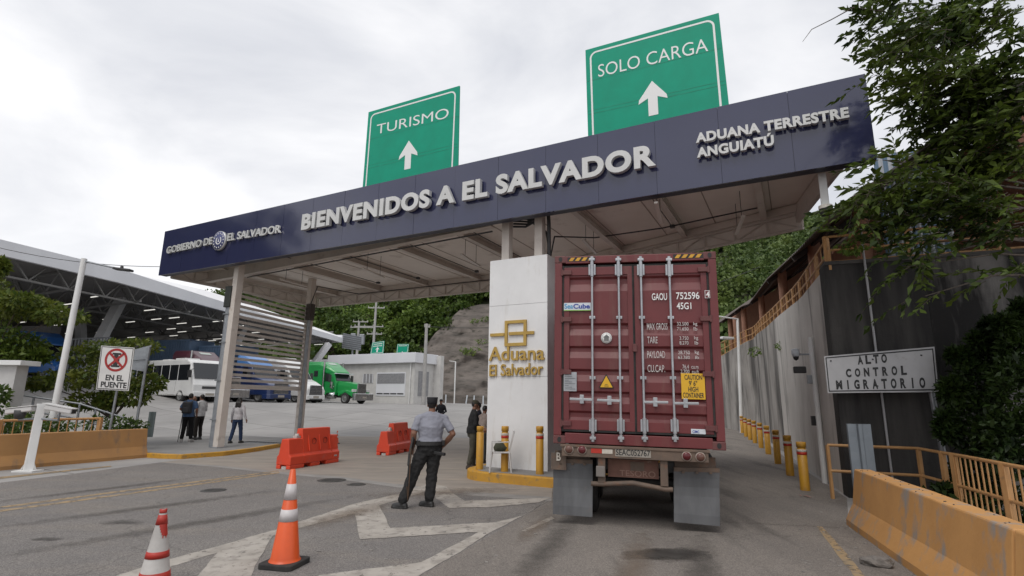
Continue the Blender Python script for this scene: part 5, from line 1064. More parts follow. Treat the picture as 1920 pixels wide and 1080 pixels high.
an = thing('annex_building', 'long white roofed annex behind the green truck', 'building', (a0.x, a0.y, 0), math.atan2(a1.y - a0.y, a1.x - a0.x)); Ln_ = (a1 - a0).length
MB().box(0, Ln_, 0, 8, 4.6, 7.0).build('roof_band', mat('white cladding'), an, bevel=.05); MB().box(.3, Ln_ - .3, .6, 7.5, 1, 4.62).build('wall', mat('dark shed wall'), an)
mb = MB()
for k in range(7): mb.box(.4 + k * Ln_ / 7, .75 + k * Ln_ / 7, .2, .55, 1, 4.6)
mb.build('post_row', white_paint, an)
for (uv, lb, lines) in ((((694, 664), (719, 662), (721, 639), (698, 642)), 'small green sign with two lines and an arrow above the office, left of two', 2), (((743, 663), (765, 661), (767, 645), (745, 645)), 'small green sign with one line above the office, right of two', 1)):
    P = [D(u, v, 74) for u, v in uv]; bo = Vector((P[0].x, 74, 6)); o = thing('road_sign', lb, 'sign', bo); f = [p - bo for p in P]; bk = [p + Vector((0, .06, 0)) for p in f]
    MB().add(f + bk, [(0, 1, 2, 3), (7, 6, 5, 4), (0, 4, 5, 1), (1, 5, 6, 2), (2, 6, 7, 3), (3, 7, 4, 0)]).build('panel', sign_g, o)
    def sq(a, b, e=.02): return f[0] * (1 - a) * (1 - b) + f[1] * a * (1 - b) + f[2] * a * b + f[3] * (1 - a) * b - Vector((0, e, 0))
    mb = MB(); i0 = [(.04, .04), (.96, .04), (.96, .96), (.04, .96)]; i1 = [(.07, .07), (.93, .07), (.93, .93), (.07, .93)]
    mb.add([sq(*p) for p in i0] + [sq(*p) for p in i1], [(i, (i + 1) % 4, 4 + (i + 1) % 4, 4 + i) for i in range(4)])
    for k in range(lines):
        for j in range(7): x = .16 + j * .1; mb.add([sq(*p) for p in ((x, .76 - k * .17), (x + .06, .76 - k * .17), (x + .07, .85 - k * .17), (x + .01, .85 - k * .17))], [(0, 1, 2, 3)])
    y0 = .12 if lines == 2 else -.2
    mb.add([sq(*p) for p in ((.45, y0), (.55, y0), (.55, y0 + .24), (.66, y0 + .22), (.5, y0 + .42), (.34, y0 + .22), (.45, y0 + .24))], [(0, 1, 2, 3, 4, 5, 6)]) if lines == 2 else mb.add([sq(*p) for p in ((.4, .03), (.6, .03), (.5, .2))], [(0, 1, 2)])
    mb.build('marks', white_mark, o, fix=False); MB().bar((f[0].x + .5, .1, -5), (f[3].x + .5, .1, f[3].z - .2), .1, .1).bar((f[1].x - .5, .1, -5), (f[2].x - .5, .1, f[2].z - .2), .1, .1).build('posts', grey_steel, o)
pole_m = mat('concrete pole', (.40, .39, .375), (.32, .31, .30), rough=.8, scale=2)
def upole(label, u, vb, vt, Y, arms, wires=()):
    a, b = D(u[0], vb, Y), D(u[1], vt, Y); a.z = min(a.z, 1.2); o = thing('power_pole', label, 'power pole', a, 0, 'concrete power poles')
    MB().tube([(0, 0, -.3), b - a], .2, 10, rs=[.24, .15]).build('pole', pole_m, o)
    for (v, h0, h1) in arms:
        p, q = D(h0, v, Y) - a, D(h1, v + .5, Y) - a; mb = MB().bar(p, q, .12, .14)
        for t in (.03, .35, .65, .97): c = p.lerp(q, t); mb.lathe([(0, 0), (.05, .02), (.08, .1), (.04, .2), (.05, .28), (0, .3)], 8, o=c)
        mb.build('crossarm', pole_m, o)
    return o, a, b
upole('tall concrete power pole with three crossarms behind the office roof', (699, 706), 664, 560, 78, [(577, 690, 721), (612, 664, 719), (626, 688, 716)])
po, a, b = upole('shorter concrete power pole left of the tall one', (669, 673.5), 668, 602, 80, [(603, 662, 690), (613.5, 657, 700)])
MB().box(-1.0, -.3, -.5, .2, 8.2, 10).box(.3, 1.0, -.5, .2, 8.4, 9.9).build('transformer', grey_steel, po, bevel=.05)
upole('concrete power pole in front of the right office corner', (794, 800), 757, 607, 57, [(612.5, 796, 806)])
sl_ = thing('street_lamp', 'thin white street lamp before the grey cut slope', 'street lamp', at_xy(*D(852, 744, 78)[:2])); h_ = D(852, 678, 78).z - Zg(*D(852, 744, 78)[:2])
MB().tube([(0, 0, 0), (0, 0, h_)], .09, 8).build('pole', white_paint, sl_); MB().bar((0, 0, h_), (-.9, 0, h_ + .1), .1, .08).build('arm', white_paint, sl_)
for i, u in enumerate((799, 816, 836, 874, 889, 906)):
    p = D(u, 744 + (u - 799) * .02, 80); o = MB().tube([(0, 0, 0), (.15 if u == 874 else 0, 0, 1.25)], .09, 8).build('marker_post', mat('sticker white'), None); o.location = at_xy(p.x, p.y); tag(o, 'small white marker post in the row before the cut slope', 'post', 'white marker posts before the cut slope')
bb = thing('billboard_back', 'grey slatted sign back on a post beside the shed roof tip', 'sign', D(660, 655, 74)); f = [D(u, v, 74) - Vector(bb.location) for u, v in ((641, 652), (676, 657), (677, 632), (643, 625))]; bk = [p + Vector((0, .2, 0)) for p in f]
MB().add(f + bk, [(0, 1, 2, 3), (7, 6, 5, 4), (0, 4, 5, 1), (1, 5, 6, 2), (2, 6, 7, 3), (3, 7, 4, 0)]).build('panel', mat('fence grey'), bb); mb = MB()
for k in range(8): t = k / 7; mb.bar(f[0].lerp(f[3], t) - Vector((0, .05, 0)), f[1].lerp(f[2], t) - Vector((0, .05, 0)), .06, .06)
mb.bar((.0, .3, -5), (.0, .3, 1), .2, .2).build('slats', grey_steel, bb)
# ------------------------------------------------------------------ foliage
nrng = np.random.default_rng(5)
def leaf_mat(key, cols, transl=.25):
    c1, c2 = cols; m = mat(key, c1, c2, rough=.5, island=True, ramp=(0, 1), transl=transl, spec=.3, c3=tuple(min(1, x * k) for x, k in zip(c2, (1.25, 1.15, .9))), scale3=.13 if 'f' in key[:1] else .8, ramp3=(.48, .72))
    return m
def mesh_np(name, V, quads, mats, parent=None, smooth=False):
    me = bpy.data.meshes.new(name); nv, nf = len(V), len(quads)
    me.vertices.add(nv); me.vertices.foreach_set('co', np.asarray(V, np.float32).ravel())
    me.loops.add(nf * 4); me.loops.foreach_set('vertex_index', np.asarray(quads, np.int32).ravel())
    me.polygons.add(nf); me.polygons.foreach_set('loop_start', np.arange(0, nf * 4, 4, dtype=np.int32)); me.update(calc_edges=True)
    for q in (mats if isinstance(mats, list) else [mats]): me.materials.append(q)
    o = bpy.data.objects.new(name, me); col.objects.link(o)
    if parent: o.parent = parent
    return o
def unit(a): return a / np.maximum(1e-9, np.linalg.norm(a, axis=1, keepdims=True))
def leaf_quads(C, A, L, W, up=.6):
    """diamond leaves at C along A"""
    n = len(C); A = unit(A); Nn = nrng.normal(size=(n, 3)) * (1 - up); Nn[:, 2] += up + .05
    S = unit(np.cross(A, Nn)); Nn = np.cross(S, A); L = np.broadcast_to(L, (n,))[:, None]; W = np.broadcast_to(W, (n,))[:, None]
    V = np.stack([C, C + A * L * .45 + S * W * .5 + Nn * L * .08, C + A * L - Nn * L * .10, C + A * L * .45 - S * W * .5 + Nn * L * .08], 1).reshape(-1, 3)
    return V, np.arange(4 * n).reshape(n, 4)
def blob_pts(c, r, n, fill=.45):
    d = unit(nrng.normal(size=(n, 3))); rad = fill + (1 - fill) * nrng.random(n) ** .6
    return np.array(c) + d * rad[:, None] * np.array(r), d
def foliage(name, blobs, per, size, m, parent=None, aspect=.5, up=.5, origin=(0, 0, 0), dens=None):
    Vs, Cs = [], []; A_ = []; n = 0
    for c, r in blobs:
        k = int(per * (dens(c, r) if dens else 1)); p, d = blob_pts(c, r, k); Cs.append(p); a = d * .7 + nrng.normal(size=(k, 3)) * .6; a[:, 2] -= .15; A_.append(a)
    C = np.concatenate(Cs) - np.array(origin); A = np.concatenate(A_); L = size * (.65 + .7 * nrng.random(len(C)))
    V, Q = leaf_quads(C, A, L, L * aspect, up); return mesh_np(name, V, Q, m, parent)
# hills
def vtop(u): return interp(u, [(-600, 700), (200, 640), (330, 575), (410, 552), (440, 530), (520, 500), (600, 470), (900, 430), (1300, 425), (1450, 412), (1540, 400), (1640, 392), (2600, 380)])
def ybase(u): return interp(u, [(-600, 120), (600, 96), (770, 100), (830, 104), (1250, 104), (1330, 84), (1400, 76), (2600, 70)])
def ydeep(u): return interp(u, [(-600, 240), (600, 170), (1300, 170), (1400, 190), (2600, 190)])
def hill(u, t):
    Y = ybase(u) + (ydeep(u) - ybase(u)) * t; zt_ = D(u, vtop(u), ydeep(u)).z - 4
    z0 = interp(u, [(700, .8), (790, 8), (850, 19), (1000, 20.5), (1250, 18), (1330, 1)])
    x = D(u, 600, Y).x; z = z0 + (zt_ - z0) * (t ** .85) + 1.5 * mnoise.noise(Vector((x * .04, Y * .04, 3)))
    return Vector((x, Y, z))
us = list(range(-600, 2601, 50)); tsn = 14; mb = MB()
mb.add([hill(u, t / (tsn - 1)) for t in range(tsn) for u in us], [(j * len(us) + i, j * len(us) + i + 1, (j + 1) * len(us) + i + 1, (j + 1) * len(us) + i) for j in range(tsn - 1) for i in range(len(us) - 1)])
k0 = len(mb.v); nb_ = len(us); back = [hill(u, 1) + Vector((0, 120, -30)) for u in us]; last0 = (tsn - 1) * nb_
mb.v += [tuple(p) for p in back]
for i in range(nb_ - 1): mb.f.append((last0 + i, last0 + i + 1, k0 + i + 1, k0 + i)); mb.m.append(0); mb.sm.append(False)
tag(mb.build('hill', mat('hill soil', (.03, .045, .015), (.05, .05, .025), rough=1, scale=.1), fix=False), kind='structure')
# cut slope of grey sprayed concrete
edge = [(690, 742), (720, 705), (760, 672), (795, 652), (818, 622), (838, 606), (852, 590), (866, 578), (900, 571), (960, 568), (1040, 572), (1160, 600), (1260, 680), (1300, 742)]
mb = MB(); cols_ = 90; rows = 40; grid = []
for j in range(rows):
    for i in range(cols_):
        u = 690 + i * 7.0; te = interp(u, edge); v = 747 + (te - 747) * j / (rows - 1); h = (747 - v) / 170.0
        Y = 84 + 17 * h + 1.6 * mnoise.noise(Vector((u * .02, v * .03, 1))) + 1.3 * abs(mnoise.noise(Vector((u * .05, v * .012, 6)))) + 1.0 * mnoise.noise(Vector((u * .06, v * .09, 4))) + .45 * mnoise.noise(Vector((u * .16, v * .2, 8)))
        p = D(u, v, Y); 
        if j == 0: p.z = .2
        grid.append(p)
mb.add(grid, [(j * cols_ + i, j * cols_ + i + 1, (j + 1) * cols_ + i + 1, (j + 1) * cols_ + i) for j in range(rows - 1) for i in range(cols_ - 1)], smooth=True)
tag(mb.build('cut_slope', mat('sprayed slope', (.175, .150, .132), (.085, .074, .066), rough=.95, scale=.5, stretch=(.5, .5, 1.8), ramp=(.32, .68), c3=(.045, .042, .034), scale3=.8, ramp3=(.54, .68), stretch3=(.6, .6, 2.4), bump=1.0, bscale=1.6), fix=False), kind='structure')
# forest
leafA = leaf_mat('forest leaves', ((.030, .062, .013), (.11, .165, .032))); leafB = leaf_mat('bright leaves', ((.06, .12, .018), (.17, .25, .045))); leafC = leaf_mat('far leaves', ((.045, .080, .024), (.13, .185, .055)))
trunk_m = mat('bark', (.11, .085, .065), (.06, .048, .04), rough=.9, scale=4, stretch=(3, 3, .5), bump=.4, bscale=12)
def forest(name, urange, n, rr, per, size, m, seed, t0=0.0, t1=1.0, skip=None):
    rn = random.Random(seed); blobs = []
    for _ in range(n):
        u = rn.uniform(*urange); t = rn.uniform(t0, t1); p = hill(u, t)
        if skip and skip(u, p): continue
        R_ = rn.uniform(*rr)
        for k in range(6):
            a = rn.uniform(0, 6.28); q = rn.uniform(.2, .75) * R_
            blobs.append(((p.x + q * math.cos(a), p.y + q * math.sin(a) * .8, p.z + R_ * rn.uniform(.35, 1.25)), (R_ * rn.uniform(.35, .6),) * 2 + (R_ * rn.uniform(.28, .45),)))
    return tag(foliage(name, blobs, per, size, m, aspect=.75, up=.45), kind='stuff')
forest('forest', (330, 800), 150, (3.2, 5.2), 60, .85, leafA, 1)
forest('forest', (780, 1330), 90, (3, 5), 55, .85, leafA, 2, .02, 1)
forest('forest', (835, 1340), 46, (2.4, 3.6), 60, .7, leafA, 9, 0, .12)
forest('forest', (1320, 1720), 330, (2.6, 4.4), 46, .9, leafC, 3)
fk = [('low leafy tree leaning over the left edge of the cut slope', 770, 92, 664, 2.6), ('small round tree on the upper left corner of the cut slope', 832, 99, 610, 2.4), ('small dark tree on top of the cut slope by the pillar', 866, 103, 574, 2.6), ('broad bright green tree at the top left edge of the cut slope', 735, 108, 628, 5.0), ('leafy green tree behind the two small green signs', 700, 104, 640, 4.6), ('dark green tree above the annex roof', 625, 103, 630, 4.4), ('bright green tree behind the tall power pole', 690, 112, 590, 5.2), ('round bright tree overhanging the cut slope top', 800, 108, 590, 5.0), ('pale green tree right below the canopy truss', 880, 112, 556, 4.0), ('dense green tree between the two power poles', 655, 106, 612, 4.2)]
for i, (lb, u, Y, v, r_) in enumerate(fk):
    c = D(u, v, Y); o = thing('tree', lb, 'tree', (c.x, c.y, c.z - 7), 0, 'trees on the hillside'); rn = random.Random(40 + i); oc = Vector((c.x, c.y, c.z - 7))
    bl_ = [((rn.uniform(-.7, .7) * r_, rn.uniform(-.6, .6) * r_, 7 + rn.uniform(-.5, .5) * r_), (r_ * rn.uniform(.3, .5),) * 2 + (r_ * rn.uniform(.22, .36),)) for _ in range(11)]
    foliage('crown', bl_, 110, .62, leafB if i in (3, 6, 7, 8) else leafA, o, aspect=.7, up=.5)
    mb = MB().tube([(0, 0, -3), (.2, 0, 3), (0, .2, 6.5)], .3, 8, rs=[.4, .3, .15])
    for k in range(4): b_ = bl_[k][0]; mb.tube([(.1, 0, 4), (b_[0] * .6, b_[1] * .6, b_[2] - 1.0), b_], .1, 6, rs=[.16, .1, .04])
    mb.build('trunk', trunk_m, o)
# left roadside almond trees
almond = leaf_mat('almond leaves', ((.028, .07, .012), (.12, .17, .028)), .3); almond2 = leaf_mat('yellowing almond leaves', ((.05, .09, .014), (.15, .175, .03)), .3)
def px_tree(name, label, base, Y, blobs, per, size, m, cat='tree', aspect=.5, up=.55, limbs=True, r0=.1, group=None, depth=1.0):
    o = thing(name, label, cat, base, 0, group); bo = Vector(base); B = []
    for u, v, ru, rv, dy in blobs:
        c = D(u, v, Y + dy) - bo; k = (Y + dy) / F; B.append((tuple(c), (ru * k, ru * k * depth, rv * k)))
    foliage('crown', B, per, size, m, o, aspect=aspect, up=up)
    if limbs:
        mb = MB(); top = Vector((0, 0, min(b[0][2] for b in B) * .7)); mb.tube([(0, 0, -.1), top * .5 + Vector((.05, 0, 0)), top], r0, 8, rs=[r0 * 1.2, r0, r0 * .8])
        for c, r_ in B: c = Vector(c); mb.tube([top * .9, top.lerp(c, .5) + Vector((0, 0, .1)), c], .03, 6, rs=[r0 * .6, r0 * .4, r0 * .12])
        mb.build('trunk', trunk_m, o)
    return o
p = D(-40, 800, 17.4); px_tree('almond_tree', 'layered tree reaching in from the left edge with yellowing branch', (p.x, p.y, 0), 17.2, [(10, 575, 55, 26, 0), (62, 578, 50, 20, .3), (115, 592, 42, 13, .2), (-30, 545, 40, 30, .5), (0, 500, 12, 16, .3), (40, 566, 40, 16, -.3)], 560, .17, almond2, r0=.045, depth=1)
p = D(-30, 800, 17.6); px_tree('almond_tree', 'dark green bushy tree above the white block wall', (p.x, p.y, 0), 17.4, [(0, 640, 60, 30, 0), (40, 648, 40, 22, .3), (70, 668, 20, 10, .1), (10, 668, 50, 18, -.2), (-40, 640, 50, 50, .2)], 640, .17, almond, r0=.045)
p = D(208, 800, 18.6); px_tree('almond_tree', 'green layered almond tree behind the no stopping sign', (p.x, p.y, 0), 18.4, [(150, 668, 36, 16, 0), (205, 655, 45, 14, .5), (262, 650, 36, 12, .6), (120, 712, 48, 17, 0), (180, 705, 40, 22, -.3), (235, 700, 50, 26, .4), (280, 720, 26, 15, .3), (75, 720, 28, 9, 0), (250, 745, 28, 15, .1), (165, 752, 34, 14, .2), (205, 750, 22, 14, 0)], 400, .16, almond2, aspect=.6, r0=.06)
p = D(205, 800, 17.4); px_tree('shrub', 'low dark shrub at the foot of the no stopping sign', (p.x, p.y, 0), 17.4, [(190, 795, 30, 14, 0), (230, 795, 26, 14, .1), (255, 800, 18, 12, .1), (60, 790, 40, 16, 0)], 160, .14, leafA, 'shrub', limbs=False)
p = D(10, 800, 15.5); px_tree('shrub', 'leafy green shrub behind the bullet cameras at the left edge', (p.x, p.y, 0), 15.4, [(8, 785, 40, 22, 0), (40, 795, 34, 16, .2), (100, 800, 30, 12, .2), (-6, 740, 18, 14, 0)], 200, .16, leafA, 'shrub', limbs=False)
# tall trees left of the road, out of the frame, mirrored in the glossy fascia
for i, (x, y, hh) in enumerate(((-37, 20.5, 15), (-44, 25, 18), (-34, 15, 14))):
    rn = random.Random(60 + i); o = thing('tree', ('tall dark tree left of the road, nearest the shed', 'tallest dark tree left of the road, farther back', 'dark tree left of the road, nearest the camera')[i], 'tree', (x, y, 0), 0)
    bl_ = [((rn.uniform(-3, 3), rn.uniform(-3, 3), hh * rn.uniform(.45, 1)), (2.4, 2.4, 2.0)) for _ in range(24)]; foliage('crown', bl_, 260, .7, leafA, o, aspect=.7); MB().tube([(0, 0, -.2), (0, 0, hh * .7)], .3, 8, rs=[.4, .15]).build('trunk', trunk_m, o)
# overhanging tree on the right
def sprays(blobs, n_tw, leafL, seed, origin, bias):
    rn = np.random.default_rng(seed); C, A, tw = [], [], []
    for c, r, cnt in blobs:
        for _ in range(int(n_tw * cnt)):
            d = unit(rn.normal(size=(1, 3)))[0]; s0 = np.array(c) + d * np.array(r) * rn.random() ** .5 * .9
            t = np.array(bias) + rn.normal(size=3) * .45; t /= np.linalg.norm(t); Lw = rn.uniform(.35, .65); side = np.cross(t, [0, 0, 1.0]); side /= max(1e-6, np.linalg.norm(side))
            pts = [s0 + t * Lw * k / 8 + np.array([0, 0, -.12]) * (k / 8) ** 2 * Lw * 2 for k in range(9)]; tw.append((pts[0], pts[4], pts[8]))
            for k in range(1, 9):
                for sg in (1, -1):
                    if rn.random() < .12: continue
                    a = t * .75 + side * sg * .75 + rn.normal(size=3) * .22 + np.array([0, 0, -.22]); C.append(pts[k]); A.append(a)
            C.append(pts[8]); A.append(t)
    C = np.array(C) - np.array(origin); A = np.array(A); L = leafL * (.4 + 1.0 * rn.random(len(C))); return leaf_quads(C, A, L, L * .38, .5), tw
tb = Vector((12.6, 9.2, -2.5)); ot = thing('overhanging_tree', 'dark leafy tree overhanging from the right with drooping sprays', 'tree', tb)
BB = []
for u, v, ru, rv, Y, cnt in ((1660, 22, 60, 20, 7.3, 16), (1720, 70, 70, 40, 7.6, 34), (1695, 95, 22, 18, 7.2, 5), (1755, 140, 40, 22, 7.4, 14), (1820, 40, 110, 60, 8.2, 80), (1800, 170, 110, 70, 8, 85), (1900, 160, 70, 130, 7.6, 70), (1800, 255, 50, 50, 8, 32), (1870, 300, 80, 80, 8, 80), (1655, 300, 24, 7, 7.5, 3), (1700, 312, 46, 8, 7.8, 5), (1620, 365, 34, 10, 7.6, 6), (1680, 345, 46, 16, 7.8, 14), (1740, 370, 60, 34, 8, 34), (1690, 410, 40, 20, 7.9, 14), (1640, 415, 24, 9, 7.8, 3), (1720, 455, 40, 20, 7.8, 8), (1700, 500, 22, 10, 7.7, 3), (1830, 400, 70, 30, 8, 24), (1900, 420, 40, 40, 7.6, 20), (1895, 510, 24, 14, 7.4, 5), (1760, 480, 16, 18, 7.8, 3), (1735, 555, 12, 5, 7.8, 1.5)):
    c = D(u, v, Y); k = Y / F; BB.append((tuple(c), (ru * k, .9, rv * k), cnt * 1.9))
(V, Q), tw = sprays(BB, 1, .15, 11, tb, (-.85, -.1, -.12))
dleaf = leaf_mat('dark spray leaves', ((.012, .028, .006), (.095, .14, .022)), .3)
mesh_np('crown', V, Q, dleaf, ot)
mb = MB(); mb.tube([(0, 0, -.5), (-.3, 0, 3), (-1.2, -.3, 6), (-2.0, -.6, 8.5)], .2, 10, rs=[.34, .28, .2, .12])
root = Vector((-1.0, -.3, 5.5))
for q, (c, r_, cnt) in enumerate(BB):
    c = Vector(c) - tb; st = Vector((-1.0 + rnd.uniform(-.3, .3), .6, max(2.0, min(9, c.z + rnd.uniform(.2, 1.2))))); mb.tube([st, st.lerp(c, .6) + Vector((0, .25, .25)), c], .03, 6, rs=[.035, .018, .006])
for a, b, c in tw: mb.tube([Vector(a) - tb, Vector(b) - tb, Vector(c) - tb], .005, 3, rs=[.006, .004, .002], cap=False)
e_ = [D(u, v, 7.2) - tb for u, v in ((1660, 22), (1600, 14), (1560, 36), (1522, 55), (1505, 78))]; mb.tube(e_, .01, 5, rs=[.012, .010, .008, .006, .003])
mb.build('trunk', trunk_m, ot)
# shrubs in the ravine below the dark wall
dk = leaf_mat('ravine leaves', ((.008, .018, .005), (.030, .055, .011)), .2)
for lb, bl_, Y in (('dark leafy shrub in the ravine right of the control sign', [(1835, 720, 50, 44, 0), (1872, 672, 40, 40, .1), (1826, 800, 54, 50, 0), (1800, 668, 18, 14, .1), (1842, 640, 22, 16, 0), (1786, 735, 22, 22, 0), (1776, 800, 18, 26, 0), (1860, 612, 14, 12, .05)], 9.4), ('large dark shrub at the right edge above the orange fence', [(1915, 668, 44, 48, 0), (1890, 610, 22, 18, 0), (1925, 585, 26, 22, 0), (1915, 740, 60, 70, -.3), (1910, 830, 60, 60, -.4), (1870, 830, 40, 50, -.2)], 9.0), ('low trailing weeds below the fence in the ravine', [(1830, 900, 50, 40, .1), (1790, 950, 60, 40, -.1), (1880, 960, 60, 50, -.4)], 9.4)):
    p = D(bl_[0][0], 940, Y); px_tree('shrub', lb, (p.x, p.y, -2.5), Y, bl_, 900, .13, dk, 'shrub', limbs=False, up=.4, depth=.35, aspect=.42)
for k, (u, v, ru) in enumerate(((1470, 655, 14), (1415, 665, 12), (1600, 470, 20))):
    Y = (19, 26, 10.5)[k]; p = D(u, v, Y); px_tree('weed_tuft', ('green weeds on the wall top below the railing', 'small weeds by the farthest shelter columns', 'leafy weeds over the wall corner')[k], tuple(p), Y, [(u, v - 6, ru, 8, 0)], 90, .12, leafB, 'weeds', limbs=False)
# grass ledges on the cut slope
mb_b = []
for u, v, ru in ((905, 640, 16), (890, 655, 12), (910, 598, 10), (890, 602, 8), (880, 662, 12), (870, 656, 8)):
    Y = 84 + 17 * (747 - v) / 170 - .8; c = D(u, v, Y); mb_b.append((tuple(c), (ru * Y / F, .5, .35)))
tag(foliage('slope_grass', mb_b, 90, .35, leafB, aspect=.4), kind='stuff')
# ------------------------------------------------------------------ cones and water barriers
orange = mat('cone orange', (.72, .10, .018), (.62, .085, .018), rough=.4, scale=3); refl = mat('cone collar', (.60, .57, .57), (.50, .47, .47), rough=.45, scale=5)
red_p = mat('cone red', (.42, .028, .018), (.34, .03, .02), rough=.5, scale=4); wpaint = mat('cone worn white', (.50, .48, .46), (.40, .38, .36), rough=.6, scale=5, c3=(.2, .18, .17), scale3=8, ramp3=(.62, .78), stretch3=(1, 1, .3))
def cone(label, P, h, kind='orange', group='traffic cones'):
    o = thing('traffic_cone', label, 'traffic cone', P, R(-12), group)
    rb, rt = h * (.152 if kind == 'orange' else .20), h * (.028 if kind == 'orange' else .036); z0 = h * .06
    def rr(z): return rb + (rt - rb) * ((z - z0) / (h - z0))
    def band(a, b, e, m, nm): za, zb = z0 + (h - z0) * a, z0 + (h - z0) * b; return MB().lathe([(rr(za) * .6, za), (rr(za) + e, za), (rr(zb) + e, zb), (rr(zb) * .6, zb)], 28).build(nm, m, o)
    MB().prism([(s * x, t * y) for s, t, q in ((1, 1, 0), (-1, 1, 1), (-1, -1, 0), (1, -1, 1)) for x, y in (((rb * 1.32, rb * 1.12), (rb * 1.12, rb * 1.32)) if not q else ((rb * 1.12, rb * 1.32), (rb * 1.32, rb * 1.12)))], 0, z0, plane='xy').build('base', rubber if kind == 'orange' else red_p, o, bevel=.012)
    if kind == 'orange':
        MB().lathe([(rb * 1.1, z0), (rb * 1.02, z0 + .015), (rr(z0 + .03), z0 + .03), (rt, h), (rt * .7, h + .004), (0, h - .02)], 28).build('body', orange, o)
        band(.43, .56, .003, refl, 'white_collar'); band(.665, .84, .003, refl, 'white_collar')
    else:
        MB().lathe([(rb * 1.1, z0), (rr(z0 + .02), z0 + .02), (rr(h * .93), h * .93), (rt * 1.35, h * .935), (rt * 1.15, h * .95), (rt * 1.15, h), (rt * .7, h), (rt * .6, h - .05), (0, h - .05)], 28).build('body', wpaint, o)
        band(.34, .43, .004, red_p, 'red_band'); band(.02, .15, .004, red_p, 'red_band')
        tp_ = band(.79, .925, .004, red_p, 'red_top'); mb = MB()
        n = 10
        for k in range(n):
            a0, a1 = R(-62 + k * 8), R(-62 + (k + 1) * 8); lo = z0 + (h - z0) * (.63 - .02 * math.sin(k * 2) if k > 3 else .76 - .035 * k); hi = z0 + (h - z0) * .80
            mb.add([((rr(z) + .004) * math.cos(a), (rr(z) + .004) * math.sin(a), z) for a, z in ((a0, lo), (a1, lo), (a1, hi), (a0, hi))], [(0, 1, 2, 3)])
        mb.build('red_drip', red_p, tp_, fix=False)
        MB().lathe([(rt * 1.15 + .002, h * .952), (rt * 1.15 + .004, h * .955), (rt * 1.15 + .004, h + .002), (rt * .8, h + .002)], 20).build('red_rim', red_p, tp_)
    return o
cone('tall clean orange cone with two white collars and black base', G(533, 1061), 1.0)
cone('worn red and white striped cone in the bottom left foreground', G(287, 1100), .70, 'red')
p = G(631, 832); cone('small orange cone just right of the nearer red barrier', p, .5)
p = D(822, 744, 79); cone('far orange cone at the foot of the cut slope', at_xy(p.x, p.y), .9)
wred = mat('barrier red plastic', (.72, .070, .026), (.62, .055, .022), rough=.42, scale=1.5, c3=(.45, .11, .08), scale3=2.6, ramp3=(.60, .8), bump=.02)
def water_barrier(label, pa, pb, group='red water barriers'):
    a, b = G(*pa), G(*pb); yaw = math.atan2(b.y - a.y, b.x - a.x); L_ = 1.9; o = thing('water_barrier', label, 'barrier', a, yaw, group)   # local y>0 is the far left side; near face along y=0
    wb, wt, hb, hm, ht = .46, .20, .30, .74, .98; c = wb / 2
    def prof(h2): return [(0, 0), (0, hb), (c - wt / 2 - .06, hb + .10)] , h2
    mb = MB()
    def section(x0, x1, zt_, w2):
        pf = [(0, .10), (0, hb), (.055, hb + .05), (c - w2, zt_), (c + w2, zt_), (wb - .055, hb + .05), (wb, hb), (wb, .10)]
        mb.prism(pf, x0, x1, plane='yz')
    n0, n1 = L_ * .26, L_ * .84
    section(0, n0, hm, .115); section(n0 - .001, n1, ht, .085); section(n1 - .002, L_, hm + .02, .11)
    feet = [(0, .10), (.14, .52), (.86, 1.10), (1.36, 1.5), (1.72, L_)]
    for x0, x1 in ((0, .52), (.76, 1.12), (1.36, L_)): mb.box(x0 + .0005, x1, .004, wb * .30, 0, .101).box(x0 + .0005, x1, wb * .70, wb - .004, 0, .101)
    for x0, x1 in ((.10, .52), (.76, 1.12), (1.36, L_ - .1)): mb.box(x0, x1, wb * .30, wb * .70, .02, .101)
    body = mb.build('body', wred, o, bevel=.02)
    for k, x in enumerate((n0 + .42, n0 + .86)):
        h_ = hb + .34; t = (h_ - hb - .05) / (ht - hb - .05); y_ = .055 + (c - .085 - .055) * t
        MB().lathe([(.085, -.012), (.075, -.016), (.06, .02), (.05, .07), (0, .075)], 22, o=(x, y_, h_), axis='y').build('hole', mat('hole shade red', (.22, .014, .008), rough=.5), body)  # darker red paints the shade inside the recess, so it looks deeper
    mb = MB()
    for x in (n0 + .22, n0 + .64, n0 + 1.04): mb.bar((x, .0 + .035, hb + .1), (x, c - .105, hm + .06), .03, .03)
    mb.build('ribs', wred, body, bevel=.01)
    MB().box(n0 - .16, n0 - .02, c - .06, c + .06, hm - .005, hm + .06).lathe([(.05, 0), (.05, .05), (0, .05)], 12, o=(n0 - .09, c, hm + .06)).build('filler_cap', mat('cone worn white'), o)
    MB().box(-.012, .02, .12, .26, .0, .07).build('plug', mat('cone worn white'), o); MB().box(L_ - .22, L_ - .12, -.008, .0, .18, .22).build('label_plate', mat('cone worn white'), o)
    return o
water_barrier('nearer red plastic water barrier beside the gate column', (543, 881), (628.5, 867.5))
water_barrier('farther red plastic water barrier, left of the guard', (729.5, 854.5), (772, 845.5))
ch = thing('plastic_chair', 'white plastic armchair on the island before the pillar', 'chair', G(938, 884, .206), GATE.yaw + R(-60)); cm = mat('plastic white', (.55, .54, .53), rough=.4)
MB().box(-.22, .22, -.22, .22, .41, .44).build('seat', cm, ch, bevel=.02)
for x in (-.2, .2):
    for y in (-.2, .2): MB().tube([(x * 1.15, y * 1.2, 0), (x, y, .42)], .025, 6, rs=[.02, .03]).build('leg', cm, ch)
    MB().bar((x * 1.12, -.2, .64), (x * 1.12, .2, .66), .05, .025).bar((x * 1.12, -.2, .42), (x * 1.12, -.2, .64), .03, .04).build('arm', cm, ch, bevel=.008)
mb = MB()
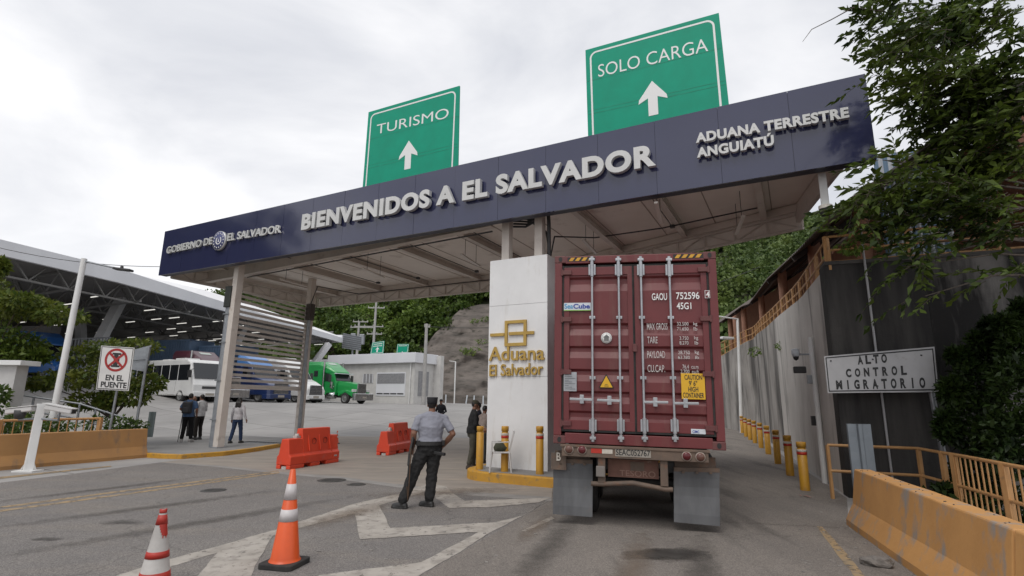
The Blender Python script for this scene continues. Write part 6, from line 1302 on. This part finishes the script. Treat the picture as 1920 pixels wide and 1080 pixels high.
for k in range(5): mb.bar((-.18 + k * .09, .2, .44), (-.19 + k * .095, .3, .86), .05, .015, up=(0, 1, 0))
mb.bar((-.21, .3, .87), (.21, .3, .87), .03, .06).build('backrest', cm, ch, bevel=.008)
bg = MB(); bg.lathe([(0, 0), (.13, .01), (.15, .08), (.11, .17), (.05, .21), (0, .22)], 14)
o = bg.build('bag', mat('olive cloth', (.045, .05, .03), (.06, .06, .04), rough=.9, scale=9), None); o.location = Vector(ch.location) + Vector((0, 0, .44)); o.scale = (1.1, .8, 1); tag(o, 'small olive bag lying on the white plastic chair', 'bag')
# ------------------------------------------------------------------ people
def ell(mb, c, r, n=12, m=8):
    c = Vector(c); mb.add([c + Vector((r[0] * math.sin(math.pi * j / m) * math.cos(2 * math.pi * i / n), r[1] * math.sin(math.pi * j / m) * math.sin(2 * math.pi * i / n), r[2] * math.cos(math.pi * j / m))) for j in range(1, m) for i in range(n)] + [c + Vector((0, 0, r[2])), c - Vector((0, 0, r[2]))],
        [(j * n + i, (j + 1) * n + i, (j + 1) * n + (i + 1) % n, j * n + (i + 1) % n) for j in range(m - 2) for i in range(n)] + [((m - 1) * n, i, (i + 1) % n) for i in range(n)] + [((m - 1) * n + 1, (m - 2) * n + (i + 1) % n, (m - 2) * n + i) for i in range(n)])
def rings(mb, rs, n=16):                        # horizontal ellipses (x, y, z, rx, ry)
    vs = [(x + rx * math.cos(2 * math.pi * k / n), y + ry * math.sin(2 * math.pi * k / n), z) for x, y, z, rx, ry in rs for k in range(n)]
    mb.add(vs, [(j * n + k, j * n + (k + 1) % n, (j + 1) * n + (k + 1) % n, (j + 1) * n + k) for j in range(len(rs) - 1) for k in range(n)] + [tuple(range(n))[::-1], tuple(range((len(rs) - 1) * n, len(rs) * n))])
def limb(mb, pts, rs, n=10):
    mb.tube(pts, .05, n, rs=rs)
    for p, r in zip(pts, rs): ell(mb, p, (r * .98,) * 3, n, 6)
def solid(mb, name, m, par, vox, wrinkle=0.0, seed=0, smooth_it=2):
    o = mb.build(name, m, None, fix=True); r = o.modifiers.new('r', 'REMESH'); r.mode = 'VOXEL'; r.voxel_size = vox; r.use_smooth_shade = True
    s = o.modifiers.new('s', 'SMOOTH'); s.factor = .5; s.iterations = smooth_it
    dg = bpy.context.evaluated_depsgraph_get(); me = bpy.data.meshes.new_from_object(o.evaluated_get(dg)); bpy.data.objects.remove(o)
    me.name = name
    if wrinkle:
        for v in me.vertices:
            c = v.co; w = mnoise.noise(Vector((c.x * 9, c.y * 9, c.z * 16 + seed))) + .6 * mnoise.noise(Vector((c.x * 20 + seed, c.y * 20, c.z * 26)))
            v.co = c + v.normal * w * wrinkle
    for p_ in me.polygons: p_.use_smooth = True
    if not me.materials: me.materials.append(m)
    q = bpy.data.objects.new(name, me); col.objects.link(q); q.parent = par; return q
skin = mat('skin', (.24, .12, .075), (.20, .095, .06), rough=.5, scale=9)
hairm = mat('black hair', (.012, .010, .009), (.02, .016, .014), rough=.5, scale=20)
shoe = mat('black boot leather', (.016, .016, .017), (.03, .029, .028), rough=.4, scale=12)
def cloth(key, c, c2=None): return mat('cloth ' + key, c, c2 or tuple(x * .72 for x in c), rough=.9, scale=9, spec=.2, bump=.15, bscale=160)
def person(label, P, rz, h=1.72, shirt=None, trousers=None, feet=None, arms=None, sleeve='long', cap=None, hair='short', head=0.0, lean=(0, 0), hip=(0, 0), vox=.012, extra=None, shoes=None, wid=1.0, group=None, tilt=0.0, facing_detail=True, bag=1.0):
    """local frame: faces +y, x to its right; feet = ((x,y,yaw) left, right); arms = ((elbow),(wrist)) left, right in metres at h=1.72"""
    o = thing('person', label, 'person', P, rz, group); S = h / 1.72; s = .93
    feet = feet or ((-.11, 0, 8), (.11, 0, -8)); hx, hy = hip; lx, ly = lean
    hipL, hipR = Vector((hx - .09, hy, .92)), Vector((hx + .09, hy, .92)); ank = [Vector((f[0], f[1], .09)) for f in feet]
    knees = [hp.lerp(a, .5) + Vector((0, .035, .02)) for hp, a in zip((hipL, hipR), ank)]
    sh_ = Vector((hx + lx, hy + ly, 1.42)); sw = .180 * wid; shs = [sh_ + Vector((-sw, 0, -.035)), sh_ + Vector((sw, 0, -.035))]
    if arms is None: arms = (((-.25, -.02, 1.13), (-.26, .06, .88)), ((.25, -.02, 1.13), (.26, .06, .88)))
    els = [Vector(a[0]) + Vector((hx + lx * .7, hy + ly * .7, 0)) for a in arms]; wrs = [Vector(a[1]) + Vector((hx + lx * .4, hy + ly * .4, 0)) for a in arms]
    nk = sh_ + Vector((0, .0, .06)); hc = sh_ + Vector((math.sin(head) * -.01, .025, .205)); Rz = Matrix.Rotation(head, 3, 'Z') @ Matrix.Rotation(tilt, 3, 'X')
    def hd(x, y, z): return hc + Rz @ Vector((x, y, z))
    mb = MB()
    rings(mb, [(hx, hy, .86, .14, .10), (hx, hy, .97, .15, .11), (hx + lx * .3, hy + ly * .3, 1.08, .125, .095), (hx + lx * .8, hy + ly * .8, 1.28, .155, .105), (sh_.x, sh_.y, 1.40, .15, .085), (sh_.x, sh_.y, 1.46, .07, .06)])
    mb.tube([nk - Vector((0, 0, .03)), hc - Vector((0, .012, .06))], .055, 12, rs=[.062, .056])
    ell(mb, hd(0, -.008, .02), (.074, .092, .10), 16, 12); ell(mb, hd(0, .022, -.055), (.055, .062, .062), 14, 10)           # skull, jaw
    ell(mb, hd(0, .092, -.015), (.013, .020, .024)); ell(mb, hd(0, .080, -.058), (.024, .012, .009)); ell(mb, hd(-.077, -.005, -.01), (.010, .018, .030)); ell(mb, hd(.077, -.005, -.01), (.010, .018, .030))
    for i in (0, 1):
        sgn = -1 if i == 0 else 1
        limb(mb, [shs[i], shs[i].lerp(els[i], .5), els[i], els[i].lerp(wrs[i], .4), wrs[i]], [.050, .048 * wid, .041 * wid, .041 * wid, .028 * wid])
        d = (wrs[i] - els[i]).normalized(); a = Vector((0, 1, 0)); a = (a - d * a.dot(d)).normalized(); b = d.cross(a)
        pc = wrs[i] + d * .05; limb(mb, [wrs[i] + d * .01, wrs[i] + d * .045 + a * .014, wrs[i] + d * .085 + a * .02], [.026, .026, .024]); limb(mb, [wrs[i] + d * .02, wrs[i] + d * .085 - a * .02], [.024, .022])
        for k, (q, ln) in enumerate(((.033, .070), (.012, .080), (-.010, .074), (-.030, .058))):
            f0 = wrs[i] + d * .088 + a * q; f1 = f0 + d * ln * .55 - b * sgn * .008; f2 = f0 + d * ln * .92 - b * sgn * .028
            limb(mb, [f0, f1, f2], [.0095, .0085, .0070], 8)
        limb(mb, [wrs[i] + d * .03 + a * .026, wrs[i] + d * .060 + a * .050, wrs[i] + d * .092 + a * .056], [.012, .010, .008], 8)
        limb(mb, [(hipL, hipR)[i], knees[i], knees[i].lerp(ank[i], .35), ank[i]], [.075, .05, .048, .035])
        yw = R(feet[i][2]); t = Vector((-math.sin(yw), math.cos(yw), 0)); limb(mb, [ank[i] - Vector((0, 0, .04)), ank[i] + t * .12 - Vector((0, 0, .05))], [.035, .028])
    solid(mb, 'body', skin, o, min(vox, .009) if vox < .015 else vox)
    mb = MB(); g = 1.0
    rings(mb, [(hx, hy, .90 if not (extra and 'belt' in extra) else .99, .186 * wid, .146 * wid), (hx, hy, 1.02, .182 * wid, .142 * wid), (hx + lx * .4, hy + ly * .4, 1.10, .158 * wid, .125 * wid), (hx + lx * .8, hy + ly * .8, 1.27, .180 * wid, .132 * wid), (sh_.x, sh_.y, 1.39, .178 * wid, .108), (sh_.x, sh_.y, 1.445, .135 * wid, .085), (sh_.x, sh_.y + .005, 1.475, .072, .066)])
    for i in (0, 1):
        limb(mb, [sh_ + Vector((0, -.01, .05)), shs[i] + Vector((0, 0, .008))], [.064, .066])
        if sleeve == 'long': limb(mb, [shs[i] - Vector((0, 0, .01)), shs[i].lerp(els[i], .5), els[i], els[i].lerp(wrs[i], .5), els[i].lerp(wrs[i], .96)], [.074, .066, .056, .050, .040])
        else: limb(mb, [shs[i] - Vector((0, 0, .01)), shs[i].lerp(els[i], .45)], [.072, .068]); mb.tube([shs[i].lerp(els[i], .35), shs[i].lerp(els[i], .80)], .07, 12, rs=[.068, .069])
    solid(mb, 'jacket' if extra and 'jacket' in extra else 'shirt', shirt, o, vox, .008 if vox < .010 else .004 if vox < .015 else 0, 3)
    mb = MB(); rings(mb, [(hx, hy, .80, .165 * wid, .120), (hx, hy, .90, .172 * wid, .128 * wid), (hx, hy, 1.0, .160 * wid, .122 * wid), (hx, hy, 1.03, .158 * wid, .120 * wid)])
    for i in (0, 1): limb(mb, [(hipL, hipR)[i] - Vector((0, 0, .02)), (hipL, hipR)[i].lerp(knees[i], .5), knees[i], knees[i].lerp(ank[i], .5), ank[i] + Vector((0, 0, .05))], [.098 * bag, .090 * bag, .074 * bag, .070 * bag, .066 * bag])
    solid(mb, 'trousers', trousers, o, vox, .013 if vox < .010 else .007 if vox < .015 else .004, 9)
    for i in (0, 1):
        mb = MB(); yw = R(feet[i][2]); t = Vector((-math.sin(yw), math.cos(yw), 0)); f = Vector((feet[i][0], feet[i][1], 0))
        limb(mb, [f + Vector((0, 0, .17)), f + Vector((0, 0, .08))], [.052, .056]); limb(mb, [f - t * .035 + Vector((0, 0, .052)), f + t * .07 + Vector((0, 0, .05)), f + t * .155 + Vector((0, 0, .040))], [.052, .052, .040])
        mb.prism([(f.x + t.x * a - t.y * b, f.y + t.y * a + t.x * b) for a, b in ((-.085, -.03), (-.06, -.048), (.06, -.052), (.15, -.05), (.195, -.02), (.195, .02), (.15, .05), (.06, .052), (-.06, .048), (-.085, .03))], 0, .03, plane='xy')
        solid(mb, 'boot', shoes or shoe, o, vox)
    if cap:
        mb = MB()
        if cap[0] == 'flat':
            for z, rx, ry in ((0,) * 3,): pass
            vs = [(-.078, -.01, .045), ]; mb2 = MB(); rings(mb2, [(0, -.008, .01, .083, .100), (0, -.008, .05, .088, .105), (0, -.008, .118, .093, .111), (0, -.008, .127, .088, .106)], 20); mb.add([tuple(hd(*p)) for p in mb2.v], mb2.f, 0, True)
        else:
            mb2 = MB(); rings(mb2, [(0, -.006, .03, .081, .100), (0, -.006, .075, .079, .098), (0, -.006, .11, .062, .080), (0, -.006, .128, .03, .04)], 18); mb2.prism([(-.065, .08), (-.05, .15), (0, .17), (.05, .15), (.065, .08)], .033, .043, plane='xy'); mb.add([tuple(hd(*p)) for p in mb2.v], mb2.f, 0, False)
        mb.build('cap', cap[1], o, fix=True)
    mb = MB()
    if hair == 'long':
        ell(mb, hd(0, -.016, .03), (.086, .098, .104), 16, 10)
        for x in (-.06, -.03, 0, .03, .06): limb(mb, [hd(x, -.07, .02), hd(x * 1.3, -.115, -.10), hd(x * 1.5, -.12, -.22), hd(x * 1.2, -.105, -.31)], [.035, .036, .03, .012], 8)
        solid(mb, 'hair', hairm, o, .012, .006, 2)
    else:
        z0 = .03 if not cap else -.005
        ell(mb, hd(0, -.020, .026), (.0785, .0875, .1035), 18, 12); mb.v = [p if True else p for p in mb.v]
        solid(mb, 'hair', hairm, o, .010)
    if facing_detail:
        for x in (-.03, .03): m2 = MB(); ell(m2, hd(x, .080, .008), (.011, .006, .006), 10, 6); m2.build('eye', hairm, o)
        m2 = MB().box(-.022, .022, -.004, .004, -.003, .003); m2.v = [tuple(hd(x, .0905 + y, -.060 + z)) for x, y, z in m2.v]; m2.build('mouth', mat('lips', (.14, .05, .04), rough=.5), o)
    if extra:
        if 'belt' in extra:
            mb = MB(); rings(mb, [(hx, hy, .975, .192 * wid, .152 * wid), (hx, hy, 1.035, .190 * wid, .150 * wid)], 24); b_ = mb.build('belt', black, o); m2 = MB()
            for a in (-150, -25): x, y = hx + .185 * wid * math.cos(R(a)), hy + .15 * wid * math.sin(R(a)); m2.box(x - .03, x + .03, y - .028, y + .028, .96, 1.05)
            m2.build('pouch', black, b_, bevel=.01)
        if 'backpack' in extra:
            mb = MB(); mb.box(hx - .15, hx + .15, hy - .30, hy - .10, 1.02, 1.44); bp_ = mb.build('backpack', mat('backpack black', (.02, .021, .024), (.032, .032, .036), rough=.8, scale=8), o, bevel=.05, seg=3); MB().box(hx - .11, hx + .11, hy - .345, hy - .28, 1.05, 1.24).build('pocket', mat('backpack black'), bp_, bevel=.03)
            m2 = MB()
            for x in (-.1, .1): m2.tube([(hx + x, hy - .12, 1.42), (hx + x * 1.1, hy + .02, 1.50), (hx + x * 1.15, hy + .14, 1.36), (hx + x * 1.3, hy + .1, 1.15)], .022, 6)
            m2.build('strap', mat('backpack black'), bp_)
    o.scale = (S, S, S); return o
gshirt = cloth('grey uniform', (.27, .275, .32), (.235, .24, .28)); dpant = cloth('charcoal', (.022, .022, .023), (.034, .033, .033))
gp = G(801, 950)
person('guard in grey short sleeved shirt, dark trousers and black cap, back to us', gp, R(14), 1.79, gshirt, dpant, feet=((-.40, -.10, 62), (.03, -.02, 52)), arms=(((-.285, -.05, 1.16), (-.28, .06, .93)), ((.36, -.08, 1.15), (.235, .10, .95))), sleeve='short', cap=('flat', mat('cap black', (.015, .015, .018), rough=.8)), lean=(.015, .01), head=R(-14), vox=.009, extra=('belt',), wid=1.24, bag=1.28)
def wpt(base, rz, p): return Vector(base) + Matrix.Rotation(rz, 3, 'Z') @ Vector(p)
a, b = D(770, 836, 9.45), D(763, 912, 9.35); sg = thing('shotgun', 'black long gun hanging muzzle down at the guard\'s left side', 'gun', b); q = a - b; d_ = q.normalized()
MB().tube([(0, 0, 0), q * .55], .013, 8).tube([d_ * .05 + Vector((.022, 0, 0)), q * .5 + Vector((.022, 0, 0))], .011, 8).build('barrel', black, sg); MB().bar(q * .5, q * .78, .045, .06).build('receiver', black, sg, bevel=.008); MB().bar(q * .76, q * 1.22 + Vector((.03, .05, 0)), .04, .075).build('stock', mat('gun stock', (.025, .02, .018), rough=.6), sg, bevel=.015)
MB().tube([q * .95 + Vector((.02, -.04, 0)), q * .5 + Vector((.03, -.06, 0)), q * -.1 + Vector((.045, -.05, 0)), q * -.35 + Vector((.04, -.02, 0)), Vector((0, 0, .02))], .007, 5).build('sling', mat('sling brown', (.10, .055, .03), rough=.8), sg)
a, b = D(822, 850, 9.4), D(834, 852, 9.3); bt = MB().bar(a - (b - a) * .6, b, .05, .05); tag(bt.build('baton', black, None, bevel=.01), 'short black baton sticking out at the guard\'s right hip', 'baton')
olive = cloth('olive grey', (.085, .08, .062)); jb = cloth('black jacket', (.018, .018, .019), (.03, .03, .031))
p = G(884, 878.5); person('man in black jacket, olive trousers and cap standing left of the pillar', p, R(-78), 1.74, jb, olive, feet=((-.12, .06, 10), (.10, -.08, -10)), arms=(((-.24, .02, 1.14), (-.12, .26, 1.02)), ((.24, .02, 1.12), (.14, .24, .98))), cap=('peak', cloth('camouflage', (.06, .055, .04))), lean=(0, .03), extra=('jacket',), vox=.011, tilt=R(-14), wid=1.1, shoes=mat('brown boots', (.05, .038, .03), rough=.7))
p = G(902, 868); person('person in beige shirt and dark cap, half hidden behind the pillar', p, R(-40), 1.58, cloth('beige', (.33, .27, .24)), cloth('slate', (.07, .08, .085)), cap=('peak', cloth('dark brown', (.035, .028, .022))), lean=(0, .10), vox=.011, tilt=R(-25), arms=(((-.24, .12, 1.14), (-.12, .34, 1.05)), ((.24, .12, 1.14), (.12, .34, 1.05))))
p = G(896, 858); person('person in dark navy behind the man in the black jacket', p, R(100), 1.66, cloth('navy', (.02, .022, .032)), cloth('navy', (.02, .022, .032)), cap=('peak', cloth('navy', (.02, .022, .032))), vox=.012, tilt=R(-12))
p = D(825, 815, 28.6); person('officer in black uniform and cap facing us beyond the guard', (p.x, p.y, 0), R(168), 1.74, cloth('uniform black', (.018, .018, .022)), cloth('uniform black', (.018, .018, .022)), cap=('peak', cloth('uniform black', (.018, .018, .022))), vox=.013, arms=(((-.27, -.02, 1.14), (-.14, .18, 1.02)), ((.27, -.02, 1.14), (.14, .18, 1.02))))
p = G(347, 829, .12); mp_ = p; person('man in blue shirt with a black backpack, back to us', p, R(8), 1.74, cloth('denim blue', (.065, .11, .20), (.05, .085, .16)), cloth('black trousers', (.012, .012, .013)), feet=((-.14, 0, 20), (.16, .02, -14)), arms=(((-.30, .0, 1.18), (-.27, .16, 1.10)), ((.26, .0, 1.15), (.22, .14, .98))), sleeve='short', extra=('backpack',), vox=.012, wid=1.08, shoes=mat('pale shoes', (.3, .29, .28), rough=.6))
a = G(333, 829, .12); o = thing('tripod', 'thin dark folded tripod held by the man with the backpack', 'tripod', a)
MB().tube([(0, 0, 0), (.04, 0, .75), (.05, .02, 1.2)], .015, 6, rs=[.011, .018, .02]).tube([(.06, .05, 0), (.06, .02, 1.0)], .012, 6).tube([(-.04, .06, .02), (.05, .02, 1.0)], .012, 6).build('legs', dark_grey, o); MB().box(0, .10, -.04, .06, 1.2, 1.3).build('head', black, o, bevel=.01)
p = D(370, 823, 21.6); person('man in white long sleeved shirt and dark trousers near the gate column', (p.x, p.y, .12), R(72), 1.71, cloth('white shirt', (.60, .60, .61)), cloth('brown black', (.028, .025, .023)), arms=(((-.24, .0, 1.13), (-.06, .2, .98)), ((.24, .0, 1.13), (.06, .2, .98))), vox=.012, wid=1.05)
p = D(357, 815, 23.6); person('dark haired person standing behind the man with the backpack', (p.x, p.y, 0), R(185), 1.76, cloth('charcoal', (.022, .022, .023)), cloth('charcoal', (.022, .022, .023)), vox=.014)
p = G(441, 831, .12); person('woman with long dark hair, white blouse and jeans walking away', p, R(-6), 1.60, cloth('white blouse', (.62, .60, .62)), cloth('jeans', (.025, .04, .085), (.035, .055, .11)), feet=((-.17, -.10, 8), (.13, .12, -6)), arms=(((-.27, .02, 1.14), (-.33, .12, .90)), ((.28, -.06, 1.14), (.35, -.02, .93))), hair='long', vox=.012, facing_detail=False)
p = D(780, 757, 66); person('far person in white shirt and black trousers beside the office corner', at_xy(p.x, p.y), R(170), 1.72, cloth('white shirt', (.6, .6, .61)), cloth('uniform black', (.018, .018, .022)), vox=.02, facing_detail=False)
p = D(803, 757, 65); person('far person in lilac shirt beside the thin pole, right of the office', at_xy(p.x, p.y), R(150), 1.70, cloth('lilac', (.36, .30, .48)), cloth('slate', (.07, .08, .085)), vox=.02, facing_detail=False)
# wires
def wire(label, pts, sag, r_=.012):
    out = []
    for a, b in zip(pts, pts[1:]):
        for k in range(10): t = k / 10; q = a.lerp(b, t); q.z -= sag * 4 * t * (1 - t); out.append(q)
    out.append(pts[-1]); tag(MB().tube(out, r_, 5).build('power_line', black, None), label, 'cable')
wire('thin cable crossing the white shed fascia to the gate', [D(-20, 460, 24), D(300, 500, 24)], .25, .014)
wire('thin cable before the wooded hill right of the container', [D(1330, 536, 50), D(1425, 500, 50)], .05, .03)
wire('thin cable from the office pole across the cut slope', [D(800, 612, 57), D(925, 614, 57)], .1, .03)
